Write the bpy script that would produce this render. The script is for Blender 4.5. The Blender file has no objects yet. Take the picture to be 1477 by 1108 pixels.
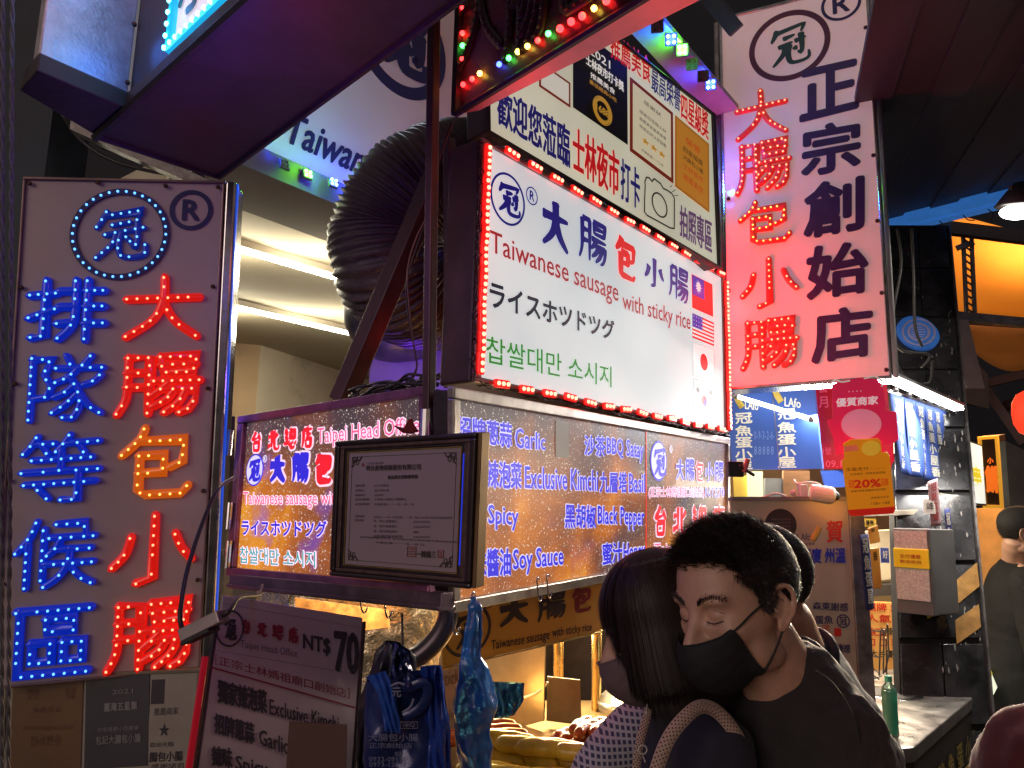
import bpy, bmesh, math, random
import numpy as np
from mathutils import Vector, Matrix
random.seed(7)
SC = bpy.context.scene
COL = SC.collection

# ------------------------------------------------------------------ camera
FPX, CX, CY = 1100.0, 738.5, 554.0
CAMZ = 1.75
up = np.array([147.0, 6564.0, -1100.0]); up /= np.linalg.norm(up)
fw = np.array([0.0, 0.0, -1.0]); fw = fw - up * fw.dot(up); fw /= np.linalg.norm(fw)
rt = np.cross(fw, up)
RW = np.array([rt, fw, up])                      # camera space -> world
cam_data = bpy.data.cameras.new('camera')
cam_data.sensor_width = 36.0
cam_data.lens = FPX / 1477.0 * 36.0
cam_data.clip_start = 0.05
cam_data.clip_end = 400
cam = bpy.data.objects.new('camera', cam_data)
COL.objects.link(cam)
cam.matrix_world = Matrix.Translation((0, 0, CAMZ)) @ Matrix(RW.tolist()).to_4x4()
SC.camera = cam

# ------------------------------------------------------------------ world, sun, exposure
world = bpy.data.worlds.new('World'); SC.world = world; world.use_nodes = True
wn = world.node_tree.nodes; wl = world.node_tree.links
bg = wn['Background']
sky = wn.new('ShaderNodeTexSky'); sky.sky_type = 'NISHITA'; sky.sun_disc = False
sky.sun_elevation = math.radians(4); sky.sun_rotation = math.radians(200)
mx = wn.new('ShaderNodeMix'); mx.data_type = 'RGBA'; mx.blend_type = 'ADD'
mx.inputs[0].default_value = 1.0
sc_ = wn.new('ShaderNodeMix'); sc_.data_type = 'RGBA'; sc_.blend_type = 'MULTIPLY'; sc_.inputs[0].default_value = 1.0
sc_.inputs[7].default_value = (0.04, 0.04, 0.05, 1)
wl.new(sky.outputs[0], sc_.inputs[6]); wl.new(sc_.outputs[2], mx.inputs[6])
mx.inputs[7].default_value = (1.12, 0.93, 0.88, 1)       # glow of the night market in the city air
wl.new(mx.outputs[2], bg.inputs[0]); bg.inputs[1].default_value = 0.092
sun_d = bpy.data.lights.new('sun', 'SUN'); sun_d.energy = 0.85; sun_d.angle = math.radians(40)  # soft sun lamp added as fill for the street glow at night
sun_d.color = (1.0, 0.78, 0.70)
sun = bpy.data.objects.new('sun', sun_d); COL.objects.link(sun)
sun.rotation_euler = Vector((0.62, 0.8, -0.10)).to_track_quat('-Z', 'Y').to_euler()
SC.view_settings.view_transform = 'Standard'; SC.view_settings.look = 'None'
SC.view_settings.exposure = 0.0; SC.view_settings.gamma = 1.0
SC.render.engine = 'CYCLES'
SC.cycles.max_bounces = 5; SC.cycles.diffuse_bounces = 3; SC.cycles.glossy_bounces = 3
SC.cycles.transmission_bounces = 5; SC.cycles.transparent_max_bounces = 12
SC.cycles.sample_clamp_indirect = 3.0; SC.cycles.caustics_reflective = False; SC.cycles.caustics_refractive = False
SC.cycles.use_light_tree = True

# ------------------------------------------------------------------ geometry helpers
CAMP = np.array([0, 0, CAMZ])
def ray(px, py):
    return RW @ np.array([(px - CX) / FPX, -(py - CY) / FPX, -1.0])
def pd(px, py, d): return CAMP + ray(px, py) * d
def pz(px, py, z):
    r = ray(px, py); return CAMP + r * ((z - CAMZ) / r[2])
def nrm(v): v = np.asarray(v, float); return v / np.linalg.norm(v)
def vp(x, y):
    r = ray(x, y); return nrm([r[0], r[1], 0])
DL, DR = vp(-572, 709), vp(1705, 762)            # the two horizontal directions of the stall (to the left rear, to the right rear)
UP = np.array([0, 0, 1.0])
def hit(px, py, p0, n):
    r = ray(px, py); return CAMP + r * (np.dot(np.asarray(p0) - CAMP, n) / np.dot(r, n))
def Hom(src, dst):
    A = []
    for (x, y), (X, Y) in zip(src, dst):
        A.append([x, y, 1, 0, 0, 0, -X * x, -X * y, -X]); A.append([0, 0, 0, x, y, 1, -Y * x, -Y * y, -Y])
    return np.linalg.svd(np.array(A, float))[2][-1].reshape(3, 3)

class Pan:
    """A flat sheet in space; u runs right, v runs down, h stands out towards the viewer."""
    def __init__(s, q, depth, name=''):
        H = Hom([(0, 0), (1, 0), (1, 1), (0, 1)], q)
        K = np.array([[1 / FPX, 0, -CX / FPX], [0, -1 / FPX, CY / FPX], [0, 0, -1.0]])
        M = K @ H
        c = M @ np.array([.5, .5, 1]); M = M * (-depth / c[2])
        M = RW @ M
        s.set(CAMP + M[:, 2], M[:, 0], M[:, 1])
        if name: print('PAN %-14s W %.2f H %.2f skew %.1f n %s O %s' % (name, s.W, s.H, math.degrees(math.asin(np.dot(nrm(s.U), nrm(s.V)))), np.round(s.n, 2), np.round(s.O, 2)))
    def set(s, O, U, V):
        s.O, s.U, s.V = np.array(O, float), np.array(U, float), np.array(V, float)
        s.W, s.H = np.linalg.norm(s.U), np.linalg.norm(s.V)
        n = nrm(np.cross(s.U, s.V)); s.n = n if np.dot(n, CAMP - s.O) > 0 else -n
        s.Mi = np.linalg.inv(np.array([s.U, s.V, s.n]).T)
        return s
    def pt(s, u, v, h=0.0): return s.O + s.U * u + s.V * v + s.n * h
    def uv(s, px, py):
        p = hit(px, py, s.O, s.n); a = s.Mi @ (p - s.O); return a[0], a[1]
    def P(s, px, py, h=0.0):
        u, v = s.uv(px, py); return s.pt(u, v, h)
def pan3(O, U, V): return Pan.__new__(Pan).set(O, U, V)
def panv(px, py, d, dirn, w, h):
    """upright sheet whose top left corner is seen at px, py, at depth d"""
    return pan3(pd(px, py, d), np.asarray(dirn) * w, -UP * h)

def seg(a, b):
    return np.linalg.norm(np.asarray(a) - np.asarray(b))

class MB:
    def __init__(s): s.v = []; s.f = []; s.m = []; s.cut = []
    def add(s, vs, fs, mi=0):
        o = len(s.v); s.v += [tuple(map(float, x)) for x in vs]; s.f += [tuple(i + o for i in f) for f in fs]; s.m += [mi] * len(fs)
        return s
    def hexa(s, c, mi=0):   # c: 4 bottom then 4 top
        return s.add(c, [(3, 2, 1, 0), (4, 5, 6, 7), (0, 1, 5, 4), (1, 2, 6, 5), (2, 3, 7, 6), (3, 0, 4, 7)], mi)
    def pbox(s, p, u0, v0, u1, v1, h0, h1, mi=0):
        return s.hexa([p.pt(u0, v0, h0), p.pt(u1, v0, h0), p.pt(u1, v1, h0), p.pt(u0, v1, h0),
                       p.pt(u0, v0, h1), p.pt(u1, v0, h1), p.pt(u1, v1, h1), p.pt(u0, v1, h1)], mi)
    def box(s, c, sx, sy, sz, ax=None, mi=0):
        c = np.asarray(c, float); X, Y, Z = (np.eye(3) if ax is None else [np.asarray(a) for a in ax])
        X = X * sx / 2; Y = Y * sy / 2; Z = Z * sz / 2
        return s.hexa([c - X - Y - Z, c + X - Y - Z, c + X + Y - Z, c - X + Y - Z, c - X - Y + Z, c + X - Y + Z, c + X + Y + Z, c - X + Y + Z], mi)
    def prism(s, pts, off, mi=0):
        n = len(pts); off = np.asarray(off)
        vs = [np.asarray(p) for p in pts] + [np.asarray(p) + off for p in pts]
        return s.add(vs, [tuple(range(n - 1, -1, -1)), tuple(range(n, 2 * n))] + [(i, (i + 1) % n, n + (i + 1) % n, n + i) for i in range(n)], mi)
    def frame(s, p, u0, v0, u1, v1, tu, tv, h0, h1, mi=0):
        s.pbox(p, u0, v0, u1, v0 + tv, h0, h1, mi); s.pbox(p, u0, v1 - tv, u1, v1, h0, h1, mi)
        s.pbox(p, u0, v0 + tv, u0 + tu, v1 - tv, h0, h1 - .0006, mi); s.pbox(p, u1 - tu, v0 + tv, u1, v1 - tv, h0, h1 - .0006, mi)
        return s
    def tube(s, path, r, n=8, flat=None, caps=True, mi=0):
        """flat=(normal, half height): an oval cross-section lying on a sheet"""
        P = [np.asarray(p, float) for p in path]; m = len(P)
        rs = r if hasattr(r, '__len__') else [r] * m
        base = len(s.v); prev = None
        for i in range(m):
            t = P[min(i + 1, m - 1)] - P[max(i - 1, 0)]
            if np.linalg.norm(t) < 1e-9: t = np.array([0, 0, 1.0])
            t = nrm(t)
            if flat is not None: N = nrm(flat[0]); B = nrm(np.cross(t, N)); hh = flat[1]
            else:
                if prev is None:
                    a = np.array([0, 0, 1.0]) if abs(t[2]) < .9 else np.array([1.0, 0, 0])
                else: a = prev
                N = nrm(a - t * np.dot(a, t)); prev = N; B = np.cross(t, N); hh = rs[i]
            k = 1.0
            if 0 < i < m - 1:
                a1 = nrm(P[i] - P[i - 1]); a2 = nrm(P[i + 1] - P[i]); k = 1 / max(.6, math.sqrt(max(0.0, (1 + np.dot(a1, a2)) / 2)))
            for j in range(n):
                an = 2 * math.pi * j / n
                s.v.append(tuple(P[i] + B * (math.cos(an) * rs[i] * (k if flat is not None else 1)) + N * (math.sin(an) * hh)))
        fs = [(base + i * n + j, base + i * n + (j + 1) % n, base + (i + 1) * n + (j + 1) % n, base + (i + 1) * n + j) for i in range(m - 1) for j in range(n)]
        if caps: fs += [tuple(base + j for j in range(n - 1, -1, -1)), tuple(base + (m - 1) * n + j for j in range(n))]
        s.f += fs; s.m += [mi] * len(fs); return s
    def ball(s, c, r, nu=6, nv=4, sc=(1, 1, 1), ax=None, mi=0):
        c = np.asarray(c, float); A = np.eye(3) if ax is None else np.array(ax)
        vs = [c + A.T @ (np.array([0, 0, 1.0]) * r * np.array(sc))]
        for i in range(1, nv):
            th = math.pi * i / nv
            for j in range(nu):
                ph = 2 * math.pi * j / nu
                vs.append(c + A.T @ (np.array([math.sin(th) * math.cos(ph), math.sin(th) * math.sin(ph), math.cos(th)]) * r * np.array(sc)))
        vs.append(c - A.T @ (np.array([0, 0, 1.0]) * r * np.array(sc)))
        fs = [(0, 1 + j, 1 + (j + 1) % nu) for j in range(nu)]
        for i in range(nv - 2):
            a = 1 + i * nu; b = a + nu
            fs += [(a + j, b + j, b + (j + 1) % nu, a + (j + 1) % nu) for j in range(nu)]
        a = 1 + (nv - 2) * nu; e = len(vs) - 1
        fs += [(a + j, e, a + (j + 1) % nu) for j in range(nu)]
        return s.add(vs, fs, mi)
    def lathe(s, c, prof, n=20, ax=None, mi=0):
        c = np.asarray(c, float); A = np.eye(3) if ax is None else np.array(ax); o = len(s.v)
        for r, z in prof:
            for j in range(n):
                an = 2 * math.pi * j / n
                s.v.append(tuple(c + A.T @ np.array([r * math.cos(an), r * math.sin(an), z])))
        m = len(prof)
        fs = [(o + i * n + j, o + i * n + (j + 1) % n, o + (i + 1) * n + (j + 1) % n, o + (i + 1) * n + j) for i in range(m - 1) for j in range(n)]
        s.f += fs; s.m += [mi] * len(fs); return s
    def disc(s, p, u, v, r, h=0.0, n=32, a=1.0, mi=0):
        vs = [p.pt(u + math.cos(2 * math.pi * i / n) * r * a / p.W, v + math.sin(2 * math.pi * i / n) * r / p.H, h) for i in range(n)]
        return s.add(vs, [tuple(range(n))], mi)
    def ring(s, p, u, v, r, w, h0, h1, n=48, a=1.0, mi=0):
        vs = []
        for i in range(n):
            c, d = math.cos(2 * math.pi * i / n), math.sin(2 * math.pi * i / n)
            for (rr, h) in ((r + w / 2, h0), (r + w / 2, h1), (r - w / 2, h1), (r - w / 2, h0)):
                vs.append(p.pt(u + c * rr * a / p.W, v + d * rr / p.H, h))
        fs = []
        for i in range(n):
            k = (i + 1) % n
            for q in range(3): fs.append((i * 4 + q, k * 4 + q, k * 4 + q + 1, i * 4 + q + 1))
        return s.add(vs, fs, mi)
    def sheet(s, f, nu, nv, mi=0):
        vs = [f(i / nu, j / nv) for j in range(nv + 1) for i in range(nu + 1)]
        return s.add(vs, [(j * (nu + 1) + i, j * (nu + 1) + i + 1, (j + 1) * (nu + 1) + i + 1, (j + 1) * (nu + 1) + i) for j in range(nv) for i in range(nu)], mi)
    def build(s, name, mat, parent=None, smooth=False, bevel=0, sub=0, thick=0, kind=None, label=None, ccw=True):
        if name in ('lettering', 'lettering_outline') and len(s.cut) > 1 and kind is None:      # one object for each line of writing
            st = sorted(set(s.cut) | {(0, 0)}) + [(len(s.v), len(s.f))]; first = None
            for (v0, f0), (v1, f1) in zip(st, st[1:]):
                if f1 <= f0: continue
                q = MB(); q.v = s.v[v0:v1]; q.f = [tuple(i - v0 for i in f) for f in s.f[f0:f1]]; q.m = s.m[f0:f1]
                o = q.build(name, mat, parent, smooth, bevel, sub, thick, None, label, ccw); first = first or o
            return first
        me = bpy.data.meshes.new(name)
        wp = np.zeros(3)
        if parent is not None: wp = np.array(WLOC.get(parent.name, (0, 0, 0)))
        me.from_pydata([tuple(np.array(v) - wp) for v in s.v], [], s.f)
        for m in (mat if isinstance(mat, (list, tuple)) else [mat]): me.materials.append(m)
        if any(s.m): me.polygons.foreach_set('material_index', s.m)
        if ccw:
            bm = bmesh.new(); bm.from_mesh(me); bmesh.ops.recalc_face_normals(bm, faces=bm.faces); bm.to_mesh(me); bm.free()
        if smooth: me.polygons.foreach_set('use_smooth', [True] * len(me.polygons))
        me.update()
        o = bpy.data.objects.new(name, me); COL.objects.link(o)
        if parent is not None: o.parent = parent; WLOC[o.name] = tuple(wp)
        if thick: q = o.modifiers.new('s', 'SOLIDIFY'); q.thickness = thick; q.offset = 0
        if bevel: q = o.modifiers.new('b', 'BEVEL'); q.width = bevel; q.segments = 2; q.limit_method = 'ANGLE'
        if sub: q = o.modifiers.new('u', 'SUBSURF'); q.levels = sub; q.render_levels = sub
        if kind: o['kind'] = kind
        if label: o['label'] = label
        return o
WLOC = {}
def thing(name, label, cat, loc, group=None):
    o = bpy.data.objects.new(name, None); o.empty_display_size = .1; COL.objects.link(o)
    o.location = tuple(map(float, loc)); WLOC[o.name] = tuple(map(float, loc))
    o['label'] = label; o['category'] = cat
    if group: o['group'] = group
    return o
def tag(o, label=None, cat=None, group=None, kind=None):
    if label: o['label'] = label
    if cat: o['category'] = cat
    if group: o['group'] = group
    if kind: o['kind'] = kind
    return o

# ------------------------------------------------------------------ materials
def srgb(r, g, b):
    f = lambda c: (c / 255) / 12.92 if c <= 10 else ((c / 255 + .055) / 1.055) ** 2.4
    return (f(r), f(g), f(b))
def mat(name, col, rough=.6, metal=0.0, emit=None, es=1.0, var=.18, scale=9.0, bump=.0, bscale=60.0, bdist=.01, spec=.5, coat=0.0, dirt=0.0, alpha=1.0, trans=0.0, stretch=None, sheen=0.0):
    m = bpy.data.materials.new(name); m.use_nodes = True
    N, L = m.node_tree.nodes, m.node_tree.links; b = N['Principled BSDF']
    b.inputs['Roughness'].default_value = rough; b.inputs['Metallic'].default_value = metal
    b.inputs['Specular IOR Level'].default_value = spec; b.inputs['Coat Weight'].default_value = coat
    b.inputs['Alpha'].default_value = alpha; b.inputs['Transmission Weight'].default_value = trans
    if sheen: b.inputs['Sheen Weight'].default_value = sheen
    tc = N.new('ShaderNodeTexCoord'); src = tc.outputs['Object']
    if stretch:
        mp = N.new('ShaderNodeMapping'); mp.inputs['Scale'].default_value = stretch; L.new(src, mp.inputs[0]); src = mp.outputs[0]
    if var > 0 or dirt > 0:
        n1 = N.new('ShaderNodeTexNoise'); n1.inputs['Scale'].default_value = scale; n1.inputs['Detail'].default_value = 6; n1.inputs['Roughness'].default_value = .62
        L.new(src, n1.inputs['Vector'])
        rp = N.new('ShaderNodeValToRGB'); e = rp.color_ramp.elements
        e[0].position = .32; e[1].position = .68
        lo = [c * (1 - var) for c in col]; hi = [min(1, c * (1 + var * .6)) for c in col]
        e[0].color = (*lo, 1); e[1].color = (*hi, 1); L.new(n1.outputs[0], rp.inputs[0]); out = rp.outputs[0]
        if dirt > 0:
            n2 = N.new('ShaderNodeTexNoise'); n2.inputs['Scale'].default_value = scale * .45; n2.inputs['Detail'].default_value = 9; n2.inputs['Roughness'].default_value = .75
            L.new(src, n2.inputs['Vector'])
            r2 = N.new('ShaderNodeValToRGB'); r2.color_ramp.elements[0].position = .52; r2.color_ramp.elements[1].position = .72
            L.new(n2.outputs[0], r2.inputs[0])
            mm = N.new('ShaderNodeMix'); mm.data_type = 'RGBA'; mu = N.new('ShaderNodeMath'); mu.operation = 'MULTIPLY'; mu.inputs[1].default_value = dirt
            L.new(r2.outputs[0], mu.inputs[0]); L.new(mu.outputs[0], mm.inputs[0]); L.new(out, mm.inputs[6]); mm.inputs[7].default_value = (.06, .045, .035, 1); out = mm.outputs[2]
        L.new(out, b.inputs['Base Color'])
        ma = N.new('ShaderNodeMapRange'); ma.inputs['To Min'].default_value = max(0, rough - .12); ma.inputs['To Max'].default_value = min(1, rough + .15)
        L.new(n1.outputs[0], ma.inputs[0]); L.new(ma.outputs[0], b.inputs['Roughness'])
    else: b.inputs['Base Color'].default_value = (*col, 1)
    if bump > 0:
        n3 = N.new('ShaderNodeTexNoise'); n3.inputs['Scale'].default_value = bscale; n3.inputs['Detail'].default_value = 5; L.new(src, n3.inputs['Vector'])
        bp = N.new('ShaderNodeBump'); bp.inputs['Strength'].default_value = bump; bp.inputs['Distance'].default_value = bdist
        L.new(n3.outputs[0], bp.inputs['Height']); L.new(bp.outputs[0], b.inputs['Normal'])
    if emit is not None:
        b.inputs['Emission Color'].default_value = (*emit, 1); b.inputs['Emission Strength'].default_value = es
    return m
MC = {}
def pr(r, g, b, e=0.0, rough=.45, **k):
    """printed or painted colour given as sRGB; e is its emission, on backlit signs and plain cards alike"""
    key = (r, g, b, e, rough)
    if key not in MC:
        c = srgb(r, g, b)
        MC[key] = mat('print_%d_%d_%d' % (r, g, b), tuple(min(.8, x) for x in c), rough, emit=c if e else None, es=e, var=.06, **k)
    return MC[key]

# ------------------------------------------------------------------ lettering
TC = {}
def glyphs(s):
    if s not in TC:
        c = bpy.data.curves.new('t', 'FONT'); c.body = s; c.fill_mode = 'FRONT'; c.resolution_u = 2
        o = bpy.data.objects.new('t', c); m = o.to_mesh()
        V = np.array([v.co[:] for v in m.vertices]); F = [tuple(p.vertices) for p in m.polygons]
        o.to_mesh_clear(); bpy.data.objects.remove(o); bpy.data.curves.remove(c)
        lo, hi = V.min(0), V.max(0)
        TC[s] = (V, F, lo, hi)
    return TC[s]
def line(mb, p, s, a, b, bold=0.0, h=.002, mi=0, shear=0.0):
    """a=(x, ytop, ybottom) and b=(x, ytop, ybottom): the two ends of a line of writing as seen on the sheet; bold in units of letter height"""
    V, F, lo, hi = glyphs(s)
    if isinstance(a[1], tuple): c = [p.uv(*q) for q in a + b]
    else: c = [p.uv(a[0], a[1]), p.uv(a[0], a[2]), p.uv(b[0], b[1]), p.uv(b[0], b[2])]
    A, B, C, D = [np.array(q) for q in c]
    put(mb, p, s, A, B, C, D, bold, h, mi, shear)
def put(mb, p, s, A, B, C, D, bold, h, mi, shear=0.0):
    mb.cut.append((len(mb.v), len(mb.f)))
    V, F, lo, hi = glyphs(s)
    w, hh = hi[0] - lo[0], hi[1] - lo[1]
    mets = seg(p.pt(*A), p.pt(*B)) / hh; metw = seg(p.pt(*A), p.pt(*C)) / w
    ring = [(0, 0)] if bold <= 0 else [(math.cos(k * math.pi / 4 + .2), math.sin(k * math.pi / 4 + .2)) for k in range(8)] + [(0, 0)]
    f0, k0 = 0.0, 0
    r = bold * hh
    for k, (dx, dy) in enumerate(ring):
        vs = []
        for x, y, _ in V:
            y2 = (y - lo[1]); x2 = x - lo[0] + shear * y2
            X = (x2 + dx * r * mets / metw) / w; Y = 1 - (y2 + dy * r) / hh
            q = A * (1 - X) * (1 - Y) + C * X * (1 - Y) + B * (1 - X) * Y + D * X * Y
            vs.append(p.pt(q[0], q[1], h + k * .00006))
        mb.add(vs, F, mi)
def char(mb, p, s, x0, y0, x1, y1, bold=0.0, h=.002, mi=0):
    """one sign by its upright box as seen on the sheet"""
    xc, yc = (x0 + x1) / 2, (y0 + y1) / 2
    u0, u1 = p.uv(x0, yc)[0], p.uv(x1, yc)[0]; v0, v1 = p.uv(xc, y0)[1], p.uv(xc, y1)[1]
    q = [np.array(t) for t in ((u0, v0), (u0, v1), (u1, v0), (u1, v1))]
    put(mb, p, s, *q, bold, h, mi)

STR = {
 '大': '4,36 96,33|~50,2 50,36 38,68 5,95|~50,40 66,70 95,95',
 '腸': '~12,5 12,60 9,80 2,97|12,5 38,5 38,97|12,30 38,30|12,54 38,54|50,4 94,4 90,30 54,30 50,4|52,17 92,17|44,44 98,44|~62,46 54,56 42,68|56,58 95,58 92,80 86,92 76,97|~68,60 60,74 44,86|~82,60 74,80 58,96',
 '包': '~33,3 26,18 4,38|28,20 90,20 88,50 72,57|28,40 62,40 62,64 28,64|28,40 28,88 38,94 88,94 97,84',
 '小': '52,3 52,90 34,96|~24,32 18,55 4,72|~78,30 86,50 98,66',
 '排': '0,25 34,22|20,2 20,92 4,94|0,62 34,48|~60,2 60,60 54,80 40,96|40,18 60,18|40,44 60,44|38,72 58,70|76,2 76,98|76,18 98,18|76,44 98,44|76,72 100,72',
 '隊': '6,4 6,98|6,6 30,6 22,30 32,48 26,64 12,66|50,2 56,14|82,2 72,16|38,20 98,20|~66,20 54,34 38,42|~54,34 66,50 71,75 62,96 50,96|~62,46 50,58 38,64|~66,60 52,76 36,88|~96,32 86,42 76,46|~70,60 82,78 98,90',
 '等': '~16,2 8,16 0,26|12,12 38,12|22,14 30,26|~58,0 50,14 42,24|56,12 96,10|70,14 78,26|12,36 88,34|48,24 48,52|0,54 98,52|4,72 94,70|72,56 72,96 52,96|22,80 34,93',
 '候': '~24,2 16,24 0,46|14,34 14,98|34,14 34,88|50,6 86,6 86,26|42,26 98,26|~56,28 50,42 40,52|48,44 94,44|38,65 98,65|~68,44 66,66 54,86 38,98|~68,66 80,84 98,96',
 '區': '0,4 98,4|4,4 4,98 98,98|40,17 78,17 78,35 40,35 40,17|22,52 48,52 48,80 22,80 22,52|64,52 90,52 90,80 64,80 64,52',
 '冠': '~24,12 18,24 8,40|20,20 90,8 80,26|36,36 66,30|24,54 60,46|~42,54 36,72 10,96|~52,50 48,72 54,92 78,94 97,88 97,72|64,46 92,40|~80,28 82,62 78,76 72,68|62,58 70,66',
 '台': '~48,4 36,22 20,40 62,34|~64,20 74,32 84,46|28,56 72,54 68,92 32,92 28,56',
 '北': '~38,6 38,60 36,84|10,36 36,32|~6,80 24,74 40,62|~86,20 72,36 62,42|~60,6 60,76 66,90 90,90 94,74',
 '總': '~24,4 14,22 28,24 12,46 34,42|~24,46 24,80|8,62 12,80|36,60 40,74|~64,2 58,12|48,14 88,14 88,48 48,48 48,14|~70,16 60,32 78,40|~46,70 42,84|~56,66 58,88 78,90 84,80|66,64 72,74|88,64 96,76',
 '店': '50,2 54,12|20,18 90,14|~22,18 20,60 8,94|54,24 54,52|54,38 82,36|38,58 80,56 76,90 42,90 38,58',
}
def smooth_path(P, k=5):
    P = [np.array(q, float) for q in P]; out = []
    for i in range(len(P) - 1):
        p0 = P[max(i - 1, 0)]; p1 = P[i]; p2 = P[i + 1]; p3 = P[min(i + 2, len(P) - 1)]
        for t in range(k):
            t = t / k
            out.append(.5 * ((2 * p1) + (-p0 + p2) * t + (2 * p0 - 5 * p1 + 4 * p2 - p3) * t * t + (-p0 + 3 * p1 - 3 * p2 + p3) * t ** 3))
    out.append(P[-1]); return out
def strokes(ch):
    for s in STR[ch].split('|'):
        sm = s[0] == '~'; P = [tuple(float(c) / 100 for c in q.split(',')) for q in s.lstrip('~').split()]
        yield smooth_path(P) if sm else [np.array(q) for q in P]
def quadof(p, x0, y0, x1, y1):
    xc, yc = (x0 + x1) / 2, (y0 + y1) / 2
    return p.uv(x0, yc)[0], p.uv(xc, y0)[1], p.uv(x1, yc)[0], p.uv(xc, y1)[1]
def resample(P3, step):
    d = [0.0]
    for a, b in zip(P3, P3[1:]): d.append(d[-1] + seg(a, b))
    n = max(1, round(d[-1] / step)); out = []
    for k in range(n + 1):
        t = d[-1] * k / n; i = max(j for j in range(len(d)) if d[j] <= t + 1e-9); i = min(i, len(P3) - 2)
        f = (t - d[i]) / max(1e-9, d[i + 1] - d[i]); out.append(P3[i] * (1 - f) + P3[i + 1] * f)
    return out
def led_char(body, dots, p, ch, box, w, hh, step, r, keep=1.0):
    u0, v0, u1, v1 = quadof(p, *box)
    placed = []
    for k, S in enumerate(strokes(ch)):
        P3 = [p.pt(u0 + (u1 - u0) * q[0], v0 + (v1 - v0) * q[1], .004 + k * .0003) for q in S]
        # lengthen the ends for the rounded stroke ends
        a = nrm(P3[0] - P3[1]) * w; b = nrm(P3[-1] - P3[-2]) * w
        Q = [P3[0] + a, P3[0] + a * .6] + P3 + [P3[-1] + b * .6, P3[-1] + b]
        rr = [w * .35, w * .85] + [w] * len(P3) + [w * .85, w * .35]
        body.tube(Q, rr, 8, flat=(p.n, hh))
        if dots is not None:
            for q in resample([x + p.n * (hh + .0005) for x in P3], step):
                if all(seg(q, z) > step * .6 for z in placed):
                    placed.append(q)
                    if random.random() < keep: dots.ball(q, r, 6, 4)
def brush(mb, p, ch, box, w, h=.002, mi=0, taper=.55, quad=None):
    """flat brush writing"""
    mb.cut.append((len(mb.v), len(mb.f)))
    if quad is None:
        u0, v0, u1, v1 = quadof(p, *box); A, B, C, D = [np.array(t) for t in ((u0, v0), (u0, v1), (u1, v0), (u1, v1))]
    else:
        a, b = quad; A, B, C, D = [np.array(p.uv(*t)) for t in ((a[0], a[1]), (a[0], a[2]), (b[0], b[1]), (b[0], b[2]))]
    for k, S in enumerate(strokes(ch)):
        P3 = []
        S2 = resample([np.array([q[0], q[1], 0]) for q in S], .05)
        for q in S2:
            X, Y = q[0], q[1]; t = A * (1 - X) * (1 - Y) + C * X * (1 - Y) + B * (1 - X) * Y + D * X * Y
            P3.append(p.pt(t[0], t[1], h + k * .00012))
        n = len(P3); vs = []
        for i, q in enumerate(P3):
            t = P3[min(i + 1, n - 1)] - P3[max(i - 1, 0)]; sd = nrm(np.cross(t, p.n)); f = i / max(1, n - 1)
            ww = w * (1 - taper * f ** 2) * (1.15 if i in (0, 1) else 1) * (1 + .25 * abs(np.dot(nrm(t), nrm(p.V))))
            if i in (0, n - 1): ww *= .7
            vs += [q - sd * ww, q + sd * ww]
        mb.add(vs, [(2 * i, 2 * i + 1, 2 * i + 3, 2 * i + 2) for i in range(n - 1)], mi)
def reg_mark(mb, p, cx, cy, r, h=.0025, mi=0, w=.0025):
    """the R in a circle; r in picture units measured upright"""
    u, v = p.uv(cx, cy); R = seg(p.pt(u, v), p.P(cx, cy - r)); mb.cut.append((len(mb.v), len(mb.f)))
    mb.ring(p, u, v, R, w * 2, h - .0005, h, 32, mi=mi)
    du, dv = R * .42 / p.W, R * .55 / p.H
    put(mb, p, 'R', *[np.array(t) for t in ((u - du, v - dv), (u - du, v + dv), (u + du, v - dv), (u + du, v + dv))], .04, h, mi)
def radius(p, cx, cy, r):
    return seg(p.P(cx, cy), p.P(cx, cy - r))

def plight(name, loc, col, e, r=.03, parent=None, spot=None, aim=None):
    l = bpy.data.lights.new(name, 'SPOT' if spot else 'POINT'); l.energy = e; l.color = col; l.shadow_soft_size = r
    if spot: l.spot_size = math.radians(spot); l.spot_blend = .7
    o = bpy.data.objects.new(name, l); COL.objects.link(o); o.location = tuple(map(float, loc))
    if aim is not None: o.rotation_euler = Vector(tuple(np.asarray(aim) - np.asarray(loc))).to_track_quat('-Z', 'Y').to_euler()
    return o
def alight(name, loc, aim, sx, sy, col, e, spread=None):
    l = bpy.data.lights.new(name, 'AREA'); l.shape = 'RECTANGLE'; l.size = sx; l.size_y = sy; l.energy = e; l.color = col
    if spread: l.spread = math.radians(spread)
    o = bpy.data.objects.new(name, l); COL.objects.link(o); o.location = tuple(map(float, loc))
    o.rotation_euler = Vector(tuple(np.asarray(aim) - np.asarray(loc))).to_track_quat('-Z', 'Y').to_euler(); return o


# ------------------------------------------------------------------ shared materials
M_steel = mat('brushed_steel', (.42, .41, .40), .32, .9, var=.25, scale=30, bump=.05, bscale=200, dirt=.35, stretch=(1, 1, .15))
M_steel_d = mat('worn_steel', (.22, .20, .19), .42, .85, var=.4, scale=22, bump=.15, dirt=.6)
M_chrome = mat('chrome_trim', (.62, .60, .60), .18, 1.0, var=.15, scale=20, dirt=.3)
M_dark = mat('dark_painted_steel', (.035, .026, .026), .5, .3, var=.35, scale=14, bump=.12, dirt=.3)
M_brown = mat('brown_painted_steel', (.07, .035, .032), .5, .2, var=.3, scale=14, bump=.1, dirt=.4)
M_black = mat('black_rubber', (.012, .012, .013), .5, var=.2)
M_cable = mat('black_cable', (.02, .018, .018), .45, var=.2)
M_signface = mat('sign_acrylic_face', (.46, .37, .34), .35, var=.14, scale=2.2, bump=.03, bscale=14, dirt=.22, coat=.25)
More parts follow.
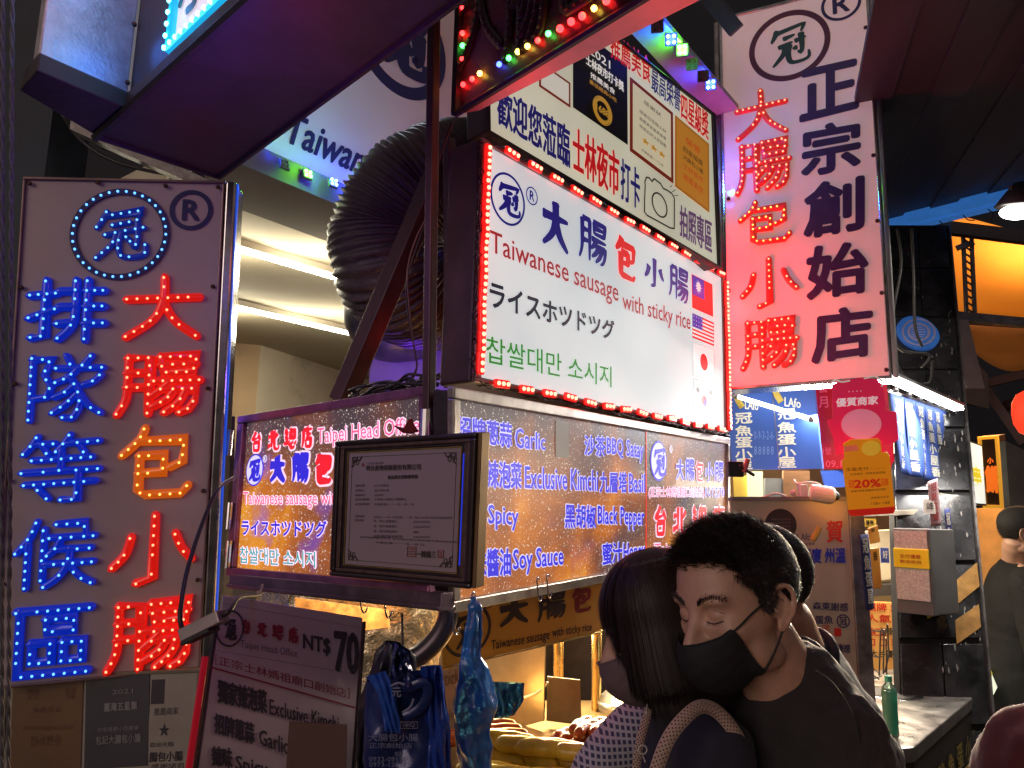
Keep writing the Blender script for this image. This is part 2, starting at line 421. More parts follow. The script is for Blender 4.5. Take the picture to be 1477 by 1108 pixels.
M_signface2 = mat('backlit_pink_acrylic', (.75, .62, .60), .35, emit=(1, .56, .50), es=.21, var=.10, scale=2.2, bump=.03, bscale=14, dirt=.22, coat=.25)  # pink emission added to brighten the sign face
M_screw = mat('rusty_screw', (.08, .04, .03), .6, .6, var=.4, scale=90)
M_gold = mat('gilt_trim', (.45, .30, .10), .38, .8, var=.3, scale=40)
INK = mat('navy_vinyl', (.022, .020, .10), .4, var=.15, scale=20)
M_bluebody = mat('blue_letter_acrylic', (.01, .03, .32), .3, emit=(0, .035, .9), es=.34, var=.1, coat=.4)
M_redbody = mat('red_letter_acrylic', (.55, .012, .008), .3, emit=(1, .012, .006), es=.50, var=.1, coat=.4)
M_orbody = mat('amber_letter_acrylic', (.5, .10, .01), .3, emit=(1, .16, .005), es=.42, var=.1, coat=.4)
M_redbody_dim = mat('red_letter_acrylic_worn', (.55, .03, .03), .35, emit=(1, .03, .02), es=.30, var=.15, coat=.3)
D_blue = mat('blue_led_lens', (.2, .5, .9), .2, emit=(.10, .36, 1.0), es=2.6, var=0)
D_red = mat('red_led_lens', (.9, .3, .2), .2, emit=(1, .26, .12), es=3.0, var=0)
D_amber = mat('amber_led_lens', (.9, .6, .2), .2, emit=(1, .55, .10), es=2.2, var=0)
D_green = mat('green_led_lens', (.2, .9, .3), .2, emit=(.1, 1, .15), es=9, var=0)
D_cyan = mat('cyan_led_lens', (.2, .9, .9), .2, emit=(.10, .85, 1.0), es=10, var=0)
D_white = mat('white_led_lens', (.9, .9, .9), .2, emit=(1, .95, .9), es=14, var=0)
D_off = mat('unlit_led_lens', (.10, .07, .06), .2, var=.2)

def screws(p, t, uvs, r=.006, h=.0):
    for u, v in uvs:
        m = MB(); m.lathe(p.pt(u, v, h), [(0.0, .003), (r * .6, .003), (r, .001), (r, -.003)], 10, ax=[nrm(p.U), nrm(np.cross(p.n, p.U)), p.n])
        m.build('screw', M_screw, t)

# ================================================================== THE TALL LED SIGN ON THE LEFT
p = Pan([(36, 257), (324, 263), (288, 964), (-10, 993)], 2.02, 'left_sign'); PLS = p
t = thing('led_sign', 'tall grey signboard at far left with blue and red dotted LED characters', 'sign', p.pt(.5, 1, -.05), 'tall LED signboards')
m = MB(); m.pbox(p, 0, 0, 1, 1, -.12, 0); m.build('panel', M_signface, t, bevel=.004)
m = MB(); f = .012
m.frame(p, -.004, -.002, 1.004, 1.002, f, f * .5, -.10, .008); m.build('frame', mat('sign_frame_left', (.25, .16, .15), .35, .6, var=.3, scale=12, dirt=.5), t, bevel=.002)
m = MB(); m.pbox(p, 1.006, -.003, 1.062, 1.003, -.13, .004)
m.build('side_trim', M_chrome, t, bevel=.006)
m = MB(); m.pbox(p, 1.0625, .0, 1.068, 1.0, -.03, -.01); m.build('side_trim', mat('blue_edge_strip', (.02, .05, .3), .3, emit=(.02, .12, 1), es=.5, var=.1), t)
screws(p, t, [(.03, .012), (.36, .008), (.7, .012), (.97, .012), (.02, .22), (.02, .41), (.02, .60), (.97, .22), (.97, .43), (.975, .64), (.02, .8), (.97, .82)], .006, .009)
W1 = .0118
for ch, box, c in [('排', (45, 405, 152, 492), 'b'), ('隊', (40, 513, 150, 606), 'b'), ('等', (35, 628, 146, 724), 'b'), ('候', (25, 750, 138, 846), 'b'), ('區', (24, 875, 131, 972), 'b'),
                   ('大', (180, 400, 291, 490), 'r'), ('腸', (170, 512, 291, 598), 'r'), ('包', (173, 615, 276, 719), 'o'), ('小', (160, 741, 279, 843), 'r'), ('腸', (156, 866, 279, 964), 'r')]:
    B, D = MB(), MB()
    led_char(B, D, p, ch, box, W1 * (.82 if ch in '隊等候' else 1.0), .011, .0245, .0036, .94)
    b = B.build('letter', {'b': M_bluebody, 'r': M_redbody, 'o': M_orbody}[c], t, smooth=True, label={'b': 'blue', 'r': 'red', 'o': 'amber'}[c] + ' raised character %s' % ch)
    D.build('led_dots', {'b': D_blue, 'r': D_red, 'o': D_amber}[c], b, smooth=True, kind='stuff')
u, v = p.uv(174, 338.5); R = radius(p, 174, 338.5, 61.5)
B, D = MB(), MB(); B.ring(p, u, v, R, .016, .0, .006, 64, mi=0)
lr = B.build('emblem_ring', INK, t, smooth=False, label='navy ring round the crown character, dotted with blue LEDs')
for k in range(34):
    a = 2 * math.pi * k / 34; D.ball(p.pt(u + math.cos(a) * R / p.W, v + math.sin(a) * R / p.H, .009), .0036, 6, 4)
D.build('led_dots', D_blue, lr, smooth=True, kind='stuff')
B, D = MB(), MB(); led_char(B, D, p, '冠', (134, 298, 214, 376), .0078, .006, .022, .0034, .95)
b = B.build('letter', mat('navy_letter_acrylic', (.02, .03, .16), .3, emit=(0, .03, .5), es=.3, var=.1), t, smooth=True, label='small blue crown character inside the ring'); D.build('led_dots', D_blue, b, smooth=True, kind='stuff')
B = MB(); reg_mark(B, p, 276, 303.5, 26, .003, w=.006); B.build('lettering', INK, t)

# ================================================================== THE TALL SIGN ON THE RIGHT
p = Pan([(1040, 43), (1250, -10), (1284, 543), (1050, 560)], 3.0, 'right_sign'); PRS = p
t = thing('led_sign', 'tall pink white signboard at upper right with red dotted and navy characters', 'sign', p.pt(.5, 1, -.05), 'tall LED signboards')
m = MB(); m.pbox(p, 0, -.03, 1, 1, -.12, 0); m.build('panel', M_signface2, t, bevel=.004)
plight('led_glow', p.pt(.04, .78, .13), (1, .01, .012), 11, .05); plight('led_glow', p.pt(.04, .94, .13), (1, .01, .012), 10, .05); plight('led_glow', p.pt(.0, .42, .12), (.25, .12, 1), .9, .05)
m = MB(); m.frame(p, -.012, -.035, 1.012, 1.006, .02, .008, -.10, .008); m.build('frame', M_chrome, t, bevel=.003)
m = MB(); m.pbox(p, 1.014, -.03, 1.05, 1.004, -.13, .002); m.build('side_trim', M_steel, t, bevel=.005)
m = MB(); m.pbox(p, -.055, -.03, -.015, 1.0, -.14, -.002); m.build('side_trim', M_steel_d, t, bevel=.005)
screws(p, t, [(.98, .1), (.98, .27), (.98, .45), (.98, .62), (.98, .80), (.03, .24), (.03, .5), (.02, .75), (.98, .985)], .008, .009)
for ch, box, c in [('大', (1061, 132, 1136, 199), 'r'), ('腸', (1062, 205, 1140, 276), 'r'), ('包', (1066, 290, 1140, 353), 'o'), ('小', (1068, 373, 1150, 444), 'r'), ('腸', (1070, 461, 1151, 531), 'r')]:
    B, D = MB(), MB(); led_char(B, D, p, ch, box, .0125, .010, .0245, .0042, .9)
    b = B.build('letter', M_redbody_dim, t, smooth=True, label='red raised character %s' % ch)
    D.build('led_dots', D_red if c == 'r' else D_amber, b, smooth=True, kind='stuff')
for ch, a, b_ in [('正', (1156, 105, 175), (1236, 87, 155)), ('宗', (1158, 187, 256), (1239, 173, 240)), ('創', (1162, 269, 344), (1244, 256, 329)), ('始', (1166, 359, 432), (1250, 349, 420)), ('店', (1173, 451, 524), (1256, 442, 512))]:
    B = MB(); line(B, p, ch, a, b_, .040, .004); 
    B.build('letter', mat('violet_letter_vinyl', (.045, .018, .115), .35, var=.2, scale=30, bump=.2, bscale=300), t, label='navy block character %s' % ch)
u, v = p.uv(1138, 66); R = radius(p, 1138, 66, 46)
B = MB(); B.ring(p, u, v, R, .022, 0, .004, 64); B.build('emblem_ring', mat('plum_vinyl', (.11, .02, .055), .4, var=.15), t)
B = MB(); brush(B, p, '冠', (1108, 34, 1168, 96), .0095, .004); B.build('lettering', mat('green_vinyl', (.012, .07, .06), .4, var=.2), t)
B = MB(); reg_mark(B, p, 1213, 6, 22, .003, w=.006); B.build('lettering', INK, t)

# ================================================================== MAIN WHITE LIGHT BOX
def litface(name, c1, c2, es, base=(.8, .8, .78)):
    m = mat(name, base, .6, var=0, spec=.3)
    N, L = m.node_tree.nodes, m.node_tree.links; b = N['Principled BSDF']
    tc = N.new('ShaderNodeTexCoord'); n = N.new('ShaderNodeTexNoise'); n.inputs['Scale'].default_value = 1.6; n.inputs['Detail'].default_value = 3
    rp = N.new('ShaderNodeValToRGB'); rp.color_ramp.elements[0].position = .35; rp.color_ramp.elements[1].position = .65
    rp.color_ramp.elements[0].color = (*c1, 1); rp.color_ramp.elements[1].color = (*c2, 1)
    L.new(tc.outputs['Object'], n.inputs[0]); L.new(n.outputs[0], rp.inputs[0]); L.new(rp.outputs[0], b.inputs['Emission Color']); b.inputs['Emission Strength'].default_value = es
    return m
M_lit = litface('backlit_white_acrylic', (.44, .52, .55), (.68, .72, .71), .88)
p = Pan([(700, 205), (1043, 400), (1048, 622), (688, 548)], 2.3, 'main'); PM = p
t = thing('light_box_sign', 'white glowing shop sign in the centre edged with red LEDs, text in four languages', 'sign', p.pt(.5, 1, -.1))
m = MB(); m.pbox(p, -.012, -.012, 1.008, 1.012, -.105, -.006); m.build('housing', M_brown, t, bevel=.006)
m = MB(); m.pbox(p, .012, .012, .985, .985, -.005, 0); m.build('lit_face', M_lit, t)
m = MB(); m.frame(p, -.010, -.010, 1.006, 1.010, .018, .018, -.006, .006); m.build('frame', mat('red_lit_trim', (.45, .2, .2), .35, .5, var=.3, scale=20), t, bevel=.003)
BL = pr(30, 22, 150, .35); RDm = pr(222, 20, 24, .75); NV = pr(18, 16, 60, .22); GR = pr(40, 150, 40, .5); RD2 = pr(175, 40, 50, .5); PU = pr(74, 40, 160, .4)
u, v = p.uv(732.5, 287.5); R = radius(p, 732.5, 287.5, 35.5)
m = MB(); m.ring(p, u, v, R, .006, .0002, .0012, 56); brush(m, p, '冠', (716, 263, 750, 311), .0065, .0015)
reg_mark(m, p, 766.5, 283, 12, .002, w=.0017)
brush(m, p, '大', None, .0125, quad=((780, 279, 352), (820, 301, 371))); brush(m, p, '腸', None, .0085, quad=((834, 307, 371), (874, 328, 389)))
m.build('lettering', BL, t)
m = MB(); brush(m, p, '小', None, .0105, quad=((928, 364, 410), (957, 379, 421))); brush(m, p, '腸', None, .0078, quad=((964, 379, 427), (992, 393, 442))); m.build('lettering', PU, t)
m = MB(); brush(m, p, '包', None, .0125, quad=((886, 335, 394), (916, 350, 410))); m.build('lettering', RDm, t)
m = MB(); line(m, p, 'Taiwanese sausage', (706, 332, 373), (891, 408, 444), .008); line(m, p, 'with sticky rice', (897, 421, 453), (995, 453, 483), .008); m.build('lettering', RD2, t)
m = MB(); line(m, p, 'ライスホツドツグ', (706, 404, 443), (885, 464, 491), .03); m.build('lettering', NV, t)
m = MB(); line(m, p, '찹쌀대만 소시지', (700, 484, 523), (881, 529, 559), .006); m.build('lettering', GR, t)
# flags
def flag(kind, q):
    g = Pan(q, -np.dot(RW[2], PM.P(*q[0]) - CAMP) if False else 1.0)
    c = [p.uv(*x) for x in q]
    O, A, D_ = p.pt(*c[0], .001), p.pt(*c[1], .001), p.pt(*c[3], .001)
    g = pan3(O, A - O, D_ - O); m = MB(); W_ = pr(235, 235, 235, .72); mats = [W_, pr(225, 20, 24, .8), pr(70, 40, 180, .6), pr(60, 60, 66, .2)]
    m.pbox(g, 0, 0, 1, 1, 0, .0006, 1 if kind == 'tw' else 0)
    if kind == 'tw':
        m.pbox(g, .02, .02, .58, .6, .0008, .0012, 2)
        for k in range(12):
            a = k * math.pi / 6; x, y = .3, .3
            f_ = lambda r, b: g.pt(x + math.cos(b) * r / g.W, y + math.sin(b) * r / g.H, .0016)
            m.add([f_(.013, a - .2), f_(.026, a), f_(.013, a + .2)], [(0, 1, 2)], 0)
        m.disc(g, .3, .3, .013, .0015, 16, mi=0)
    if kind == 'us':
        for k in range(7): m.pbox(g, 0, k * 2 / 13, 1, (k * 2 + 1) / 13, .0008, .0011, 1)
        m.pbox(g, 0, 0, .45, 7 / 13, .0012, .0016, 2)
        for i in range(4):
            for j in range(3): m.disc(g, .06 + i * .11, .09 + j * .17, .0022, .0019, 6, mi=0)
    if kind == 'jp': m.disc(g, .5, .5, .030, .001, 28, mi=1)
    if kind == 'kr':
        n = 24; R = .020; pr1 = []; c_ = g
        top = [c_.pt(.5 + math.cos(a) * R / g.W, .5 + math.sin(a) * R / g.H, .001) for a in np.linspace(math.pi, 2 * math.pi, n)]
        m.add(top, [tuple(range(n))], 1)
        bot = [c_.pt(.5 + math.cos(a) * R / g.W, .5 + math.sin(a) * R / g.H, .001) for a in np.linspace(0, math.pi, n)]
        m.add(bot, [tuple(range(n))], 2)
        m.disc(g, .5 - R / 2 / g.W, .5, R / 2, .0014, 16, mi=1); m.disc(g, .5 + R / 2 / g.W, .5, R / 2, .0014, 16, mi=2)
        for (x, y, s) in ((.18, .25, -1), (.82, .25, 1), (.18, .75, 1), (.82, .75, -1)):
            for k in range(3):
                d = np.array([.035 * s, .03]) * (k - 1); a = np.array([.055, -.05 * s])
                P_ = [g.pt(x + d[0] + a[0] * e + w_ * .010 * s, y + d[1] + a[1] * e + w_ * .009, .0011) for e, w_ in ((-1, -1), (1, -1), (1, 1), (-1, 1))]
                m.add(P_, [(0, 1, 2, 3)], 3)
    if kind in ('jp', 'kr', 'us'):
        m.frame(g, -.01, -.01, 1.01, 1.01, .014, .008, .0008, .0012, 3)
    m.build('flag_print', mats, t, label={'tw': 'red flag with a white sun on a violet corner', 'us': 'striped flag with starred corner', 'jp': 'white flag with red disc', 'kr': 'white flag with red and blue roundel'}[kind])
flag('tw', [(997, 395), (1027, 410.5), (1028, 460.5), (998, 444)]); flag('us', [(998, 452), (1029, 466), (1029, 498.6), (998, 487)])
flag('jp', [(998, 493.6), (1029, 505), (1029.6, 549), (999.7, 541)]); flag('kr', [(1000, 547), (1029, 554), (1031, 611), (1001.6, 605)])
m = MB()
for i in range(8):
    for j in range(9):
        x = 962 + i * 4.2; y = 482 + j * 7.2 + (x - 962) * .42
        if (i - 3.5) ** 2 + (j - 4) ** 2 < 19: u, v = p.uv(x, y); m.disc(p, u, v, .0028, .0004, 6)
m.build('dot_print', pr(236, 190, 190, .6), t, kind='stuff')
# LED modules round the edge
M_module = mat('red_led_module', (.6, .02, .015), .3, emit=(1, .012, .01), es=.85, var=.15, coat=.3)
M_moddot = mat('pink_led_lens', (.9, .4, .3), .2, emit=(1, .34, .20), es=3.4, var=0)
def led_modules(p, t, runs, L, W_, h, n=3, mm=M_module, dm=M_moddot, r=.0052):
    for (u0, v0, u1, v1, k) in runs:
        A, B = p.pt(u0, v0, h), p.pt(u1, v1, h); d = nrm(B - A); s = nrm(np.cross(p.n, d))
        for i in range(k):
            c = A + (B - A) * (i + .5) / k + s * random.uniform(-.002, .002)
            tw = random.uniform(-.08, .08); dd = nrm(d + s * tw)
            ss = nrm(np.cross(p.n, dd))
            m = MB(); m.box(c, L, W_, .010, (dd, ss, p.n)); b = m.build('led_module', mm, t, bevel=.003)
            m = MB()
            for q in range(n): m.ball(c + dd * (q - (n - 1) / 2) * L / n * .98 + p.n * .0055, r, 8, 5)
            m.build('led_dots', dm, b, smooth=True, kind='stuff')
led_modules(p, t, [(.03, .0, 1.0, .0, 14), (1.0, .03, 1.0, .99, 12), (.98, 1.0, .02, 1.0, 14), (-.002, .98, -.002, .02, 11)], .052, .020, .012)
m = MB()
for (u0, v0, u1, v1) in [(0, -.018, 1, -.018), (0, 1.016, 1, 1.016), (-.016, 0, -.016, 1), (1.008, 0, 1.008, 1)]:
    for q in range(3):
        P_ = []
        for i in range(61):
            f = i / 60; P_.append(p.pt(u0 + (u1 - u0) * f, v0 + (v1 - v0) * f, .006) + np.array([random.gauss(0, .004), random.gauss(0, .004), random.gauss(0, .004)]) - UP * .006 * abs(math.sin(f * 38 + q)))
        m.tube(P_, .0016, 5)
for q in ((.25, 1.05), (.6, 1.05), (.9, 1.04)): plight('led_glow', p.pt(q[0], q[1], .05), (1, .03, .03), 9, .06, spot=125, aim=p.pt(q[0], q[1], .05) + p.n * 1.0 - UP * .55)
m.build('led_wiring', M_cable, t, smooth=True)

# ================================================================== AWARD SIGN ABOVE IT
p = Pan([(698, -92), (1027, 166), (1036, 386), (703, 190)], 2.40, 'award'); PA = p
t = thing('award_sign', 'cream lit board of certificates and camera drawing above the white sign', 'sign', p.pt(.5, 1, -.05))
M_cream = litface('backlit_cream_print', (.42, .42, .30), (.60, .60, .44), .80)
m = MB(); m.pbox(p, -.004, -.01, 1.004, 1.004, -.09, -.004); m.build('housing', M_brown, t, bevel=.005)
m = MB(); m.pbox(p, .004, .004, .994, .994, -.003, 0); m.build('lit_face', M_cream, t)
m = MB(); m.frame(p, -.006, -.01, 1.010, 1.006, .012, .012, -.004, .010); m.build('frame', M_dark, t, bevel=.002)
RA = pr(200, 24, 30, .55); BA = pr(40, 36, 120, .4); PA2 = pr(120, 84, 130, .35); DKA = pr(52, 44, 44, .2)
m = MB(); line(m, p, '推薦美食', (880, 46, 82), (938, 84, 122), .016); line(m, p, '四星級獎', (982, 133, 171), (1021, 163, 203), .016); line(m, p, '士林夜市', (826, 182, 246), (892, 222, 285), .018); m.build('lettering', RA, t)
m = MB(); line(m, p, '最高榮譽', (939, 94, 130), (981, 126, 164), .012); line(m, p, '歡迎您蒞臨', (717, 122, 178), (821, 184, 243), .02); line(m, p, '打卡', (895, 228, 287), (922, 246, 303), .015); m.build('lettering', BA, t)
m = MB(); line(m, p, '拍照專區', (980, 296, 340), (1026, 320, 367), .02); m.build('lettering', PA2, t)
# camera drawing
m = MB()
def pl(pts, close=False, r=.0022):
    q = [p.P(x, y, .002) for x, y in pts]
    if close: q.append(q[0])
    m.tube(q, r, 6, flat=(p.n, .0012))
pl([(929, 290), (930, 268), (929.5, 262), (932, 256), (936, 257), (940, 262), (943, 258), (948, 262), (952, 265), (956, 272), (962, 275), (968, 279), (972, 286), (972, 330)], r=.0028)
pl([(972, 330), (966, 329), (933, 311), (929, 306), (929, 290)], r=.0028)
u, v = p.uv(951, 296); m.ring(p, u, v, radius(p, 951, 296, 16), .005, .0006, .002, 40)
for a, b_ in (((966, 270), (969, 268)), ((969, 277), (974, 274)), ((971, 283), (977, 282))): pl([a, b_], r=.0012)
m.build('camera_print', DKA, t)
# certificates printed on it
def cert(q, rim, paper, nm, lab, lines, rimw=.06):
    c = [p.uv(*x) for x in q]; O, A, D_ = p.pt(*c[0], .001), p.pt(*c[1], .001), p.pt(*c[3], .001)
    g = pan3(O, A - O, D_ - O); m = MB(); m.pbox(g, 0, 0, 1, 1, 0, .0012, 0)
    if rimw: m.pbox(g, rimw, rimw * g.W / g.H, 1 - rimw, 1 - rimw * g.W / g.H, .0014, .002, 1)
    o = m.build(nm, [rim, paper], t, label=lab)
    for (s, x0, y0, x1, y1, mm, bo) in lines:
        m = MB(); put(m, g, s, *[np.array(z) for z in ((x0, y0), (x0, y1), (x1, y0), (x1, y1))], bo, .003, 0); m.build('lettering', mm, o)
    return g, o
yel = pr(200, 150, 50, .5); drk = pr(60, 45, 40, .15); wht = pr(230, 225, 215, .6); ora = pr(190, 70, 30, .5)
cert([(777, 88), (822, 120), (822, 153), (777, 125)], pr(150, 60, 50, .3), pr(225, 222, 205, .55), 'certificate_print', 'pale certificate with a thin red edge', [])
g, o = cert([(826, 34), (904, 95), (904, 214), (826, 155)], pr(26, 24, 24, .08), pr(26, 24, 24, .08), 'poster_print', 'black award poster dated 2021', [('2021', .28, .12, .66, .22, wht, .02), ('士林夜市打卡獎', .22, .26, .92, .38, wht, .03), ('推薦美食', .3, .43, .75, .50, wht, .01), ('最佳經典小吃', .28, .53, .78, .58, yel, .01)], 0)
m = MB(); m.ring(g, .52, .80, .034, .010, .001, .003, 36); m.ring(g, .52, .80, .042, .003, .001, .003, 24); put(m, g, '1688', *[np.array(z) for z in ((.40, .76), (.40, .84), (.64, .76), (.64, .84))], .05, .003, 0); m.build('medal_print', yel, o)
g, o = cert([(908, 111), (970, 163), (970, 264), (908, 218)], pr(140, 48, 30, .35), pr(214, 204, 170, .6), 'certificate_print', 'cream certificate in a red brown frame with three stars', [('感謝狀', .3, .16, .7, .22, drk, 0), ('感謝您蒞臨士林', .2, .34, .82, .39, drk, 0), ('推薦美食最高榮譽', .2, .44, .82, .49, drk, 0), ('特頒此狀以資鼓勵', .2, .54, .82, .59, drk, 0), ('★★★', .25, .68, .8, .76, yel, .05), ('中華民國一一〇年', .25, .85, .75, .89, drk, 0)])
g, o = cert([(973, 166), (1022, 208), (1023, 306), (973, 269)], pr(190, 120, 40, .45), pr(205, 135, 45, .5), 'certificate_print', 'orange certificate at the right end', [('榮譽', .3, .18, .72, .28, ora, 0), ('四星級獎', .22, .34, .8, .42, drk, 0), ('大腸包小腸', .22, .46, .8, .53, drk, 0), ('士林夜市', .22, .58, .8, .66, ora, 0), ('推薦美食', .22, .72, .8, .82, ora, 0)], .05)

# ================================================================== STARRY MENU LIGHT BOX (two faces)
def galaxy(name, k, seed, lowstar=.5):
    m = bpy.data.materials.new(name); m.use_nodes = True; N, L = m.node_tree.nodes, m.node_tree.links; b = N['Principled BSDF']
    b.inputs['Base Color'].default_value = (.02, .016, .016, 1); b.inputs['Roughness'].default_value = .45; b.inputs['Coat Weight'].default_value = .05
    tc = N.new('ShaderNodeTexCoord'); mp = N.new('ShaderNodeMapping'); mp.inputs['Location'].default_value = (seed, seed * .7, 0); L.new(tc.outputs['Object'], mp.inputs[0])
    n = N.new('ShaderNodeTexNoise'); n.inputs['Scale'].default_value = 3.2; n.inputs['Detail'].default_value = 5; n.inputs['Distortion'].default_value = .6; L.new(mp.outputs[0], n.inputs[0])
    sp = N.new('ShaderNodeSeparateXYZ'); L.new(tc.outputs['Object'], sp.inputs[0])
    mz = N.new('ShaderNodeMapRange'); mz.inputs['From Min'].default_value = .10; mz.inputs['From Max'].default_value = .56; mz.inputs['To Min'].default_value = .15; mz.inputs['To Max'].default_value = -.20; L.new(sp.outputs[2], mz.inputs[0])
    ad = N.new('ShaderNodeMath'); ad.operation = 'ADD'; L.new(n.outputs[0], ad.inputs[0]); L.new(mz.outputs[0], ad.inputs[1])
    rp = N.new('ShaderNodeValToRGB'); e = rp.color_ramp.elements
    e[0].position = .30; e[0].color = (*srgb(62, 60, 68), 1); e[1].position = .80; e[1].color = (*srgb(255, 170, 40), 1)
    for ps, c in ((.42, (86, 66, 70)), (.52, (128, 76, 56)), (.62, (170, 92, 44)), (.71, (215, 120, 30))):
        x = rp.color_ramp.elements.new(ps); x.color = (*srgb(*c), 1)
    L.new(ad.outputs[0], rp.inputs[0])
    out = rp.outputs[0]
    n2 = N.new('ShaderNodeTexNoise'); n2.inputs['Scale'].default_value = 5; n2.inputs['Detail'].default_value = 2; mp2 = N.new('ShaderNodeMapping'); mp2.inputs['Location'].default_value = (3.1 + seed, 9, 2); L.new(tc.outputs['Object'], mp2.inputs[0]); L.new(mp2.outputs[0], n2.inputs[0])
    r2 = N.new('ShaderNodeValToRGB'); r2.color_ramp.elements[0].position = .60; r2.color_ramp.elements[1].position = .72; L.new(n2.outputs[0], r2.inputs[0])
    mq = N.new('ShaderNodeMath'); mq.operation = 'MULTIPLY'; mq.inputs[1].default_value = k; L.new(r2.outputs[0], mq.inputs[0])
    mi = N.new('ShaderNodeMix'); mi.data_type = 'RGBA'; L.new(mq.outputs[0], mi.inputs[0]); L.new(out, mi.inputs[6]); mi.inputs[7].default_value = (*srgb(70, 70, 235), 1); out = mi.outputs[2]
    for s_, th, st in ((95, .13, 1.0), (190, .17, .75)):
        v = N.new('ShaderNodeTexVoronoi'); v.inputs['Scale'].default_value = s_; L.new(tc.outputs['Object'], v.inputs[0])
        r = N.new('ShaderNodeMapRange'); r.inputs['From Min'].default_value = th; r.inputs['From Max'].default_value = th + .10; r.inputs['To Min'].default_value = 1; r.inputs['To Max'].default_value = 0; L.new(v.outputs['Distance'], r.inputs[0])
        w = N.new('ShaderNodeSeparateColor'); L.new(v.outputs['Color'], w.inputs[0])
        g = N.new('ShaderNodeMath'); g.operation = 'GREATER_THAN'; g.inputs[1].default_value = .45; L.new(w.outputs[0], g.inputs[0])
        q = N.new('ShaderNodeMath'); q.operation = 'MULTIPLY'; L.new(r.outputs[0], q.inputs[0]); L.new(g.outputs[0], q.inputs[1])
        q2 = N.new('ShaderNodeMath'); q2.operation = 'MULTIPLY'; q2.inputs[1].default_value = st; L.new(q.outputs[0], q2.inputs[0])
        mi = N.new('ShaderNodeMix'); mi.data_type = 'RGBA'; L.new(q2.outputs[0], mi.inputs[0]); L.new(out, mi.inputs[6]); mi.inputs[7].default_value = (1, .86, .72, 1); out = mi.outputs[2]
    L.new(out, b.inputs['Emission Color']); b.inputs['Emission Strength'].default_value = .85
    return m
WB = pr(214, 210, 232, .92); BLM = pr(44, 40, 205, .9); RDM = pr(225, 30, 45, .95); PKM = pr(235, 90, 130, .9); TEAL = pr(70, 175, 175, .7); WP = pr(250, 215, 232, .95)
class Two:
    """lettering with a pale outline: two meshes"""
    def __init__(s, p, t, lo=WB): s.o, s.m, s.p, s.t, s.lo = MB(), {}, p, t, lo
    def line(s, txt, a, b, c, bold=.03, out=.07):
        line(s.o, s.p, txt, a, b, out, .0015); line(s.m.setdefault(c.name, (c, MB()))[1], s.p, txt, a, b, bold, .0026)
    def brush(s, ch, quad, c, w=.0075, out=.0045):
        brush(s.o, s.p, ch, None, w + out, .0015, taper=.3, quad=quad); brush(s.m.setdefault(c.name, (c, MB()))[1], s.p, ch, None, w, .0026, quad=quad)
    def done(s):
        s.o.build('lettering_outline', s.lo, s.t)
        for c, m in s.m.values(): m.build('lettering', c, s.t)
M_frameS = mat('aluminium_trim', (.42, .38, .35), .34, .8, var=.3, scale=18, dirt=.45, bump=.05)
p = Pan([(657, 577), (1048, 641), (1048, 795), (657, 866)], 2.22, 'menuR'); PR_ = p
t = thing('menu_light_box', 'glowing starry menu box with blue flavour names, right of the framed certificate', 'menu board', p.pt(.5, 1, -.05), 'starry menu light boxes')
m = MB(); m.pbox(p, .0, -.05, 1.003, 1.04, -.06, -.007); m.build('housing', M_dark, t, bevel=.003)
m = MB(); m.pbox(p, .0, .0, 1, 1, -.004, 0); m.build('lit_face', galaxy('starry_print_right', .10, 1.3), t)
m = MB(); m.frame(p, -.012, -.062, 1.006, 1.055, .014, .060, -.006, .012); m.build('frame', M_frameS, t, bevel=.003)
T = Two(p, t)
T.line('招牌蔥蒜', (658, 600, 633), (737, 611, 646), BLM); T.line('Garlic', (742, 617, 646), (785, 626, 649), BLM, .022, .065)
T.line('沙茶', (842, 628, 656), (872, 630, 659), BLM); T.line('BBQ Satay', (874, 631, 661), (927, 637, 668), BLM, .022, .065)
T.line('獨家辣泡菜', (662, 661, 701), (751, 668, 705), BLM); T.line('Exclusive Kimchi', (756, 673, 704), (861, 679, 708), BLM, .022, .065)
T.line('九層塔', (864, 681, 710), (903, 682, 710), BLM); T.line('Basil', (906, 683, 710), (929, 684, 710), BLM, .022, .065)
T.line('辣味', (659, 726, 764), (696, 728, 762), BLM); T.line('Spicy', (703, 728, 763), (746, 732, 765), BLM, .022, .065)
T.line('黑胡椒', (814, 727, 761), (858, 730, 761), BLM); T.line('Black Pepper', (861, 730, 763), (928, 733, 765), BLM, .022, .065)
T.line('蒜味醬油', (662, 794, 834), (735, 791, 829), BLM); T.line('Soy Sauce', (739, 793, 830), (811, 788, 822), BLM, .022, .065)
T.line('蜜汁', (868, 784, 815), (896, 782, 810), BLM); T.line('Honey', (898, 784, 817), (929, 781, 812), BLM, .022, .065)
T.line('(正宗士林媽祖廟口創始店)', (935, 702, 719), (1015, 703, 719), PKM, .0, .075); T.line('NT$70', (1017, 703, 719), (1044, 703, 719), BLM, .0, .07)
for k, ch in enumerate('台北總店'): T.brush(ch, ((940 + k * 28, 729, 774 - k), (963 + k * 28, 729, 773 - k)), RDM, .009)
for k, ch in enumerate('大腸包小腸'): T.brush(ch, ((974 + k * 14, 661 + k * 1.4, 693 + k * .6), (986 + k * 14, 662 + k * 1.4, 694 + k * .6)), RDM if ch == '包' else BLM, .005, .004)
T.line('Taipei Head Office', (943, 784, 806), (1044, 780, 799), PKM, 0, .07)
T.done()
m = MB(); u, v = p.uv(949.5, 665); m.disc(p, u, v, radius(p, 949.5, 665, 29), .0012, 40, mi=1); m.disc(p, u, v, radius(p, 949.5, 665, 26), .002, 40, mi=0)
brush(m, p, '冠', (941, 644, 959, 687), .007, .003, mi=1); reg_mark(m, p, 967, 648, 5, .002, 0, w=.0014); m.build('emblem_print', [WB, BLM], t)
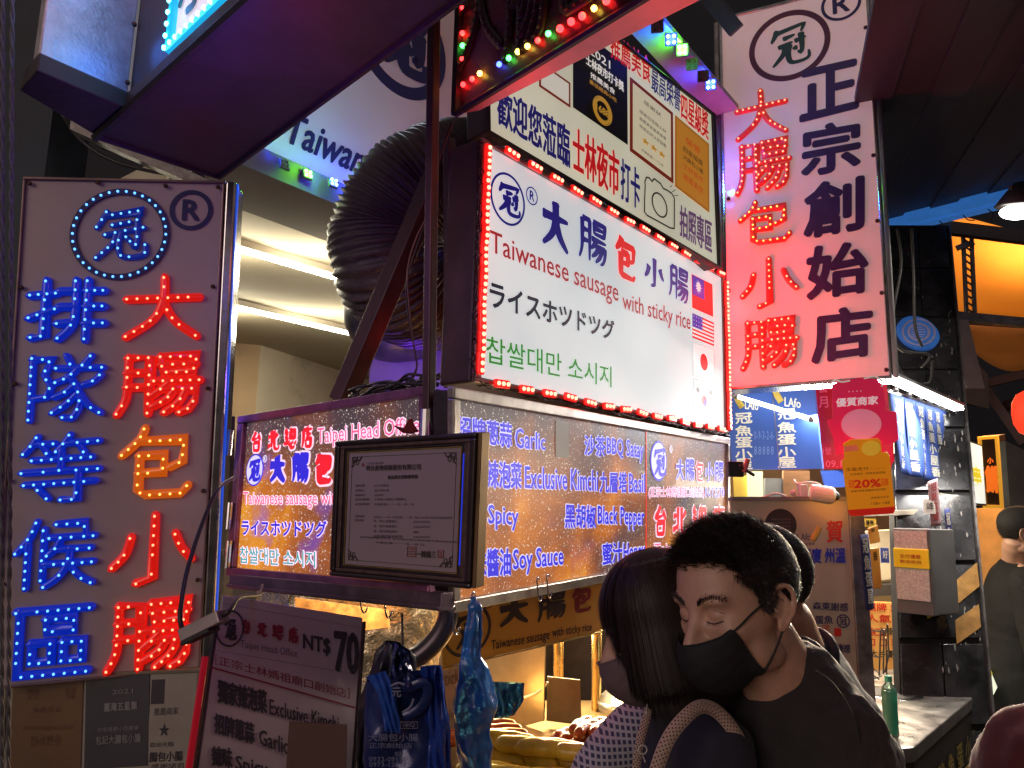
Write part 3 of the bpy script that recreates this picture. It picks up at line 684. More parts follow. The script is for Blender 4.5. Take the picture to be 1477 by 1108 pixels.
m = MB(); u0, v0 = p.uv(931, 640); m.pbox(p, u0, .0, u0 + .004, 1, .0005, .0012); m.build('divider_line', pr(220, 50, 40, .8), t)
m = MB(); m.pbox(p, *p.uv(801, 606), *p.uv(820, 661), .0008, .0014); m.build('paper_sticker', pr(150, 140, 130, .3), t, label='small blank paper sticker')

p = Pan([(357, 611), (622, 571), (622, 846), (342, 821)], 1.80, 'menuL'); PL = p
t = thing('menu_light_box', 'glowing starry menu box left of the framed certificate, behind the tall LED sign', 'menu board', p.pt(.5, 1, -.05), 'starry menu light boxes')
m = MB(); m.pbox(p, -.03, -.05, 1.0, 1.04, -.08, -.007); m.build('housing', M_dark, t, bevel=.003)
m = MB(); m.pbox(p, .0, .0, 1, 1, -.004, 0); m.build('lit_face', galaxy('starry_print_left', .8, 4.4), t)
m = MB(); m.frame(p, -.045, -.055, 1.01, 1.045, .045, .055, -.006, .014); m.build('frame', mat('magenta_trim', (.26, .10, .20), .35, .6, var=.3, scale=18, dirt=.3, bump=.05), t, bevel=.003)
T = Two(p, t, WP)
for k, ch in enumerate('台北總店'): T.brush(ch, ((362 + k * 24.5, 623 - k * 2.4, 653 - k * 1.7), (380 + k * 24.5, 621 - k * 2.4, 652 - k * 1.7)), RDM, .0058, .004)
T.line('Taipei Head Office', (459, 618, 647), (606, 600, 632), PKM, .0, .06)
for k, ch in enumerate('大腸包小腸'): T.brush(ch, ((390 + k * 33, 658 - k * 1.8, 696), (413 + k * 33, 656.5 - k * 1.8, 697)), RDM if ch == '包' else BLM, .0105 if ch in '大包' else .0072, .0045)
T.line('Taiwanese sausage with sticky rice', (352, 710, 733), (573, 708, 735), PKM, .0, .06)
T.line('ライスホツドツグ', (350, 750, 772), (472, 752, 775), BLM, .03, .09)
T.line('찹쌀대만 소시지', (347, 789, 812), (456, 796, 819), TEAL, .01, .08)
T.done()
m = MB(); u, v = p.uv(368, 678); m.disc(p, u, v, radius(p, 368, 678, 22.5), .0012, 40, mi=1); m.disc(p, u, v, radius(p, 368, 678, 20.5), .002, 40, mi=0)
brush(m, p, '冠', (360, 662, 377, 694), .0065, .003, mi=1); reg_mark(m, p, 383, 662, 4.5, .002, 0, w=.0014); m.build('emblem_print', [WB, BLM], t)
m = MB()
for x, y in ((341, 640), (341, 745), (340, 800)):
    m = MB(); m.lathe(p.P(x, y, .02) - UP * .035, [(0, 0), (.008, 0), (.008, .07), (0, .07)], 12); m.build('hinge', M_chrome, t, smooth=False)

# ================================================================== SETTING
def zat(px, py, d):
    r = ray(px, py); return CAMZ + r[2] / math.hypot(r[0], r[1]) * d
def zf(px, py, y): # height of the point seen at px, py when it stands y metres ahead
    r = ray(px, py); return CAMZ + r[2] / r[1] * y
M_ground = mat('wet_asphalt', (.045, .042, .042), .55, var=.35, scale=5, bump=.3, bscale=80)
m = MB(); m.sheet(lambda u, v: (-40 + 80 * u, -30 + 90 * v, 0), 8, 8); m.build('ground', M_ground, kind='structure')
m = MB(); m.box((-.6, 4.6, 1.7), 60, .3, 14)
# dark buildings behind the stalls
M_night = mat('dark_building_wall', (.014, .016, .024), .8, var=.4, scale=1.5, bump=.2)
m = MB(); m.box((0, 16, 7), 60, .4, 14); tag(m.build('building', M_night), 'dark building closing the lane far behind the stalls', 'building')
m = MB(); m.hexa([np.array(q) for q in ((-6, 3.6, 0), (-2.1, 3.2, 0), (-2.1, 3.5, 0), (-6, 3.9, 0), (-6, 3.6, 6), (-2.1, 3.2, 6), (-2.1, 3.5, 6), (-6, 3.9, 6))])
tag(m.build('wall', mat('blue_black_wall', (.028, .036, .055), .7, var=.5, scale=3, bump=.2)), 'dark blue wall behind the tall sign at far left', 'wall')

# ---- room behind the duct: ceiling, beam, back wall
ZC = 3.02
M_ceil = mat('painted_ceiling', (.50, .44, .33), .7, var=.12, scale=2, bump=.05, dirt=.15)
m = MB(); q = [pz(250, 262, ZC), pz(660, 400, ZC), pz(760, 600, ZC), pz(250, 460, ZC)]
A_, B_ = pz(342, 291, ZC), pz(492, 347, ZC); dr = nrm(B_ - A_); back = nrm(np.array([-dr[1], dr[0], 0])); back = back if back[1] > 0 else -back
o_ = A_ - dr * .30
q = [o_, o_ + dr * 5, o_ + dr * 5 + back * 4.2, o_ + back * 4.2]
m.prism(q, UP * .1); m.build('ceiling', M_ceil, kind='structure')
m = MB(); q0 = pz(345, 236, ZC - .03) - dr * .25
m.prism([q0, q0 + dr * 4.5, A_ + dr * 3.5 - UP * .03, A_ - dr * .30 - UP * .03], UP * .10); m.build('ceiling_beam', mat('beam_paint', (.13, .105, .09), .7, var=.2, scale=3), kind='structure')
for (x0, y0, x1, y1) in ((342, 358, 482, 399), (342, 443, 502, 480)):
    zt = ZC - .045; a, b = pz(x0, y0, zt), pz(x1, y1, zt); d = nrm(b - a); a = a - d * .7; b = b + d * .5; s_ = np.cross(d, UP)
    t = thing('tube_light', 'bright ceiling tube, %s of the two behind the black duct' % ('upper' if y0 < 400 else 'lower'), 'ceiling light', (a + b) / 2, 'ceiling tubes in the room behind')
    m = MB(); m.box((a + b) / 2 + UP * .025, seg(a, b), .05, .035, (d, s_, UP)); m.build('housing', pr(200, 195, 180), t)
    m = MB(); m.tube([a, b], .016, 10); m.build('tube', mat('tube_glow', (.9, .9, .8), .3, emit=(1, .93, .70), es=40, var=0), t, smooth=True); alight('tube_glow', (a + b) / 2 - UP * .03, (a + b) / 2 - UP * 2, seg(a, b), .06, (1, .90, .66), 22); alight('tube_glow', (a + b) / 2 - UP * .11, (a + b) / 2 + UP * 1, seg(a, b), .03, (1, .88, .62), 9)
wa = pz(376, 498, ZC); wb = pz(532, 548, ZC); wd = nrm(wb - wa)
M_wallp = mat('stained_plaster', (.52, .46, .36), .8, var=.10, scale=3, bump=.15, bscale=25, dirt=.55)
m = MB(); m.prism([wa, wa + wd * 6, wa + wd * 6 - UP * 3.1, wa - UP * 3.1], np.array([0, .15, 0])); m.build('wall_back', M_wallp, kind='structure')
m = MB(); e = nrm(pz(340, 484, ZC) - wa); m.prism([wa + UP * 0, wa + nrm([-1, -.35, 0]) * 3, wa + nrm([-1, -.35, 0]) * 3 - UP * 3.1, wa - UP * 3.1], np.array([0, .15, 0])); m.build('wall_side', mat('tan_wall', (.36, .25, .15), .8, var=.15, scale=3, dirt=.3), kind='structure')
# blocker of the room on its left and right so no light leaks from behind
# ---- violet lit pillar under the duct
c0 = pd(530, 560, 2.75); c1 = pd(640, 565, 2.75)
t = thing('pillar', 'pale pillar lit violet blue below the black duct', 'pillar', (*((c0 + c1) / 2)[:2], 0))
m = MB(); d = nrm(c1 - c0) * 1.0; m.prism([np.array([c0[0], c0[1], .0]), np.array([c1[0] + .25, c1[1], .0]), np.array([c1[0] + .25, c1[1] + .35, 0]), np.array([c0[0] + .08, c0[1] + .35, 0])], UP * 2.6)
m.build('shaft', mat('pale_plaster', (.55, .52, .55), .7, var=.12, scale=8, bump=.1), t, bevel=.01)
LB = []
# flood modules: little boxes of four LEDs
M_floodb = mat('flood_body', (.10, .11, .12), .4, var=.2)
def flood(loc, n, col, lens, label, e, on=True, s=.032):
    n = nrm(n); x = nrm(np.cross(UP, n)); z = np.cross(n, x)
    t = thing('flood_light', label, 'flood light', loc, 'coloured flood lights on the beams')
    m = MB(); m.box(loc, s * 1.6, .014, s * 1.6, (x, n, z)); m.build('housing', M_floodb, t, bevel=.003)
    m = MB()
    for a in (-1, 1):
        for b in (-1, 1): m.ball(np.asarray(loc) + x * a * s * .38 + z * b * s * .38 + n * .009, s * .2, 8, 5)
    m.build('lens', lens if on else D_off, t, smooth=True)
    if on: plight('flood_glow', np.asarray(loc) + n * .03, col, e, .02)
M_lensb = mat('ice_blue_lens', (.6, .8, 1), .2, emit=(.35, .75, 1), es=14, var=0)
M_lensg = mat('green_lens', (.6, 1, .6), .2, emit=(.3, 1, .25), es=14, var=0)
BLU, GRN = (.02, .05, 1), (.15, 1, .02)

# ---- the white Taiwan sign behind the duct
zb = 3.06; sa, sb = pz(330, 229, zb), pz(500, 293, zb); sd = nrm(sb - sa); pT = pan3(sa + UP * 1.5 - sd * .6, sd * 3.4, -UP * 1.5)
t = thing('shop_sign', 'large white board with navy ring and word Taiwan, behind the duct', 'sign', sa)
m = MB(); m.pbox(pT, 0, 0, 1, 1, -.1, 0); m.build('panel', mat('white_sign_film', (.78, .76, .72), .5, var=.06, scale=2), t)
m = MB(); line(m, pT, 'Taiwan', ((419, 162), (408, 203)), ((533, 216), (517, 252)), .03, .004)
m.build('lettering', INK, t)
u, v = pT.uv(579, 58); m = MB(); RR = seg(pT.pt(u, v), pT.P(579, 131)); m.ring(pT, u, v, RR, .060, 0, .004, 72)
m.build('ring_print', INK, t)
m = MB(); brush(m, pT, '冠', (545, 10, 618, 105), .032, .004, taper=.3); m.build('emblem_print', INK, t)
for (x, y, cc, ll, on) in ((400, 243, GRN, M_lensg, 0), (433, 257, GRN, M_lensg, 1), (470, 269, BLU, M_lensb, 1)):
    q = pz(x, y, zb - .01); nn = pT.n
    flood(q + nn * .05, UP * .3 + nn, cc, ll, {400: 'unlit flood light under the Taiwan board, leftmost', 433: 'green flood light under the Taiwan board', 470: 'blue flood light under the Taiwan board beside the duct'}[x], 1.6 if cc is GRN else 2.2, on, .026)
plight('flood_glow', pz(372, 240, zb) + pT.n * .09 + UP * .02, BLU, 2.0, .02)
plight('flood_glow', pz(440, 252, zb) + pT.n * .55 + UP * .25, (.75, .85, 1), 3.0, .1)  # unseen white lamp that brightens the Taiwan board from in front
plight('flood_glow', pz(500, 281, zb) + pT.n * .06 + UP * .02, BLU, 1.6, .02)

# ---- big sign box overhead on the left: metal end panel, LED edged face, dark soffit
zs = 2.62
a0, a1 = pz(184, 157, zs), pz(350, 3, zs); dl = nrm(a1 - a0)
s0, s1 = pz(184, 157, zs), pz(53, 101, zs)
t = thing('overhead_sign', 'big metal sign box overhead at top left with cyan LED edge', 'sign', (a0 + s1) / 2)
ps = pan3(s1 + UP * 1.2, s0 - s1, -UP * 1.2)
m = MB(); m.pbox(ps, 0, 0, .985, 1, -.03, 0); m.build('end_panel', mat('scratched_sheet_metal', (.46, .42, .44), .36, .55, var=.25, scale=26, bump=.12, bscale=120, dirt=.2), t, bevel=.004)
pf = pan3(a0 + UP * 1.2, dl * 2.4, -UP * 1.2)
m = MB(); m.pbox(pf, 0, 0, 1, 1, -.04, 0); m.build('face_panel', M_dark, t, bevel=.004)
# screws along the seam
for k in range(6): 
    u_, v_ = .965, .35 + k * .12; m = MB(); m.ball(ps.pt(u_, v_, .0), .006, 8, 5); m.build('screw', M_screw, t)
e0 = pf.uv(253, 76); e1 = pf.uv(268, -6); e2 = pf.uv(352, -4)
m = MB(); uu = e0[0]; vv = e0[1]
m.pbox(pf, uu, -.2, 1, vv, .002, .006); m.build('lit_face', litface('backlit_pale_acrylic', (.45, .38, .48), (.62, .52, .62), .9), t)
m = MB(); put(m, pf, '小', *[np.array(z) for z in ((pf.uv(268, -46)), (pf.uv(262, 34)), (pf.uv(318, -90)), (pf.uv(312, -12)))], .04, .008, 0); m.build('lettering', pr(70, 66, 74), t)
m = MB(); dd = MB()
A, B = pf.pt(uu, vv, .012), pf.pt(uu, -.2, .012)
m.tube([A, B], .010, 8); C = pf.pt(1, vv, .012); m.tube([A, C], .010, 8)
for q in resample([A, B], .026) + resample([A, C], .026): dd.ball(q + pf.n * .010, .0055, 6, 4)
b = m.build('led_strip', mat('cyan_led_strip', (.05, .4, .5), .3, emit=(.01, .42, .8), es=1.0, var=.1), t, smooth=True); dd.build('led_dots', D_cyan, b, smooth=True, kind='stuff')
for k in range(5): plight('led_glow', pf.pt(uu - .02, vv - .1 - .16 * k, .06), (.05, .35, 1) if k < 3 else (.7, .15, 1), .32)
plight('led_glow', s0 * .72 + s1 * .28 + UP * .10 + ps.n * .10, (.06, .22, 1), .22, .04)
plight('led_glow', s0 * .9 + s1 * .1 + UP * .52 + ps.n * .10, (.5, .08, 1), .45, .04)
plight('led_glow', s1 + UP * .5 + ps.n * .32 - nrm(s0 - s1) * .1, (1, .52, .74), 2.6, .1)
# soffit below it
zs2 = zs - .05
b0, b1, b2, b3 = pz(138, 196, zs2), pz(366, -8, zs2), pz(650, -14, zs2), pz(316, 255, zs2)
M_soff = mat('dark_soffit_metal', (.055, .044, .046), .5, .35, var=.35, scale=7, bump=.12, bscale=40, dirt=.3)
t = thing('canopy_box', 'dark purple lit underside of the box sign overhead, left of the duct', 'canopy', (b0 + b2) / 2)
m = MB(); ext = (b1 - b0) * .6; m.prism([b0, b1 + ext, b2 + ext, b3], UP * .04); m.build('soffit', M_soff, t, bevel=.003)
m = MB(); m.tube([b0 - UP * .004, b1 + ext], .010, 6); m.tube([b3 - UP * .002, b2 + ext], .007, 6); m.tube([b0, b3], .008, 6); m.build('edge_trim', M_dark, t)
m = MB(); m.prism([pz(28, 131, zs2), pz(138, 196, zs2), pz(184, 158, zs2), pz(53, 102, zs2)], UP * .04); m.build('lower_lip', M_soff, t, bevel=.003)
plight('led_glow', pz(420, 60, zs2) - UP * .22, (1, .05, .22), .8, .08)
plight('led_glow', pz(285, 75, zs2) - UP * .26, (.08, .08, 1), 2.4, .08)
# junk and conduits between box and tall sign
t = thing('conduit_bundle', 'dusty conduits and brackets under the overhead box at left', 'conduit', pd(260, 220, 2.35))
m = MB()
m.box(pd(215, 232, 2.35), .50, .05, .035, (nrm(pd(300, 262, 2.35) - pd(150, 195, 2.35)), nrm([0, 1, 0]), UP)); m.build('bracket', M_steel_d, t)
m = MB()
for k in range(5): m.tube(smooth_path([pd(90 + k * 14, 165 + 6 * k, 2.4), pd(120 + k * 24, 205 + k * 5, 2.42), pd(180 + k * 22, 238 - k * 6, 2.4), pd(300, 262 + k * 2, 2.42)], 6), .006 + .002 * (k % 2), 6)
m.build('cable', M_cable, t, smooth=True)

# ---- two ropes at the far left edge
for k, (x0, x1) in enumerate(((5, 3), (19, 12))):
    a, b = pd(x0 - 1, -40, 1.5), pd(x1, 1150, 1.5)
    t = thing('rope', ('leftmost' if k == 0 else 'inner') + ' twisted grey rope hanging at the left edge', 'rope', b, 'ropes at the left edge')
    for j in range(2):
        m = MB(); n = 260; P_ = []
        for i in range(n + 1):
            f = i / n; c = a + (b - a) * f; an = f * 260 * .5 + j * math.pi; P_.append(c + np.array([math.cos(an), math.sin(an), 0]) * .0022)
        m.tube(P_, .0025, 6); m.build('strand', mat('grey_rope', (.12, .11, .12), .8, var=.3, scale=80), t, smooth=True)

# ---- vertical pole, brace, pole of the stall
def pole(a, b, w, label, mt=M_brown, name='pole', dirv=None):
    t = thing(name, label, name, b); d = nrm(np.asarray(b) - np.asarray(a)); x = nrm(np.cross(d, DR)); y = np.cross(d, x)
    m = MB(); m.box((np.asarray(a) + b) / 2, w, w, seg(a, b), (x, y, d)); m.build('tube', mt, t, bevel=.003); return t
t = pole(pd(627, -60, 1.72), pd(618, 622, 1.60), .022, 'slim dark upright pole at the corner of the menu boxes')
m = MB(); q = pd(618, 612, 1.60); m.lathe(q - UP * .03, [(0, 0), (.018, 0), (.018, .06), (0, .06)], 14); m.build('collar', M_chrome, t)
pole(pd(648, 210, 1.98), pd(492, 580, 1.98), .050, 'dark slanted brace in front of the black duct', M_brown, 'brace')
pole(pd(648, 200, 1.9), pd(648, 560, 1.9), .022, 'dark square post along the edge of the white sign', M_brown)
for k in range(2):
    m = MB(); P_ = smooth_path([pd(655 - 4 * k, 175, 1.8), pd(634, 230, 1.78), pd(628, 285, 1.77), pd(600 + 5 * k, 345, 1.76), pd(588, 390 + 10 * k, 1.75), pd(590 - 3 * k, 440, 1.75), pd(597, 500, 1.75), pd(601, 530, 1.75), pd(585 + 5 * k, 552, 1.76), pd(555, 572, 1.8)], 8)
    m.tube(P_, .0022, 5); tag(m.build('wire', M_cable if k else mat('tan_wire', (.14, .08, .05), .5, var=.2), smooth=True), ('tan' if k == 0 else 'black') + ' thin wire hanging down beside the brace over the duct', 'wire')
t = thing('cable_bundle', 'tangle of dark cables lying on top of the left menu box', 'cables', pd(560, 575, 1.85)); m = MB()
for k in range(7):
    P_ = [PL.pt(.55 + .07 * i, -.055, -.04) + np.array([0, random.uniform(-.03, .03), .012 + random.uniform(0, .03)]) for i in range(7)]
    m.tube(smooth_path(P_, 5), random.uniform(.003, .006), 5)
m.build('cable', M_cable, t, smooth=True)

# ---- corrugated duct
def duct(path, r, nr, label, name='duct', pitch=.0125):
    P_ = resample([np.asarray(q) for q in smooth_path(path, 14)], pitch / 4); n = 40; m = MB(); N = None; L = len(P_)
    for i, c in enumerate(P_):
        t_ = nrm(P_[min(i + 1, L - 1)] - P_[max(i - 1, 0)])
        if N is None: N = nrm(np.cross(t_, np.array([.3, 1, .2])))
        N = nrm(N - t_ * np.dot(N, t_)); B = np.cross(t_, N)
        for j in range(n):
            an = 2 * math.pi * j / n
            ph = i / 4 * 2 * math.pi + an
            rr = r * (1 + .045 * math.cos(ph) + .013 * math.sin(3 * an + i * .21) + .010 * math.sin(7 * an + i * .5))
            m.v.append(tuple(c + (N * math.cos(an) + B * math.sin(an)) * rr))
    m.f = [(i * n + j, i * n + (j + 1) % n, (i + 1) * n + (j + 1) % n, (i + 1) * n + j) for i in range(L - 1) for j in range(n)]; m.m = [0] * len(m.f)
    o = m.build(name, mat('black_duct_film', (.085, .062, .058), .52, .0, var=.3, scale=30, bump=.35, bscale=90, coat=.08), smooth=True); return tag(o, label, 'duct')
D0 = 2.35
duct([pd(790, 245, 2.9), pd(700, 252, 2.6), pd(640, 262, 2.4), pd(590, 288, D0), pd(563, 335, D0), pd(566, 385, D0), pd(598, 420, D0 + .1), pd(640, 428, D0 + .35), pd(700, 428, D0 + .6)], .178, 0, 'thick black corrugated exhaust duct bending like an elbow beside the white sign')
t = thing('exhaust_pipe', 'smooth grey duct end showing below the bend of the black duct', 'duct', pd(540, 480, 2.7))
m = MB(); m.tube(smooth_path([pd(560, 420, 2.75), pd(548, 450, 2.75), pd(560, 470, 2.75), pd(600, 470, 2.8)], 6), .13, 28); m.build('shell', mat('grey_pipe', (.16, .15, .17), .4, .6, var=.3, scale=20), t, smooth=True)
plight('led_glow', pd(585, 560, 2.45), (.16, .03, 1), 2.2, .05)
plight('led_glow', pd(640, 315, 2.3), (.02, .2, 1), .5, .03)
q = pd(637, 301, 2.6); m = MB(); m.box(q, .05, .02, .09); tag(m.build('socket_box', mat('blue_box', (.05, .2, .5), .4, emit=(.02, .1, .8), es=.5)), 'small blue lit socket box between pole and white sign', 'socket')
plight('led_glow', pd(648, 520, 2.0), (1, .03, .03), .25, .02)

# ---- LED message sign overhead in the centre
A = pz(660, 166, zf(660, 166, 1.62)); zt = A[2]; B = pz(932, 0, zt); d = nrm(B - A)
A2, B2 = pz(692, 160, zt), pz(1012, 0, zt)
t = thing('led_message_sign', 'dark hanging sign at top centre with multicoloured dots and unlit characters', 'sign', A)
pz_ = pan3(A + UP * .75, d * 1.15, -UP * .75); PZ = pz_
m = MB(); m.pbox(pz_, .0, 0, 1, .98, -.02, 0); m.build('face_panel', mat('smoked_red_acrylic', (.040, .012, .014), .25, var=.3, scale=12, coat=.5, bump=.03), t)
m = MB(); w2 = A2 - A; ext = d * 1.15
m.prism([A, A + (B - A) * 1.5, A2 + (B2 - A2) * 1.5, A2], UP * .72); m.build('housing', mat('pink_painted_steel', (.75, .30, .28), .38, .1, var=.12, scale=10, dirt=.25, bump=.05), t, bevel=.003)  # pinkish red light on the underside is put into the base colour
m = MB(); m.tube([A + pz_.n * .006, A + ext + pz_.n * .006], .008, 6); m.tube([A + pz_.n * .006, A + pz_.n * .006 + UP * .75], .012, 6); m.build('edge_trim', M_dark, t)
B_ = MB(); Dd = MB()
for ch, box in (('大', (662, -60, 728, 92)), ('腸', (732, -90, 792, 70)), ('包', (800, -120, 862, 20))):
    led_char(B_, Dd, pz_, ch, box, .012, .006, .020, .0042)
b = B_.build('letter', mat('unlit_letter_acrylic', (.075, .028, .026), .4, var=.3, scale=30), t, smooth=True, label='unlit raised characters'); Dd.build('led_dots', D_off, b, smooth=True, kind='stuff')
cols = {'r': (1, .02, .02), 'g': (.05, 1, .1), 'y': (1, .75, .08), 'b': (.04, .08, 1)}; mb = {k: MB() for k in cols}
for x, y, c in ((671, 13, 'r'), (671, 50, 'r'), (671, 68, 'g'), (671, 87, 'r'), (672, 124, 'r'), (696, 108, 'y'), (685, 116, 'r'), (724, 95, 'b'), (738, 86, 'g'), (751, 77, 'y'), (765, 69, 'y'), (780, 61, 'r'), (795, 51, 'g'), (812, 44, 'r'), (828, 34, 'r'), (844, 26, 'r'), (879, 4, 'r'), (861, 15, 'y')):
    mb[c].ball(pz_.P(x, y, .008), .006 if c != 'r' or x < 800 else .0075, 10, 6)
for c in cols: mb[c].build('led_dots', mat('led_' + {'r': 'red', 'g': 'green', 'y': 'yellow', 'b': 'blue'}[c], (.5, .5, .5), .2, emit=cols[c], es=10, var=0), t, smooth=True, label={'r': 'red', 'g': 'green', 'y': 'yellow', 'b': 'blue'}[c] + ' glowing dots')
plight('led_glow', A + d * .18 - UP * .10 + (A2 - A) * .6, (1, .04, .04), .35, .04)
plight('led_glow', A + d * .60 - UP * .16 + (A2 - A) * .6, (1, .18, .18), 1.0, .08)

# ---- blue flood strip above the award sign
c0, c1 = pd(925, 26, 2.55), pd(1032, 146, 3.1); d = nrm(c1 - c0)
t = thing('light_beam', 'slanted beam with blue lights above the award board', 'beam', c0)
m = MB(); n_ = nrm(np.cross(d, np.array([.5, .6, .3]))); m.box((c0 + c1) / 2, seg(c0, c1) * 1.3, .12, .02, (d, nrm(np.cross(UP, d)), nrm(np.cross(d, nrm(np.cross(UP, d)))))); m.build('bar', mat('blue_painted_bar', (.35, .38, .5), .45, var=.2), t)
for k, (x, y, cc, ll, on) in enumerate(((948, 38, BLU, M_lensb, 0), (968, 57, BLU, M_lensb, 1), (984, 72, GRN, M_lensb, 1), (998, 93, GRN, M_lensg, 0), (1014, 110, BLU, M_lensb, 0), (1025, 122, BLU, M_lensb, 1))):
    f = (x - 925) / 107; q = pd(x, y, 2.55 + f * .55 - .17)
    flood(q, np.array([-.2, -1, -.6]), cc, ll, ['unlit flood light, first of the slanted row above the award board', 'blue flood light, second of the slanted row', 'cyan green flood light in the middle of the slanted row', 'green tinted flood light below the middle of the slanted row', 'unlit flood light near the lower end of the slanted row', 'small blue flood light at the lower end of the slanted row'][k], 2.2, on, .026)
pole(pd(1003, -30, 2.9), pd(1062, 44, 2.9), .06, 'dark slanted bar at the top beside the pink white signboard', M_dark, 'bar')

# ================================================================== RIGHT SIDE: canopy, tiled pillar, neighbour stall
def slabpx(name, pts, depth, thick, mt, label=None, cat=None, parent=None, bevel=0, n=None, kind=None):
    """a flat upright piece outlined as seen, standing at one distance, with its own thickness"""
    n = nrm(n if n is not None else [0, -1, 0]); p0 = pd(*pts[0], depth)
    q = [hit(x, y, p0, n) for x, y in pts]
    m = MB(); m.prism(q, -n * thick); o = m.build(name, mt, parent, bevel=bevel, kind=kind)
    return tag(o, label, cat) if label else o
zc = 3.35
ca, cb = pz(1262, 322, zc), pz(1477, 268, zc); cd = nrm(cb - ca); ca2 = ca - cd * .25; cb2 = cb + cd * 3
tow = nrm(np.array([cd[1], -cd[0], 0])); tow = tow if tow[1] < 0 else -tow
M_canopy = mat('dark_corrugated_canopy', (.034, .046, .070), .55, .2, var=.5, scale=2.5, bump=.5, bscale=4, dirt=.2, stretch=(1, .1, 1))
t = thing('canopy', 'dark metal canopy overhead behind the pink white signboard with blue edge', 'canopy', (ca2 + cb2) / 2)
m = MB(); nrib = 30; L_ = seg(ca2, cb2); na, nb = pz(1249, 20, zc) + cd * .02, pz(1249, 20, zc) + cd * (L_ + 1.5); na2, nb2 = na + (na - ca2) * .6, nb + (na - ca2) * .6
for k in range(nrib):
    f0, f1 = k / nrib, (k + 1) / nrib; z_ = UP * (.012 * (k % 2))
    q = [ca2 + cd * L_ * f0, ca2 + cd * L_ * f1, na2 + (nb2 - na2) * f1, na2 + (nb2 - na2) * f0]
    m.prism([w + z_ for w in q], UP * .03)
m.build('roof_panel', M_canopy, t)
m = MB(); m.box((ca2 + cb2) / 2 - UP * .03 - tow * .02, L_, .06, .085, (cd, tow, UP)); m.box((ca2 + cb2) / 2 - UP * .045 + tow * .02, L_, .014, .03, (cd, tow, UP))
m.build('edge_beam', mat('blue_enamel_beam', (.05, .19, .48), .4, .1, emit=(.03, .16, .5), es=.55, var=.35, scale=12, dirt=.4), t)  # blue emission brightens the beam, which is no lamp
m = MB()
for k in range(9): q = ca2 + cd * (.35 + .11 * k) - UP * .075; m.tube(smooth_path([q, q - UP * .03 + cd * .02, q - UP * random.uniform(.03, .08) + cd * random.uniform(-.02, .05)], 4), .003, 5)
m.build('torn_strip', M_dark, t)

# tiled pillar
t = thing('tiled_pillar', 'dark tiled pillar right of the pink white signboard with yellow black tape', 'pillar', pd(1380, 1000, 3.2))
M_tile = mat('black_glazed_tile', (.028, .027, .028), .22, .0, var=.8, scale=7, bump=.1, bscale=20, spec=.7, dirt=.0)
N_, L_n = M_tile.node_tree.nodes, M_tile.node_tree.links
pp = Pan([(1278, 318), (1366, 318), (1426, 1000), (1300, 1000)], 3.3); PP = pp
m = MB(); m.pbox(pp, 0, .01, 1, 1.6, -.06, -.012); m.build('core', mat('grout', (.012, .012, .012), .9, var=.2), t)
tm_ = None
for r_ in range(13):
    for c_ in range(2):
        g = .012
        m = MB(); u0, u1 = (0, .5) if c_ == 0 else (.5, 1); dh = random.uniform(0, .002)
        m.pbox(pp, u0 + g, .01 + r_ * .13 + g * .4, u1 - g, .01 + (r_ + 1) * .13 - g * .4, -.012, dh); m.build('tile', M_tile, t, bevel=.002)
m = MB(); m.pbox(pp, 1.005, .01, 1.03, 1.6, -.03, .012); m.build('corner_strip', M_steel_d, t)
M_tapy, M_tapk = mat('amber_tape', (.32, .16, .04), .4, var=.4, scale=20, dirt=.6), mat('black_tape', (.015, .014, .014), .4, var=.3)
for k, (pts, mm) in enumerate((([(1378, 838), (1408, 812), (1412, 846), (1380, 872)], M_tapy), ([(1377, 895), (1411, 872), (1414, 905), (1379, 930)], M_tapy))):
    q = [pp.P(x, y, .003) for x, y in pts]; m = MB(); m.prism(q, pp.n * .002); m.build('tape', mm, t)
# scuffs
m = MB()
random.seed(3)
for k in range(90):
    u_, v_ = random.uniform(.4, .95), random.uniform(.2, .98); s_ = random.uniform(.004, .014)
    m.add([pp.pt(u_ + s_ * math.cos(a) * random.uniform(.5, 1.3), v_ + s_ * .5 * math.sin(a) * random.uniform(.5, 1.3), .0035) for a in np.linspace(0, 5.4, 7)], [tuple(range(7))])
m.build('plaster_spots', mat('plaster_spot', (.24, .22, .20), .9, var=.5, scale=60), t, kind='stuff')
u, v = pp.uv(1322, 483); R = radius(pp, 1322, 483, 23)
t2 = thing('round_sticker', 'round blue and white sticker high on the dark tiled pillar', 'sticker', pp.pt(u, v, .01))
m = MB(); m.lathe(pp.pt(u, v, .01), [(0, .012), (R * .96, .012), (R, .008), (R, -.006)], 36, ax=[nrm(pp.U), nrm(np.cross(pp.n, pp.U)), pp.n]); m.build('disc', mat('blue_disc', (.04, .14, .38), .35, emit=(.03, .15, .55), es=.3, var=.4, scale=14), t2)
m = MB(); m.ring(pp, u, v, R * .78, R * .10, .0225, .0235, 40); m.ring(pp, u, v, R * .5, R * .12, .0225, .0235, 30)
for k in range(5):
    a = k * .5 - 1; m.tube([pp.pt(u + .35 * R * math.cos(a) / pp.W, v + .35 * R * math.sin(a) / pp.H, .023), pp.pt(u - .38 * R * math.cos(a * .6) / pp.W, v + .3 * R * math.sin(a) / pp.H, .023)], .003, 5, flat=(pp.n, .001))
m.build('emblem_print', mat('pale_violet_print', (.45, .38, .55), .5, var=.3), t2)
t = thing('hanging_cables', 'dark cables and loops hanging on the tiled pillar below the blue beam', 'cables', pd(1300, 500, 3.1)); m = MB()
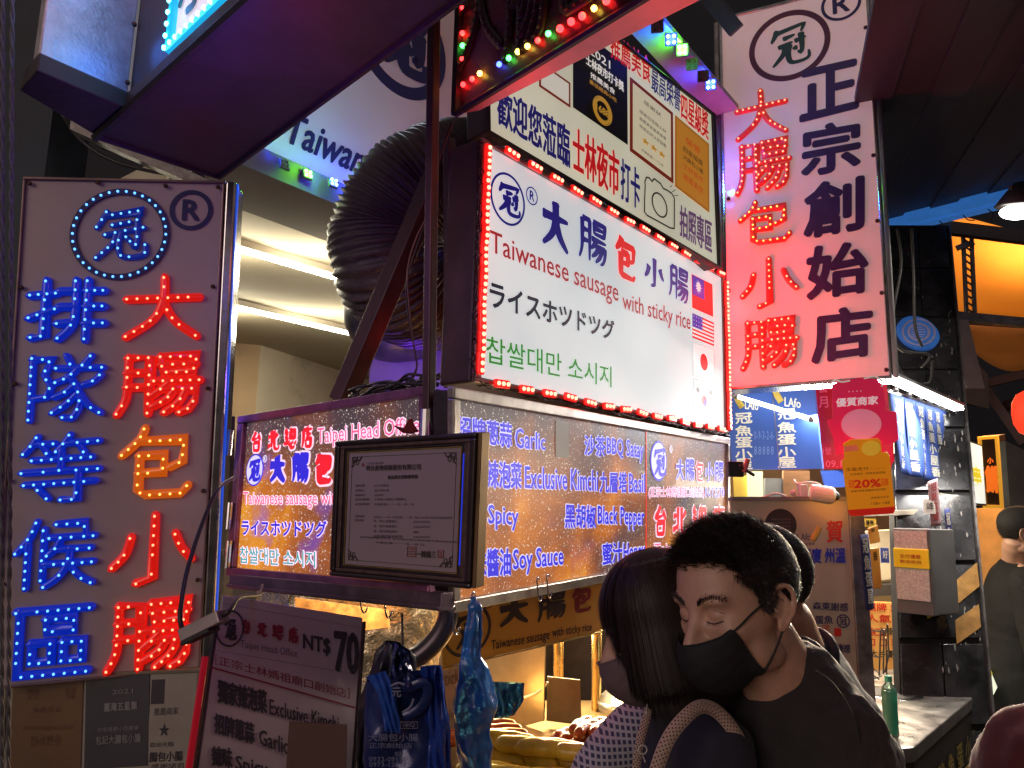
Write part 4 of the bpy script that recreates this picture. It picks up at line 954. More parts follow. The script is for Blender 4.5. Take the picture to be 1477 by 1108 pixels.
for pts in ([(1294, 330), (1300, 380), (1290, 440), (1284, 480)], [(1315, 330), (1318, 400), (1320, 470), (1330, 500)], [(1284, 480), (1300, 505), (1340, 512), (1330, 530)], [(1290, 520), (1310, 548), (1340, 552), (1345, 520)]):
    m.tube(smooth_path([pd(x, y, 3.1) for x, y in pts], 7), .006, 6)
m.build('cable', M_cable, t, smooth=True)

# orange tarpaulin and its frame
M_tarp = mat('orange_tarpaulin', (.75, .24, .03), .6, emit=(1, .28, .02), es=.34, var=.25, scale=1.6, bump=.2, bscale=5)  # emission stands in for lamplight through the translucent sheet
ta = [(1362, 312), (1520, 352), (1520, 455), (1372, 452)]
def tarp(u, v):
    a = pd(1362, 305, 5.2) * (1 - u) + pd(1620, 375, 4.4) * u; b = pd(1374, 455, 5.8) * (1 - u) + pd(1620, 462, 5.4) * u
    return a * (1 - v) + b * v - UP * .10 * math.sin(math.pi * u) * math.sin(math.pi * v)
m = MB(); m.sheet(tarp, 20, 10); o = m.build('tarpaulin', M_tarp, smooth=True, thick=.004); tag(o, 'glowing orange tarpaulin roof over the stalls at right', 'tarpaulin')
t = thing('roof_frame', 'dark steel frame and lattice post under the orange tarpaulin', 'frame', pd(1395, 455, 4.3))
def bar(a, b, w, h, mt, par, name='bar', lab=None):
    a, b = np.asarray(a), np.asarray(b); d = nrm(b - a); x = nrm(np.cross(d, UP) if abs(d[2]) < .95 else np.array([1.0, 0, 0])); y = np.cross(x, d)
    m = MB(); m.box((a + b) / 2, seg(a, b), w, h, (d, x, y)); return m.build(name, mt, par, bevel=.002, label=lab)
bar(pd(1358, 328, 4.3), pd(1520, 348, 4.1), .05, .07, M_dark, t); bar(pd(1372, 456, 4.3), pd(1500, 468, 4.2), .05, .05, M_steel_d, t, 'shelf')
for x in (1389, 1401): bar(pd(x, 338, 4.3), pd(x + 5, 452, 4.3), .018, .018, M_steel_d, t, 'upright')
m = MB()
for k in range(11):
    y = 345 + k * 10; m.tube([pd(1390 + k * .4, y, 4.3), pd(1402 + k * .4, y + 8, 4.3)], .006, 5)
m.build('lattice', M_steel_d, t)
bar(pd(1380, 358, 4.28), pd(1404, 350, 4.28), .02, .03, M_steel_d, t, 'clamp')
bar(pd(1376, 462, 4.2), pd(1400, 560, 4.2), .1, .10, mat('grey_painted_post', (.26, .25, .23), .6, var=.2, dirt=.3), None, 'post'); tag(bpy.data.objects['post'], 'pale grey post below the shelf right of the tiled pillar', 'post')
t = thing('roof_truss', 'rusty brown rafters in the dark behind the tarpaulin frame', 'rafters', pd(1440, 520, 6))
for a, b in (((1390, 500), (1560, 470)), ((1400, 530), (1477, 640)), ((1420, 480), (1560, 560)), ((1395, 560), (1560, 520)), ((1440, 590), (1477, 575))):
    bar(pd(*a, 6.3), pd(*b, 6.0), .05, .07, mat('rust_steel', (.12, .055, .03), .7, .2, var=.4, scale=8) if a == (1390, 500) else M_brown, t)
slabpx('metal_sheet', [(1385, 500), (1425, 540), (1427, 590), (1388, 580)], 6.0, .03, mat('taupe_sheet', (.10, .085, .08), .6, var=.3), 'taupe metal sheet hanging behind the pillar under the rafters', 'sheet')

def drape(u, v): return (pd(1384, 468, 5.6) * (1 - u) + pd(1640, 486, 5.0) * u) * (1 - v) + (pd(1404, 508, 5.9) * (1 - u) + pd(1640, 530, 5.4) * u) * v - UP * .12 * math.sin(math.pi * u * 2.2) * v
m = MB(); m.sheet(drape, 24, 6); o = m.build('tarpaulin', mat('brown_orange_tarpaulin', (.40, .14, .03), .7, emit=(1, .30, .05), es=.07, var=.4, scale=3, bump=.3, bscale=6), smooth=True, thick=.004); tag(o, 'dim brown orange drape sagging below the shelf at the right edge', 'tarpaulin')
# lamps on the right
t = alight('flood_lamp_glow', pd(1440, 330, 2.7), pd(1330, 1000, 2.6), .1, .06, (1, .93, .82), 5)
alight('stall_lamp_glow', pd(1262, 690, 2.35), pd(1150, 960, 1.2), .3, .1, (1, .80, .56), 7, 70)  # the second of these is an unseen warm lamp added for the man's neck
t = thing('flood_lamp', 'bright white flood lamp under the canopy at the right edge', 'lamp', pd(1465, 290, 2.8))
m = MB(); m.lathe(pd(1474, 284, 2.8), [(0, .06), (.03, .06), (.055, .02), (.085, -.035), (.08, -.04), (0, -.03)], 24, ax=[nrm([1, 0, 0]), nrm([0, 1, .2]), nrm([.25, .1, 1])]); m.build('shade', M_dark, t, smooth=True)
m = MB(); m.ball(pd(1468, 306, 2.78), .055, 16, 10, (1.15, .8, .45)); m.build('bulb', mat('flood_glow_lens', (.9, .9, .9), .3, emit=(.95, 1, .92), es=14, var=0), t, smooth=True)
bar(pd(1462, 268, 2.8), pd(1466, 290, 2.8), .03, .02, M_dark, t, 'bracket')
t = thing('led_strip_light', 'slanted white LED strip light above the blue banners at right', 'lamp', pd(1330, 570, 2.95))
a, b = pd(1282, 546, 2.75), pd(1382, 590, 3.25); d = nrm(b - a); x = nrm(np.cross(d, UP)); y = np.cross(x, d)
m = MB(); m.box((a + b) / 2 + y * .015, seg(a, b), .05, .012, (d, x, y)); m.build('housing', M_steel, t)
m = MB()
for q in resample([a, b], .018):
    for s_ in (-1, 0, 1): m.ball(q + x * s_ * .015, .008, 6, 4)
m.build('led_dots', mat('white_strip_led', (.9, .9, .9), .3, emit=(1, 1, .97), es=16, var=0), t, smooth=True, kind='stuff')
alight('strip_glow', (a + b) / 2 - UP * .05, (a + b) / 2 - UP * 2 - np.array([.5, 1.0, 0]), .9, .06, (1, .97, .92), 26)

# ---- neighbour stall: blue glass boards
pb = Pan([(1047, 563), (1173, 552), (1186, 676), (1056, 678)], 3.3)
t = thing('stall_board', 'blue board with pale vertical characters below the pink white signboard', 'sign', pb.pt(.5, 1))
m = MB(); m.pbox(pb, 0, 0, 1, 1, -.02, 0); m.build('panel', pr(62, 92, 160, .55, .15), t)
m = MB(); CR = pr(215, 212, 190, .6)
for (x, w_, ys) in ((1061, 24, (596, 614, 631, 648, 662)), (1122, 26, (590, 609, 627, 645, 660))):
    for ch, y in zip('冠魚蛋小屋', ys): char(m, pb, ch, x, y, x + w_, y + 15, .03, .002)
line(m, pb, 'LAfo', (1075, 577, 590), (1094, 579, 592), .02); line(m, pb, 'LAfo', (1132, 573, 586), (1155, 576, 589), .02)
m.build('lettering', CR, t)
m = MB()
for x, y in ((1063, 576), (1119, 568)):
    m.tube([pb.P(x - 2, y - 8, .003), pb.P(x + 2, y + 2, .003), pb.P(x + 8, y + 12, .003)], .014, 8, flat=(pb.n, .003))
m.build('sausage_print', pr(190, 165, 70, .5), t, smooth=True)
m = MB()
for k in range(5):
    line(m, pb, ['0', '9', '3', '2', '6'][k] + '-', (1088 + k * 6, 622, 634), (1093 + k * 6, 622, 634), 0, .001); line(m, pb, '8', (1088 + k * 6, 644, 656), (1092 + k * 6, 644, 656), 0, .001)
m.build('faint_lettering', pr(110, 140, 195, .5), t)
m = MB(); m.pbox(pb, .545, 0, .555, 1, .001, .004); m.build('seam', M_steel, t)
t = thing('tube_light', 'white tube light slanting across the blue board', 'lamp', pb.P(1125, 590, .08))
a, b = pb.P(1072, 575, .07), pb.P(1179, 608, .07); m = MB(); m.tube([a, b], .009, 8); m.build('tube', mat('cool_tube', (.9, .9, .9), .3, emit=(.9, .95, 1), es=9, var=0), t, smooth=True)
m = MB()
for q in (a, b): m.ball(q, .013, 8, 6)
m.build('end_cap', M_steel, t, smooth=True)
pr2 = Pan([(1174, 552), (1278, 546), (1291, 676), (1187, 677)], 3.25)
t = thing('stall_board', 'dark red board with phone digits behind the pink card', 'sign', pr2.pt(.5, 1))
m = MB(); m.pbox(pr2, 0, 0, 1, 1, -.02, 0); m.build('panel', pr(150, 14, 30, .5, .2), t)
m = MB(); char(m, pr2, '營', 1180, 553, 1193, 566, .02); char(m, pr2, '月', 1181, 572, 1194, 588, .02); line(m, pr2, '1號', (1187, 645, 656), (1199, 645, 656)); line(m, pr2, '09.1', (1191, 664, 674), (1214, 664, 674), 0)
m.build('lettering', pr(190, 60, 80, .5), t)
slabpx('banner_strip', [(1184, 679), (1310, 676), (1318, 702), (1190, 703)], 3.3, .01, pr(48, 80, 160, .4), 'short blue strip banner hanging below the red board', 'banner')
m = MB(); pq = Pan([(1184, 679), (1310, 676), (1318, 702), (1190, 703)], 3.28)
char(m, pq, '小', 1193, 679, 1209, 688, .04, .004); char(m, pq, '屋', 1194, 688, 1211, 700, .04, .004); char(m, pq, '小', 1288, 679, 1302, 688, .04, .004); char(m, pq, '屋', 1288, 689, 1303, 700, .04, .004); m.build('lettering', CR, bpy.data.objects['banner_strip'])

# narrow blue flags
def hang(name, pts, depth0, depth1, mt, label, cat, text, tm, tx, group=None, sway=.012, nrows=None):
    """cloth strip seen between four corners, gently waving"""
    c = [pd(*pts[0], depth0), pd(*pts[1], depth1), pd(*pts[2], depth1), pd(*pts[3], depth0)]
    nn = nrm(np.cross(c[1] - c[0], c[3] - c[0])); nn = nn if np.dot(nn, CAMP - c[0]) > 0 else -nn
    ph = random.uniform(0, 6)
    def f(u, v, h=0): q = (c[0] * (1 - u) + c[1] * u) * (1 - v) + (c[3] * (1 - u) + c[2] * u) * v; return q + nn * (h + sway * v * math.sin(5 * u + ph + 2.5 * v))
    t = thing(name, label, cat, f(.5, 1), group)
    m = MB(); m.sheet(lambda u, v: f(u, v), 6, 12); m.build('cloth', mt, t, smooth=True, thick=.002)
    m = MB(); n = len(text)
    for i, ch in enumerate(text):
        V, F, lo, hi = glyphs(ch)
        for k, (dx, dy) in enumerate([(0, 0), (.05, 0), (0, .05), (-.05, 0)]):
            vs = []
            for x, y, _ in V:
                X = (x - lo[0]) / (hi[0] - lo[0]) + dx; Y = 1 - (y - lo[1]) / (hi[1] - lo[1]) + dy
                u_ = tx[0] + (tx[1] - tx[0]) * X; v_ = tx[2] + (tx[3] - tx[2]) * (i + Y * .84) / n
                vs.append(f(u_, v_, .003 + k * .0001))
            m.add(vs, F)
    m.build('lettering', tm, t)
    return t
MBF = mat('blue_flag_cloth', (.035, .085, .36), .7, var=.15, scale=20, bump=.1); MCR = mat('cream_print', (.62, .60, .50), .6, var=.1)
edges = [(1284, 566, 1296, 680), (1303, 573, 1313, 686), (1319, 578, 1329, 690), (1333, 583, 1344, 694), (1345, 587, 1356, 697), (1356, 590, 1367, 699), (1366, 593, 1376, 699)]
names = ['nearest and leftmost', 'second from the left', 'third from the left', 'fourth from the left', 'fifth from the left', 'last, against the pillar']
for k in range(6):
    a, b = edges[k], edges[k + 1]
    hang('blue_flag', [(a[0], a[1]), (b[0], b[1]), (b[2], b[3]), (a[2], a[3])], 2.9 + k * .07, 2.97 + k * .07, MBF, 'narrow blue flag with cream characters under the strip light, ' + names[k], 'flag', '冠魚蛋小屋香', MCR, (.25, .72, .06, .95), 'narrow blue flags under the strip light', .01)
t = thing('flag_rail', 'thin rail with clips that carries the narrow blue flags', 'rail', pd(1330, 580, 3.1)); m = MB(); m.tube([pd(1282, 563, 2.9), pd(1370, 594, 3.33)], .006, 6)
for k in range(6): m.ball(pd(edges[k][0] + 8, edges[k][1] - 3, 2.92 + k * .07), .012, 6, 4)
m.build('rail', M_steel, t)

# ---- pink card and yellow card
pk = Pan([(1192, 548), (1296, 545), (1296, 655), (1192, 655)], 2.55)
t = thing('pink_card', 'bright pink cut out card with white heading hanging below the signboard', 'card', pk.pt(.5, 1))
out = [(1200, 556), (1212, 549), (1240, 545), (1264, 547), (1273, 556), (1276, 574), (1277, 592), (1292, 594), (1296, 634), (1284, 642), (1268, 640), (1266, 652), (1206, 656), (1202, 632), (1193, 609), (1194, 606), (1201, 604)]
m = MB(); m.prism([pk.P(x, y, .003) for x, y in out], -pk.n * .003); m.build('card', pr(228, 30, 88, .22), t)
m = MB(); q = [pk.P(x, y, .004) for x, y in [(1194, 558), (1204, 548), (1214, 551), (1226, 549)]]; m.tube(smooth_path(q, 5), .003, 5, flat=(pk.n, .001)); q = [pk.P(x, y, .004) for x, y in [(1246, 546), (1262, 543), (1271, 550), (1272, 558)]]; m.tube(smooth_path(q, 5), .003, 5, flat=(pk.n, .001)); m.build('card_edge', pr(240, 230, 220, .2), t)
m = MB(); line(m, pk, '優質商家', (1206, 575, 587), (1266, 571, 583), .03, .005); line(m, pk, '・・・・', (1224, 564, 566), (1242, 563, 565), 0, .005); m.build('lettering', pr(250, 225, 230, .3), t)
m = MB(); u, v = pk.uv(1242, 612); m.disc(pk, u, v, radius(pk, 1242, 612, 22), .0045, 40, a=1.2); m.build('pale_oval', pr(242, 150, 180, .2), t)
py_ = Pan([(1213, 662), (1282, 654), (1291, 737), (1223, 743)], 2.52)
t = thing('yellow_card', 'orange yellow discount card hanging below the pink card', 'card', py_.pt(.5, 1))
m = MB(); m.prism([py_.P(x, y, .003) for x, y in [(1214, 664), (1218, 661), (1216, 640), (1226, 634), (1266, 632), (1270, 636), (1272, 653), (1279, 652), (1283, 657), (1291, 735), (1288, 740), (1228, 744), (1224, 740)]], -py_.n * .003); m.build('card', pr(246, 158, 26, .2), t)
m = MB(); m.prism([py_.P(x, y, .0034) for x, y in [(1223.3, 735), (1290.6, 730), (1291, 736), (1288, 740), (1228, 744), (1224, 740)]], py_.n * .0004); line(m, py_, '20%', (1232, 692, 703), (1270, 690, 701), .05, .005); char(m, py_, '最高', 1224, 691, 1232, 703, 0, .005); char(m, py_, '回饋', 1271, 689, 1281, 700, 0, .005); m.build('lettering', pr(214, 40, 26, .2), t)
m = MB(); line(m, py_, '全盈支付 - - - - -', (1220, 674, 679), (1278, 671, 676), 0, .005); line(m, py_, '本店適用・每筆最高回饋', (1226, 682, 685), (1277, 679, 682), 0, .005); line(m, py_, '・單筆消費滿額即享回饋・', (1224, 707, 710), (1280, 703, 706), 0, .005); line(m, py_, '詳情請洽店家', (1256, 716, 719), (1282, 714, 717), 0, .005); line(m, py_, '＊活動＊ ＊優惠', (1256, 724, 728), (1283, 722, 726), 0, .005); m.build('small_print', pr(120, 50, 20, .1), t)
m = MB(); u, v = py_.uv(1256, 646); m.disc(py_, u, v, .026, .0045, 24, a=1.1); m.build('label_patch', pr(250, 200, 60, .2), t)
m = MB(); q = [py_.P(x, y, .0045) for x, y in [(1217, 643), (1236, 641), (1238, 649), (1218, 651)]]; m.prism(q, py_.n * .0005); m.build('label_patch', pr(230, 120, 90, .2), t)

# ---- stall interior behind, security camera
slabpx('stall_wall', [(1050, 676), (1330, 676), (1345, 960), (1050, 960)], 4.3, .05, mat('warm_stall_wall', (.40, .26, .12), .6, var=.25, scale=2.2, dirt=.2), 'warm lit rear wall of the neighbour stall', 'wall')
pw = Pan([(1058, 678), (1101, 678), (1101, 722), (1058, 722)], 3.9)
slabpx('price_sheet', [(1058, 688), (1077, 686), (1078, 722), (1060, 722)], 3.9, .01, pr(222, 190, 80, .4), 'yellow sheet on the rear wall of the neighbour stall', 'poster')
slabpx('paper_sheet', [(1078, 680), (1100, 680), (1101, 722), (1079, 722)], 3.88, .01, pr(225, 225, 190, .6), 'white lit paper beside the yellow sheet on the rear wall', 'poster')
slabpx('wood_panel', [(1130, 679), (1168, 679), (1168, 722), (1130, 722)], 3.9, .02, mat('brown_wood', (.16, .08, .035), .6, var=.3, stretch=(1, 1, 6)), 'brown wooden panel behind the security camera', 'panel')
slabpx('grey_panel', [(1103, 690), (1129, 690), (1129, 722), (1103, 722)], 3.9, .02, mat('slate_grey', (.13, .15, .17), .5, var=.2), 'grey panel left of the security camera', 'panel')
t = thing('security_camera', 'small white security camera on top of the steel partition', 'camera', pd(1160, 720, 2.75))
X = nrm([1, -.2, -.15]); m = MB(); m.lathe(pd(1168, 710, 2.72) , [(0, 0), (.028, 0), (.030, .01), (.030, .075), (.022, .085), (0, .085)], 18, ax=[np.cross(X, UP), nrm(np.cross(np.cross(X, UP), X)), X]); m.build('body', mat('cream_plastic', (.60, .56, .46), .4, var=.1), t, smooth=False, bevel=.002)
m = MB(); m.ball(pd(1168, 710, 2.72) + X * .083, .018, 12, 8); m.build('lens', M_black, t, smooth=True)
m = MB(); m.box(pd(1157, 708, 2.74), .028, .04, .045); m.box(pd(1157, 722, 2.74), .018, .03, .05); m.build('mount', mat('white_plastic', (.62, .60, .54), .4, var=.1), t, bevel=.003)
m = MB(); m.tube(smooth_path([pd(1145, 692, 2.76), pd(1150, 698, 2.74), pd(1165, 696, 2.74), pd(1180, 698, 2.74), pd(1188, 708, 2.74)], 6), .004, 6); m.tube(smooth_path([pd(1140, 719, 2.74), pd(1120, 712, 2.74), pd(1098, 718, 2.74), pd(1070, 722, 2.74)], 6), .004, 6); m.ball(pd(1144, 711, 2.74), .012, 8, 6); m.build('cable', mat('white_cable', (.6, .55, .48), .5, var=.1), t, smooth=True)

# ---- steel partition with congratulation lettering
pg = Pan([(1054, 722), (1222, 722), (1236, 965), (1060, 965)], 2.65); PG = pg
t = thing('steel_partition', 'steel partition with red and blue handwritten characters behind the men', 'partition', pg.pt(.5, 1))
M_ptn = mat('brushed_partition', (.62, .52, .38), .38, .55, var=.15, scale=5, bump=.04, bscale=120, dirt=.15, stretch=(1, 1, .3))
m = MB(); m.pbox(pg, 0, 0, 1, 1.5, -.02, 0); m.build('sheet', M_ptn, t)
m = MB(); m.pbox(pg, 0, -.022, 1.0, 0, -.03, .012); m.build('top_rail', mat('grey_rail', (.20, .17, .17), .5, .4, var=.2), t); m = MB(); m.pbox(pg, 1.0, -.02, 1.13, 1.5, -.06, .01); m.build('post', M_steel_d, t, bevel=.003)
m = MB(); u, v = pg.uv(1126, 757); m.disc(pg, u, v, radius(pg, 1126, 757, 23), .002, 40); o = m.build('round_label', pr(44, 36, 38), t)
m = MB()
for k, y in enumerate((748, 753, 758, 763, 768)): line(m, pg, '推薦美食榮譽', (1112, y, y + 2.5), (1140, y, y + 2.5), 0, .003)
m.build('small_print', pr(110, 100, 98), o)
m = MB(); line(m, pg, '賀', (1192, 752, 782), (1215, 750, 782), .02); char(m, pg, '■', 1203, 906, 1213, 918, 0); char(m, pg, '國', 1186, 902, 1196, 915); m.build('lettering', pr(196, 40, 30), t)
m = MB(); line(m, pg, '1夏廈 州溫', (1150, 792, 812), (1219, 790, 812), .03); m.build('lettering', pr(36, 50, 170), t)
m = MB(); line(m, pg, '森東謝感', (1172, 868, 879), (1223, 870, 882), .02); line(m, pg, '蛋魚', (1175, 888, 900), (1201, 888, 900), .02); u, v = pg.uv(1216, 896); m.ring(pg, u, v, radius(pg, 1216, 896, 9), .004, .001, .002, 28); char(m, pg, '冠', 1211, 890, 1221, 902, .02); line(m, pg, '謝感', (1208, 928, 940), (1226, 930, 942), .02); line(m, pg, 'LAfo', (1150, 770, 781), (1169, 769, 779), 0); line(m, pg, '魚小屋推薦', (1151, 783, 786), (1175, 783, 786), 0); m.build('lettering', pr(52, 44, 90), t)
m = MB(); m.tube(smooth_path([pg.P(x, y, .002) for x, y in ((1181, 760), (1178, 768), (1171, 780))], 4), .010, 8, flat=(pg.n, .002)); m.build('sausage_print', pr(205, 165, 70), t, smooth=True)

# ---- things hung and stood inside the neighbour stall
t = hang('noren_strip', [(1240, 772), (1252, 770), (1262, 878), (1250, 880)], 2.6, 2.62, mat('navy_cloth', (.02, .03, .12), .8, var=.2), 'narrow navy cloth strip with white circles beside the steel partition', 'banner', '冠魚蛋屋', MCR, (.2, .8, .05, .95), None, .004)
for k, (pts, lab) in enumerate((([(1252, 762), (1266, 758), (1270, 782), (1256, 785)], 'upper'), ([(1254, 792), (1268, 790), (1272, 848), (1258, 850)], 'lower'))):
    o = slabpx('hanging_label', pts, 2.9, .006, pr(196, 140, 50), lab + ' ochre label hanging inside the neighbour stall', 'label')
    g = Pan(pts, 2.9 - .004); m = MB()
    for j in range(3 if k else 1): put(m, g, '香魚蛋'[j], *[np.array(z) for z in ((.3, .08 + .3 * j), (.3, .3 + .3 * j), (.75, .08 + .3 * j), (.75, .3 + .3 * j))], .02, .003, 0)
    m.build('lettering', pr(60, 40, 20), o)
t = thing('ticket_machine', 'grey box with white sheet and yellow sticker in the neighbour stall', 'machine', pd(1320, 870, 2.9))
pm_ = panv(1288, 764, 2.85, [.6, -.8, 0], .125, .29)
m = MB(); m.pbox(pm_, -.03, -.02, 1.03, 1.03, -.20, -.002); m.build('cabinet', mat('grey_cabinet', (.14, .13, .12), .5, .3, var=.2), t, bevel=.004)
m = MB(); m.pbox(pm_, .02, .01, .97, .86, -.001, .003); m.build('front_sheet', mat('speckled_white', (.62, .60, .52), .5, var=.35, scale=120), t)
m = MB(); m.pbox(pm_, .0, .23, 1.02, .47, .004, .010); m.build('sticker', pr(235, 200, 20, .1), t, bevel=.003)
m = MB(); put(m, pm_, '支付優惠', *[np.array(z) for z in ((.2, .30), (.2, .35), (.8, .30), (.8, .35))], .02, .012, 0); put(m, pm_, '歡迎使用', *[np.array(z) for z in ((.2, .37), (.2, .41), (.8, .37), (.8, .41))], .02, .012, 0); m.build('lettering', pr(190, 90, 20), t)
po = panv(1246, 868, 3.3, [1, -.05, 0], .30, .235)
t = thing('menu_sheet', 'orange menu sheet with red and black characters behind the counter', 'menu board', po.pt(.5, 1))
m = MB(); m.pbox(po, 0, 0, 1.1, 1.2, -.01, 0); m.build('sheet', pr(222, 160, 80, .25), t)
m = MB()
for j, (s, y) in enumerate((('招牌 魚蛋 套餐', .02), ('人氣 魚蛋 麵', .22), ('紅 ． 白', .46), ('□ □ 套 ． 餐 □', .64))): put(m, po, s, *[np.array(z) for z in ((.02, y), (.02, y + .14), (1.0, y), (1.0, y + .14))], .03, .003, 0)
m.build('lettering', pr(210, 50, 30), t)
m = MB(); put(m, po, '加辣 合又中', *[np.array(z) for z in ((.2, .44), (.2, .58), (.66, .44), (.66, .58))], .02, .004, 0); put(m, po, '大谷優 蒜瀧成隨合全', *[np.array(z) for z in ((.05, .84), (.05, .97), (1.05, .84), (1.05, .97))], .02, .004, 0); m.build('lettering', pr(50, 40, 30), t)

slabpx('shelf', [(1236, 846), (1300, 842), (1300, 858), (1236, 862)], 3.5, .10, mat('dark_shelf_gap', (.03, .025, .02), .6), 'dark shelf edge above the orange menu sheet', 'shelf')  # dark strip imitates the shaded gap among the shelves
slabpx('cream_cupboard', [(1234, 768), (1288, 764), (1290, 836), (1236, 842)], 3.6, .05, mat('cream_cupboard', (.50, .42, .28), .5, var=.15), 'cream cupboard doors behind the hanging labels', 'cupboard', bevel=.004)
for k, (x_, y_, w_, h_, c_, s_, lb) in enumerate(((1270, 790, 12, 22, (70, 84, 150), '好', 'small blue white notice on the cream cupboard'), (1244, 748, 20, 12, (210, 170, 60), '優惠', 'small yellow notice above the cream cupboard'), (1332, 720, 16, 20, (160, 150, 140), '公告', 'grey notice on the tiled pillar under the blue flags'), (1352, 800, 14, 34, (90, 70, 60), '告示', 'brown faded notice on the tiled pillar'), (1300, 712, 18, 14, (180, 60, 60), '♥', 'little red sticker on the wall behind the ticket machine'))):
    g = panv(x_, y_, 3.0 if x_ > 1320 else 3.2, [1, 0, 0], w_ / FPX * 3.1, h_ / FPX * 3.1); o = MB().pbox(g, 0, 0, 1, 1, -.004, 0).build('notice', pr(*c_), None); tag(o, lb, 'notice')
    m = MB(); put(m, g, s_, *[np.array(z) for z in ((.2, .2), (.2, .7), (.8, .2), (.8, .7))], .02, .002, 0); m.build('print', pr(40, 30, 30) if c_[0] > 100 else pr(220, 215, 200), o)
# counter
zk = zf(1340, 1000, 2.9); k0, k1, k2, k3, k4 = [pz(x, y, zk) for x, y in ((1422, 990), (1318, 1078), (1150, 1090), (1160, 975), (1330, 962))]
t = thing('steel_counter', 'steel counter of the neighbour stall with round sink hole and dark front', 'counter', np.array([k1[0], k1[1], 0]))
m = MB(); m.prism([k0, k1, k2, k3, k4], -UP * .04); m.build('worktop', mat('scratched_worktop', (.48, .45, .40), .30, .85, var=.35, scale=16, bump=.1, bscale=60, dirt=.15), t, bevel=.004)
m = MB(); kk = [k0, k1, k2, k3, k4]; cc = sum(kk) / 5; m.prism([q * .985 + cc * .015 - UP * .041 for q in kk], -UP * (zk - .05)); m.build('base', mat('dark_stone_front', (.05, .038, .028), .5, var=.6, scale=30, bump=.2, bscale=50), t)
sc = pz(1281, 1000, zk); m = MB(); m.lathe(sc - UP * .001, [(.085, .003), (.11, .003), (.115, .0), (.11, .002)], 32); m.build('sink_rim', M_chrome, t, smooth=True); m = MB(); m.lathe(sc, [(0, .0022), (.088, .0022), (.088, .001)], 32); m.build('sink_hole', M_black, t)
pfn = pan3(k1 - UP * .02 + nrm(k0 - k1) * .0, (k0 - k1), -UP * .9); m = MB()
for j in range(7): put(m, pfn, '香脆魚蛋小屋讚'[j], *[np.array(z) for z in ((.10 + .12 * j, .09), (.10 + .12 * j, .17), (.18 + .12 * j, .09), (.18 + .12 * j, .17))], .02, .004, 0)
for j in range(9): put(m, pfn, '人氣第一名必吃美食'[j], *[np.array(z) for z in ((.22 + .085 * j, .21), (.22 + .085 * j, .30), (.28 + .085 * j, .21), (.28 + .085 * j, .30))], .02, .004, 0)
m.pbox(pfn, .2, .185, 1, .19, .003, .005)
m.build('lettering', pr(170, 145, 70), t)
m = MB(); put(m, pfn, '讚', *[np.array(z) for z in ((.02, .08), (.02, .2), (.09, .08), (.09, .2))], .02, .004, 0); m.build('lettering', pr(170, 145, 70), t)
slabpx('back_splash', [(1232, 938), (1345, 955), (1345, 985), (1232, 962)], 3.35, .02, M_steel, 'brushed steel splash strip behind the sink', 'splashback')
# wire rack
t = thing('wire_rack', 'small wire rack on the counter beside the green bottle', 'rack', pd(1268, 985, 2.75)); m = MB()
for pts in ([(1225, 905), (1278, 912), (1280, 900)], [(1270, 908), (1268, 975)], [(1275, 908), (1274, 972)], [(1280, 900), (1282, 945), (1276, 970)], [(1228, 972), (1255, 960), (1272, 975), (1245, 985)], [(1230, 965), (1250, 968), (1268, 980)], [(1278, 920), (1279, 974)], [(1225, 940), (1268, 948)]):
    m.tube([pd(x, y, 2.75) for x, y in pts], .0028, 5)
m.build('wires', M_steel_d, t)
# bottle
bz = pz(1286, 1064, zk); hgt = seg(bz, bz + UP * .1)
yb = bz[1]; H_ = zf(1282, 975, yb) - zk; s_ = H_ / .27
t = thing('soap_bottle', 'clear plastic bottle with green liquid and cap on the steel counter', 'bottle', bz)
M_pet = mat('clear_plastic', (.55, .85, .70), .08, var=0, trans=.85, spec=.6); M_liq = mat('green_liquid', (.10, .55, .30), .15, var=.05, emit=(.05, .55, .28), es=.10)
prof = [(0, .001), (.030, .0), (.034, .006), (.032, .05), (.034, .06), (.032, .11), (.0335, .14), (.034, .19), (.028, .215), (.014, .235), (.013, .245)]
m = MB(); m.lathe(bz + UP * .004, [(r * s_, z * s_) for r, z in prof], 24); m.build('bottle', M_pet, t, smooth=True)
m = MB(); m.lathe(bz + UP * .008, [(0, .004 * s_)] + [(r * s_ * .93, z * s_) for r, z in prof[2:8]] + [(0, .19 * s_)], 24); m.build('liquid', M_liq, t, smooth=True)
m = MB(); m.lathe(bz + UP * (.245 * s_), [(0, .026 * s_), (.015 * s_, .026 * s_), (.0165 * s_, .022 * s_), (.0165 * s_, 0), (0, 0)], 20); m.build('cap', mat('mint_cap', (.08, .55, .36), .35, var=.1), t, smooth=False, bevel=.001)
# leaning board and strips on the pillar foot
slabpx('wooden_board', [(1340, 878), (1364, 866), (1371, 980), (1352, 992)], 2.95, .02, mat('grey_weathered_board', (.26, .23, .18), .7, var=.5, scale=14, stretch=(6, 6, 1), bump=.2), 'weathered printed board leaning on the tiled pillar', 'board', bevel=.002)
g = Pan([(1340, 878), (1364, 866), (1371, 980), (1352, 992)], 2.93); m = MB()
for j in range(2): put(m, g, '※ㄨ'[j], *[np.array(z) for z in ((.25, .1 + .4 * j), (.25, .4 + .4 * j), (.85, .1 + .4 * j), (.85, .4 + .4 * j))], .02, .006, 0)
m.build('lettering', M_dark, bpy.data.objects['wooden_board'])
hang('noren_strip', [(1362, 735), (1370, 733), (1380, 845), (1371, 848)], 3.0, 3.0, mat('navy_cloth_b', (.03, .04, .16), .8, var=.2), 'navy strip with white circles on the tiled pillar', 'banner', '冠魚蛋小屋', MCR, (.2, .8, .05, .95), None, .003)
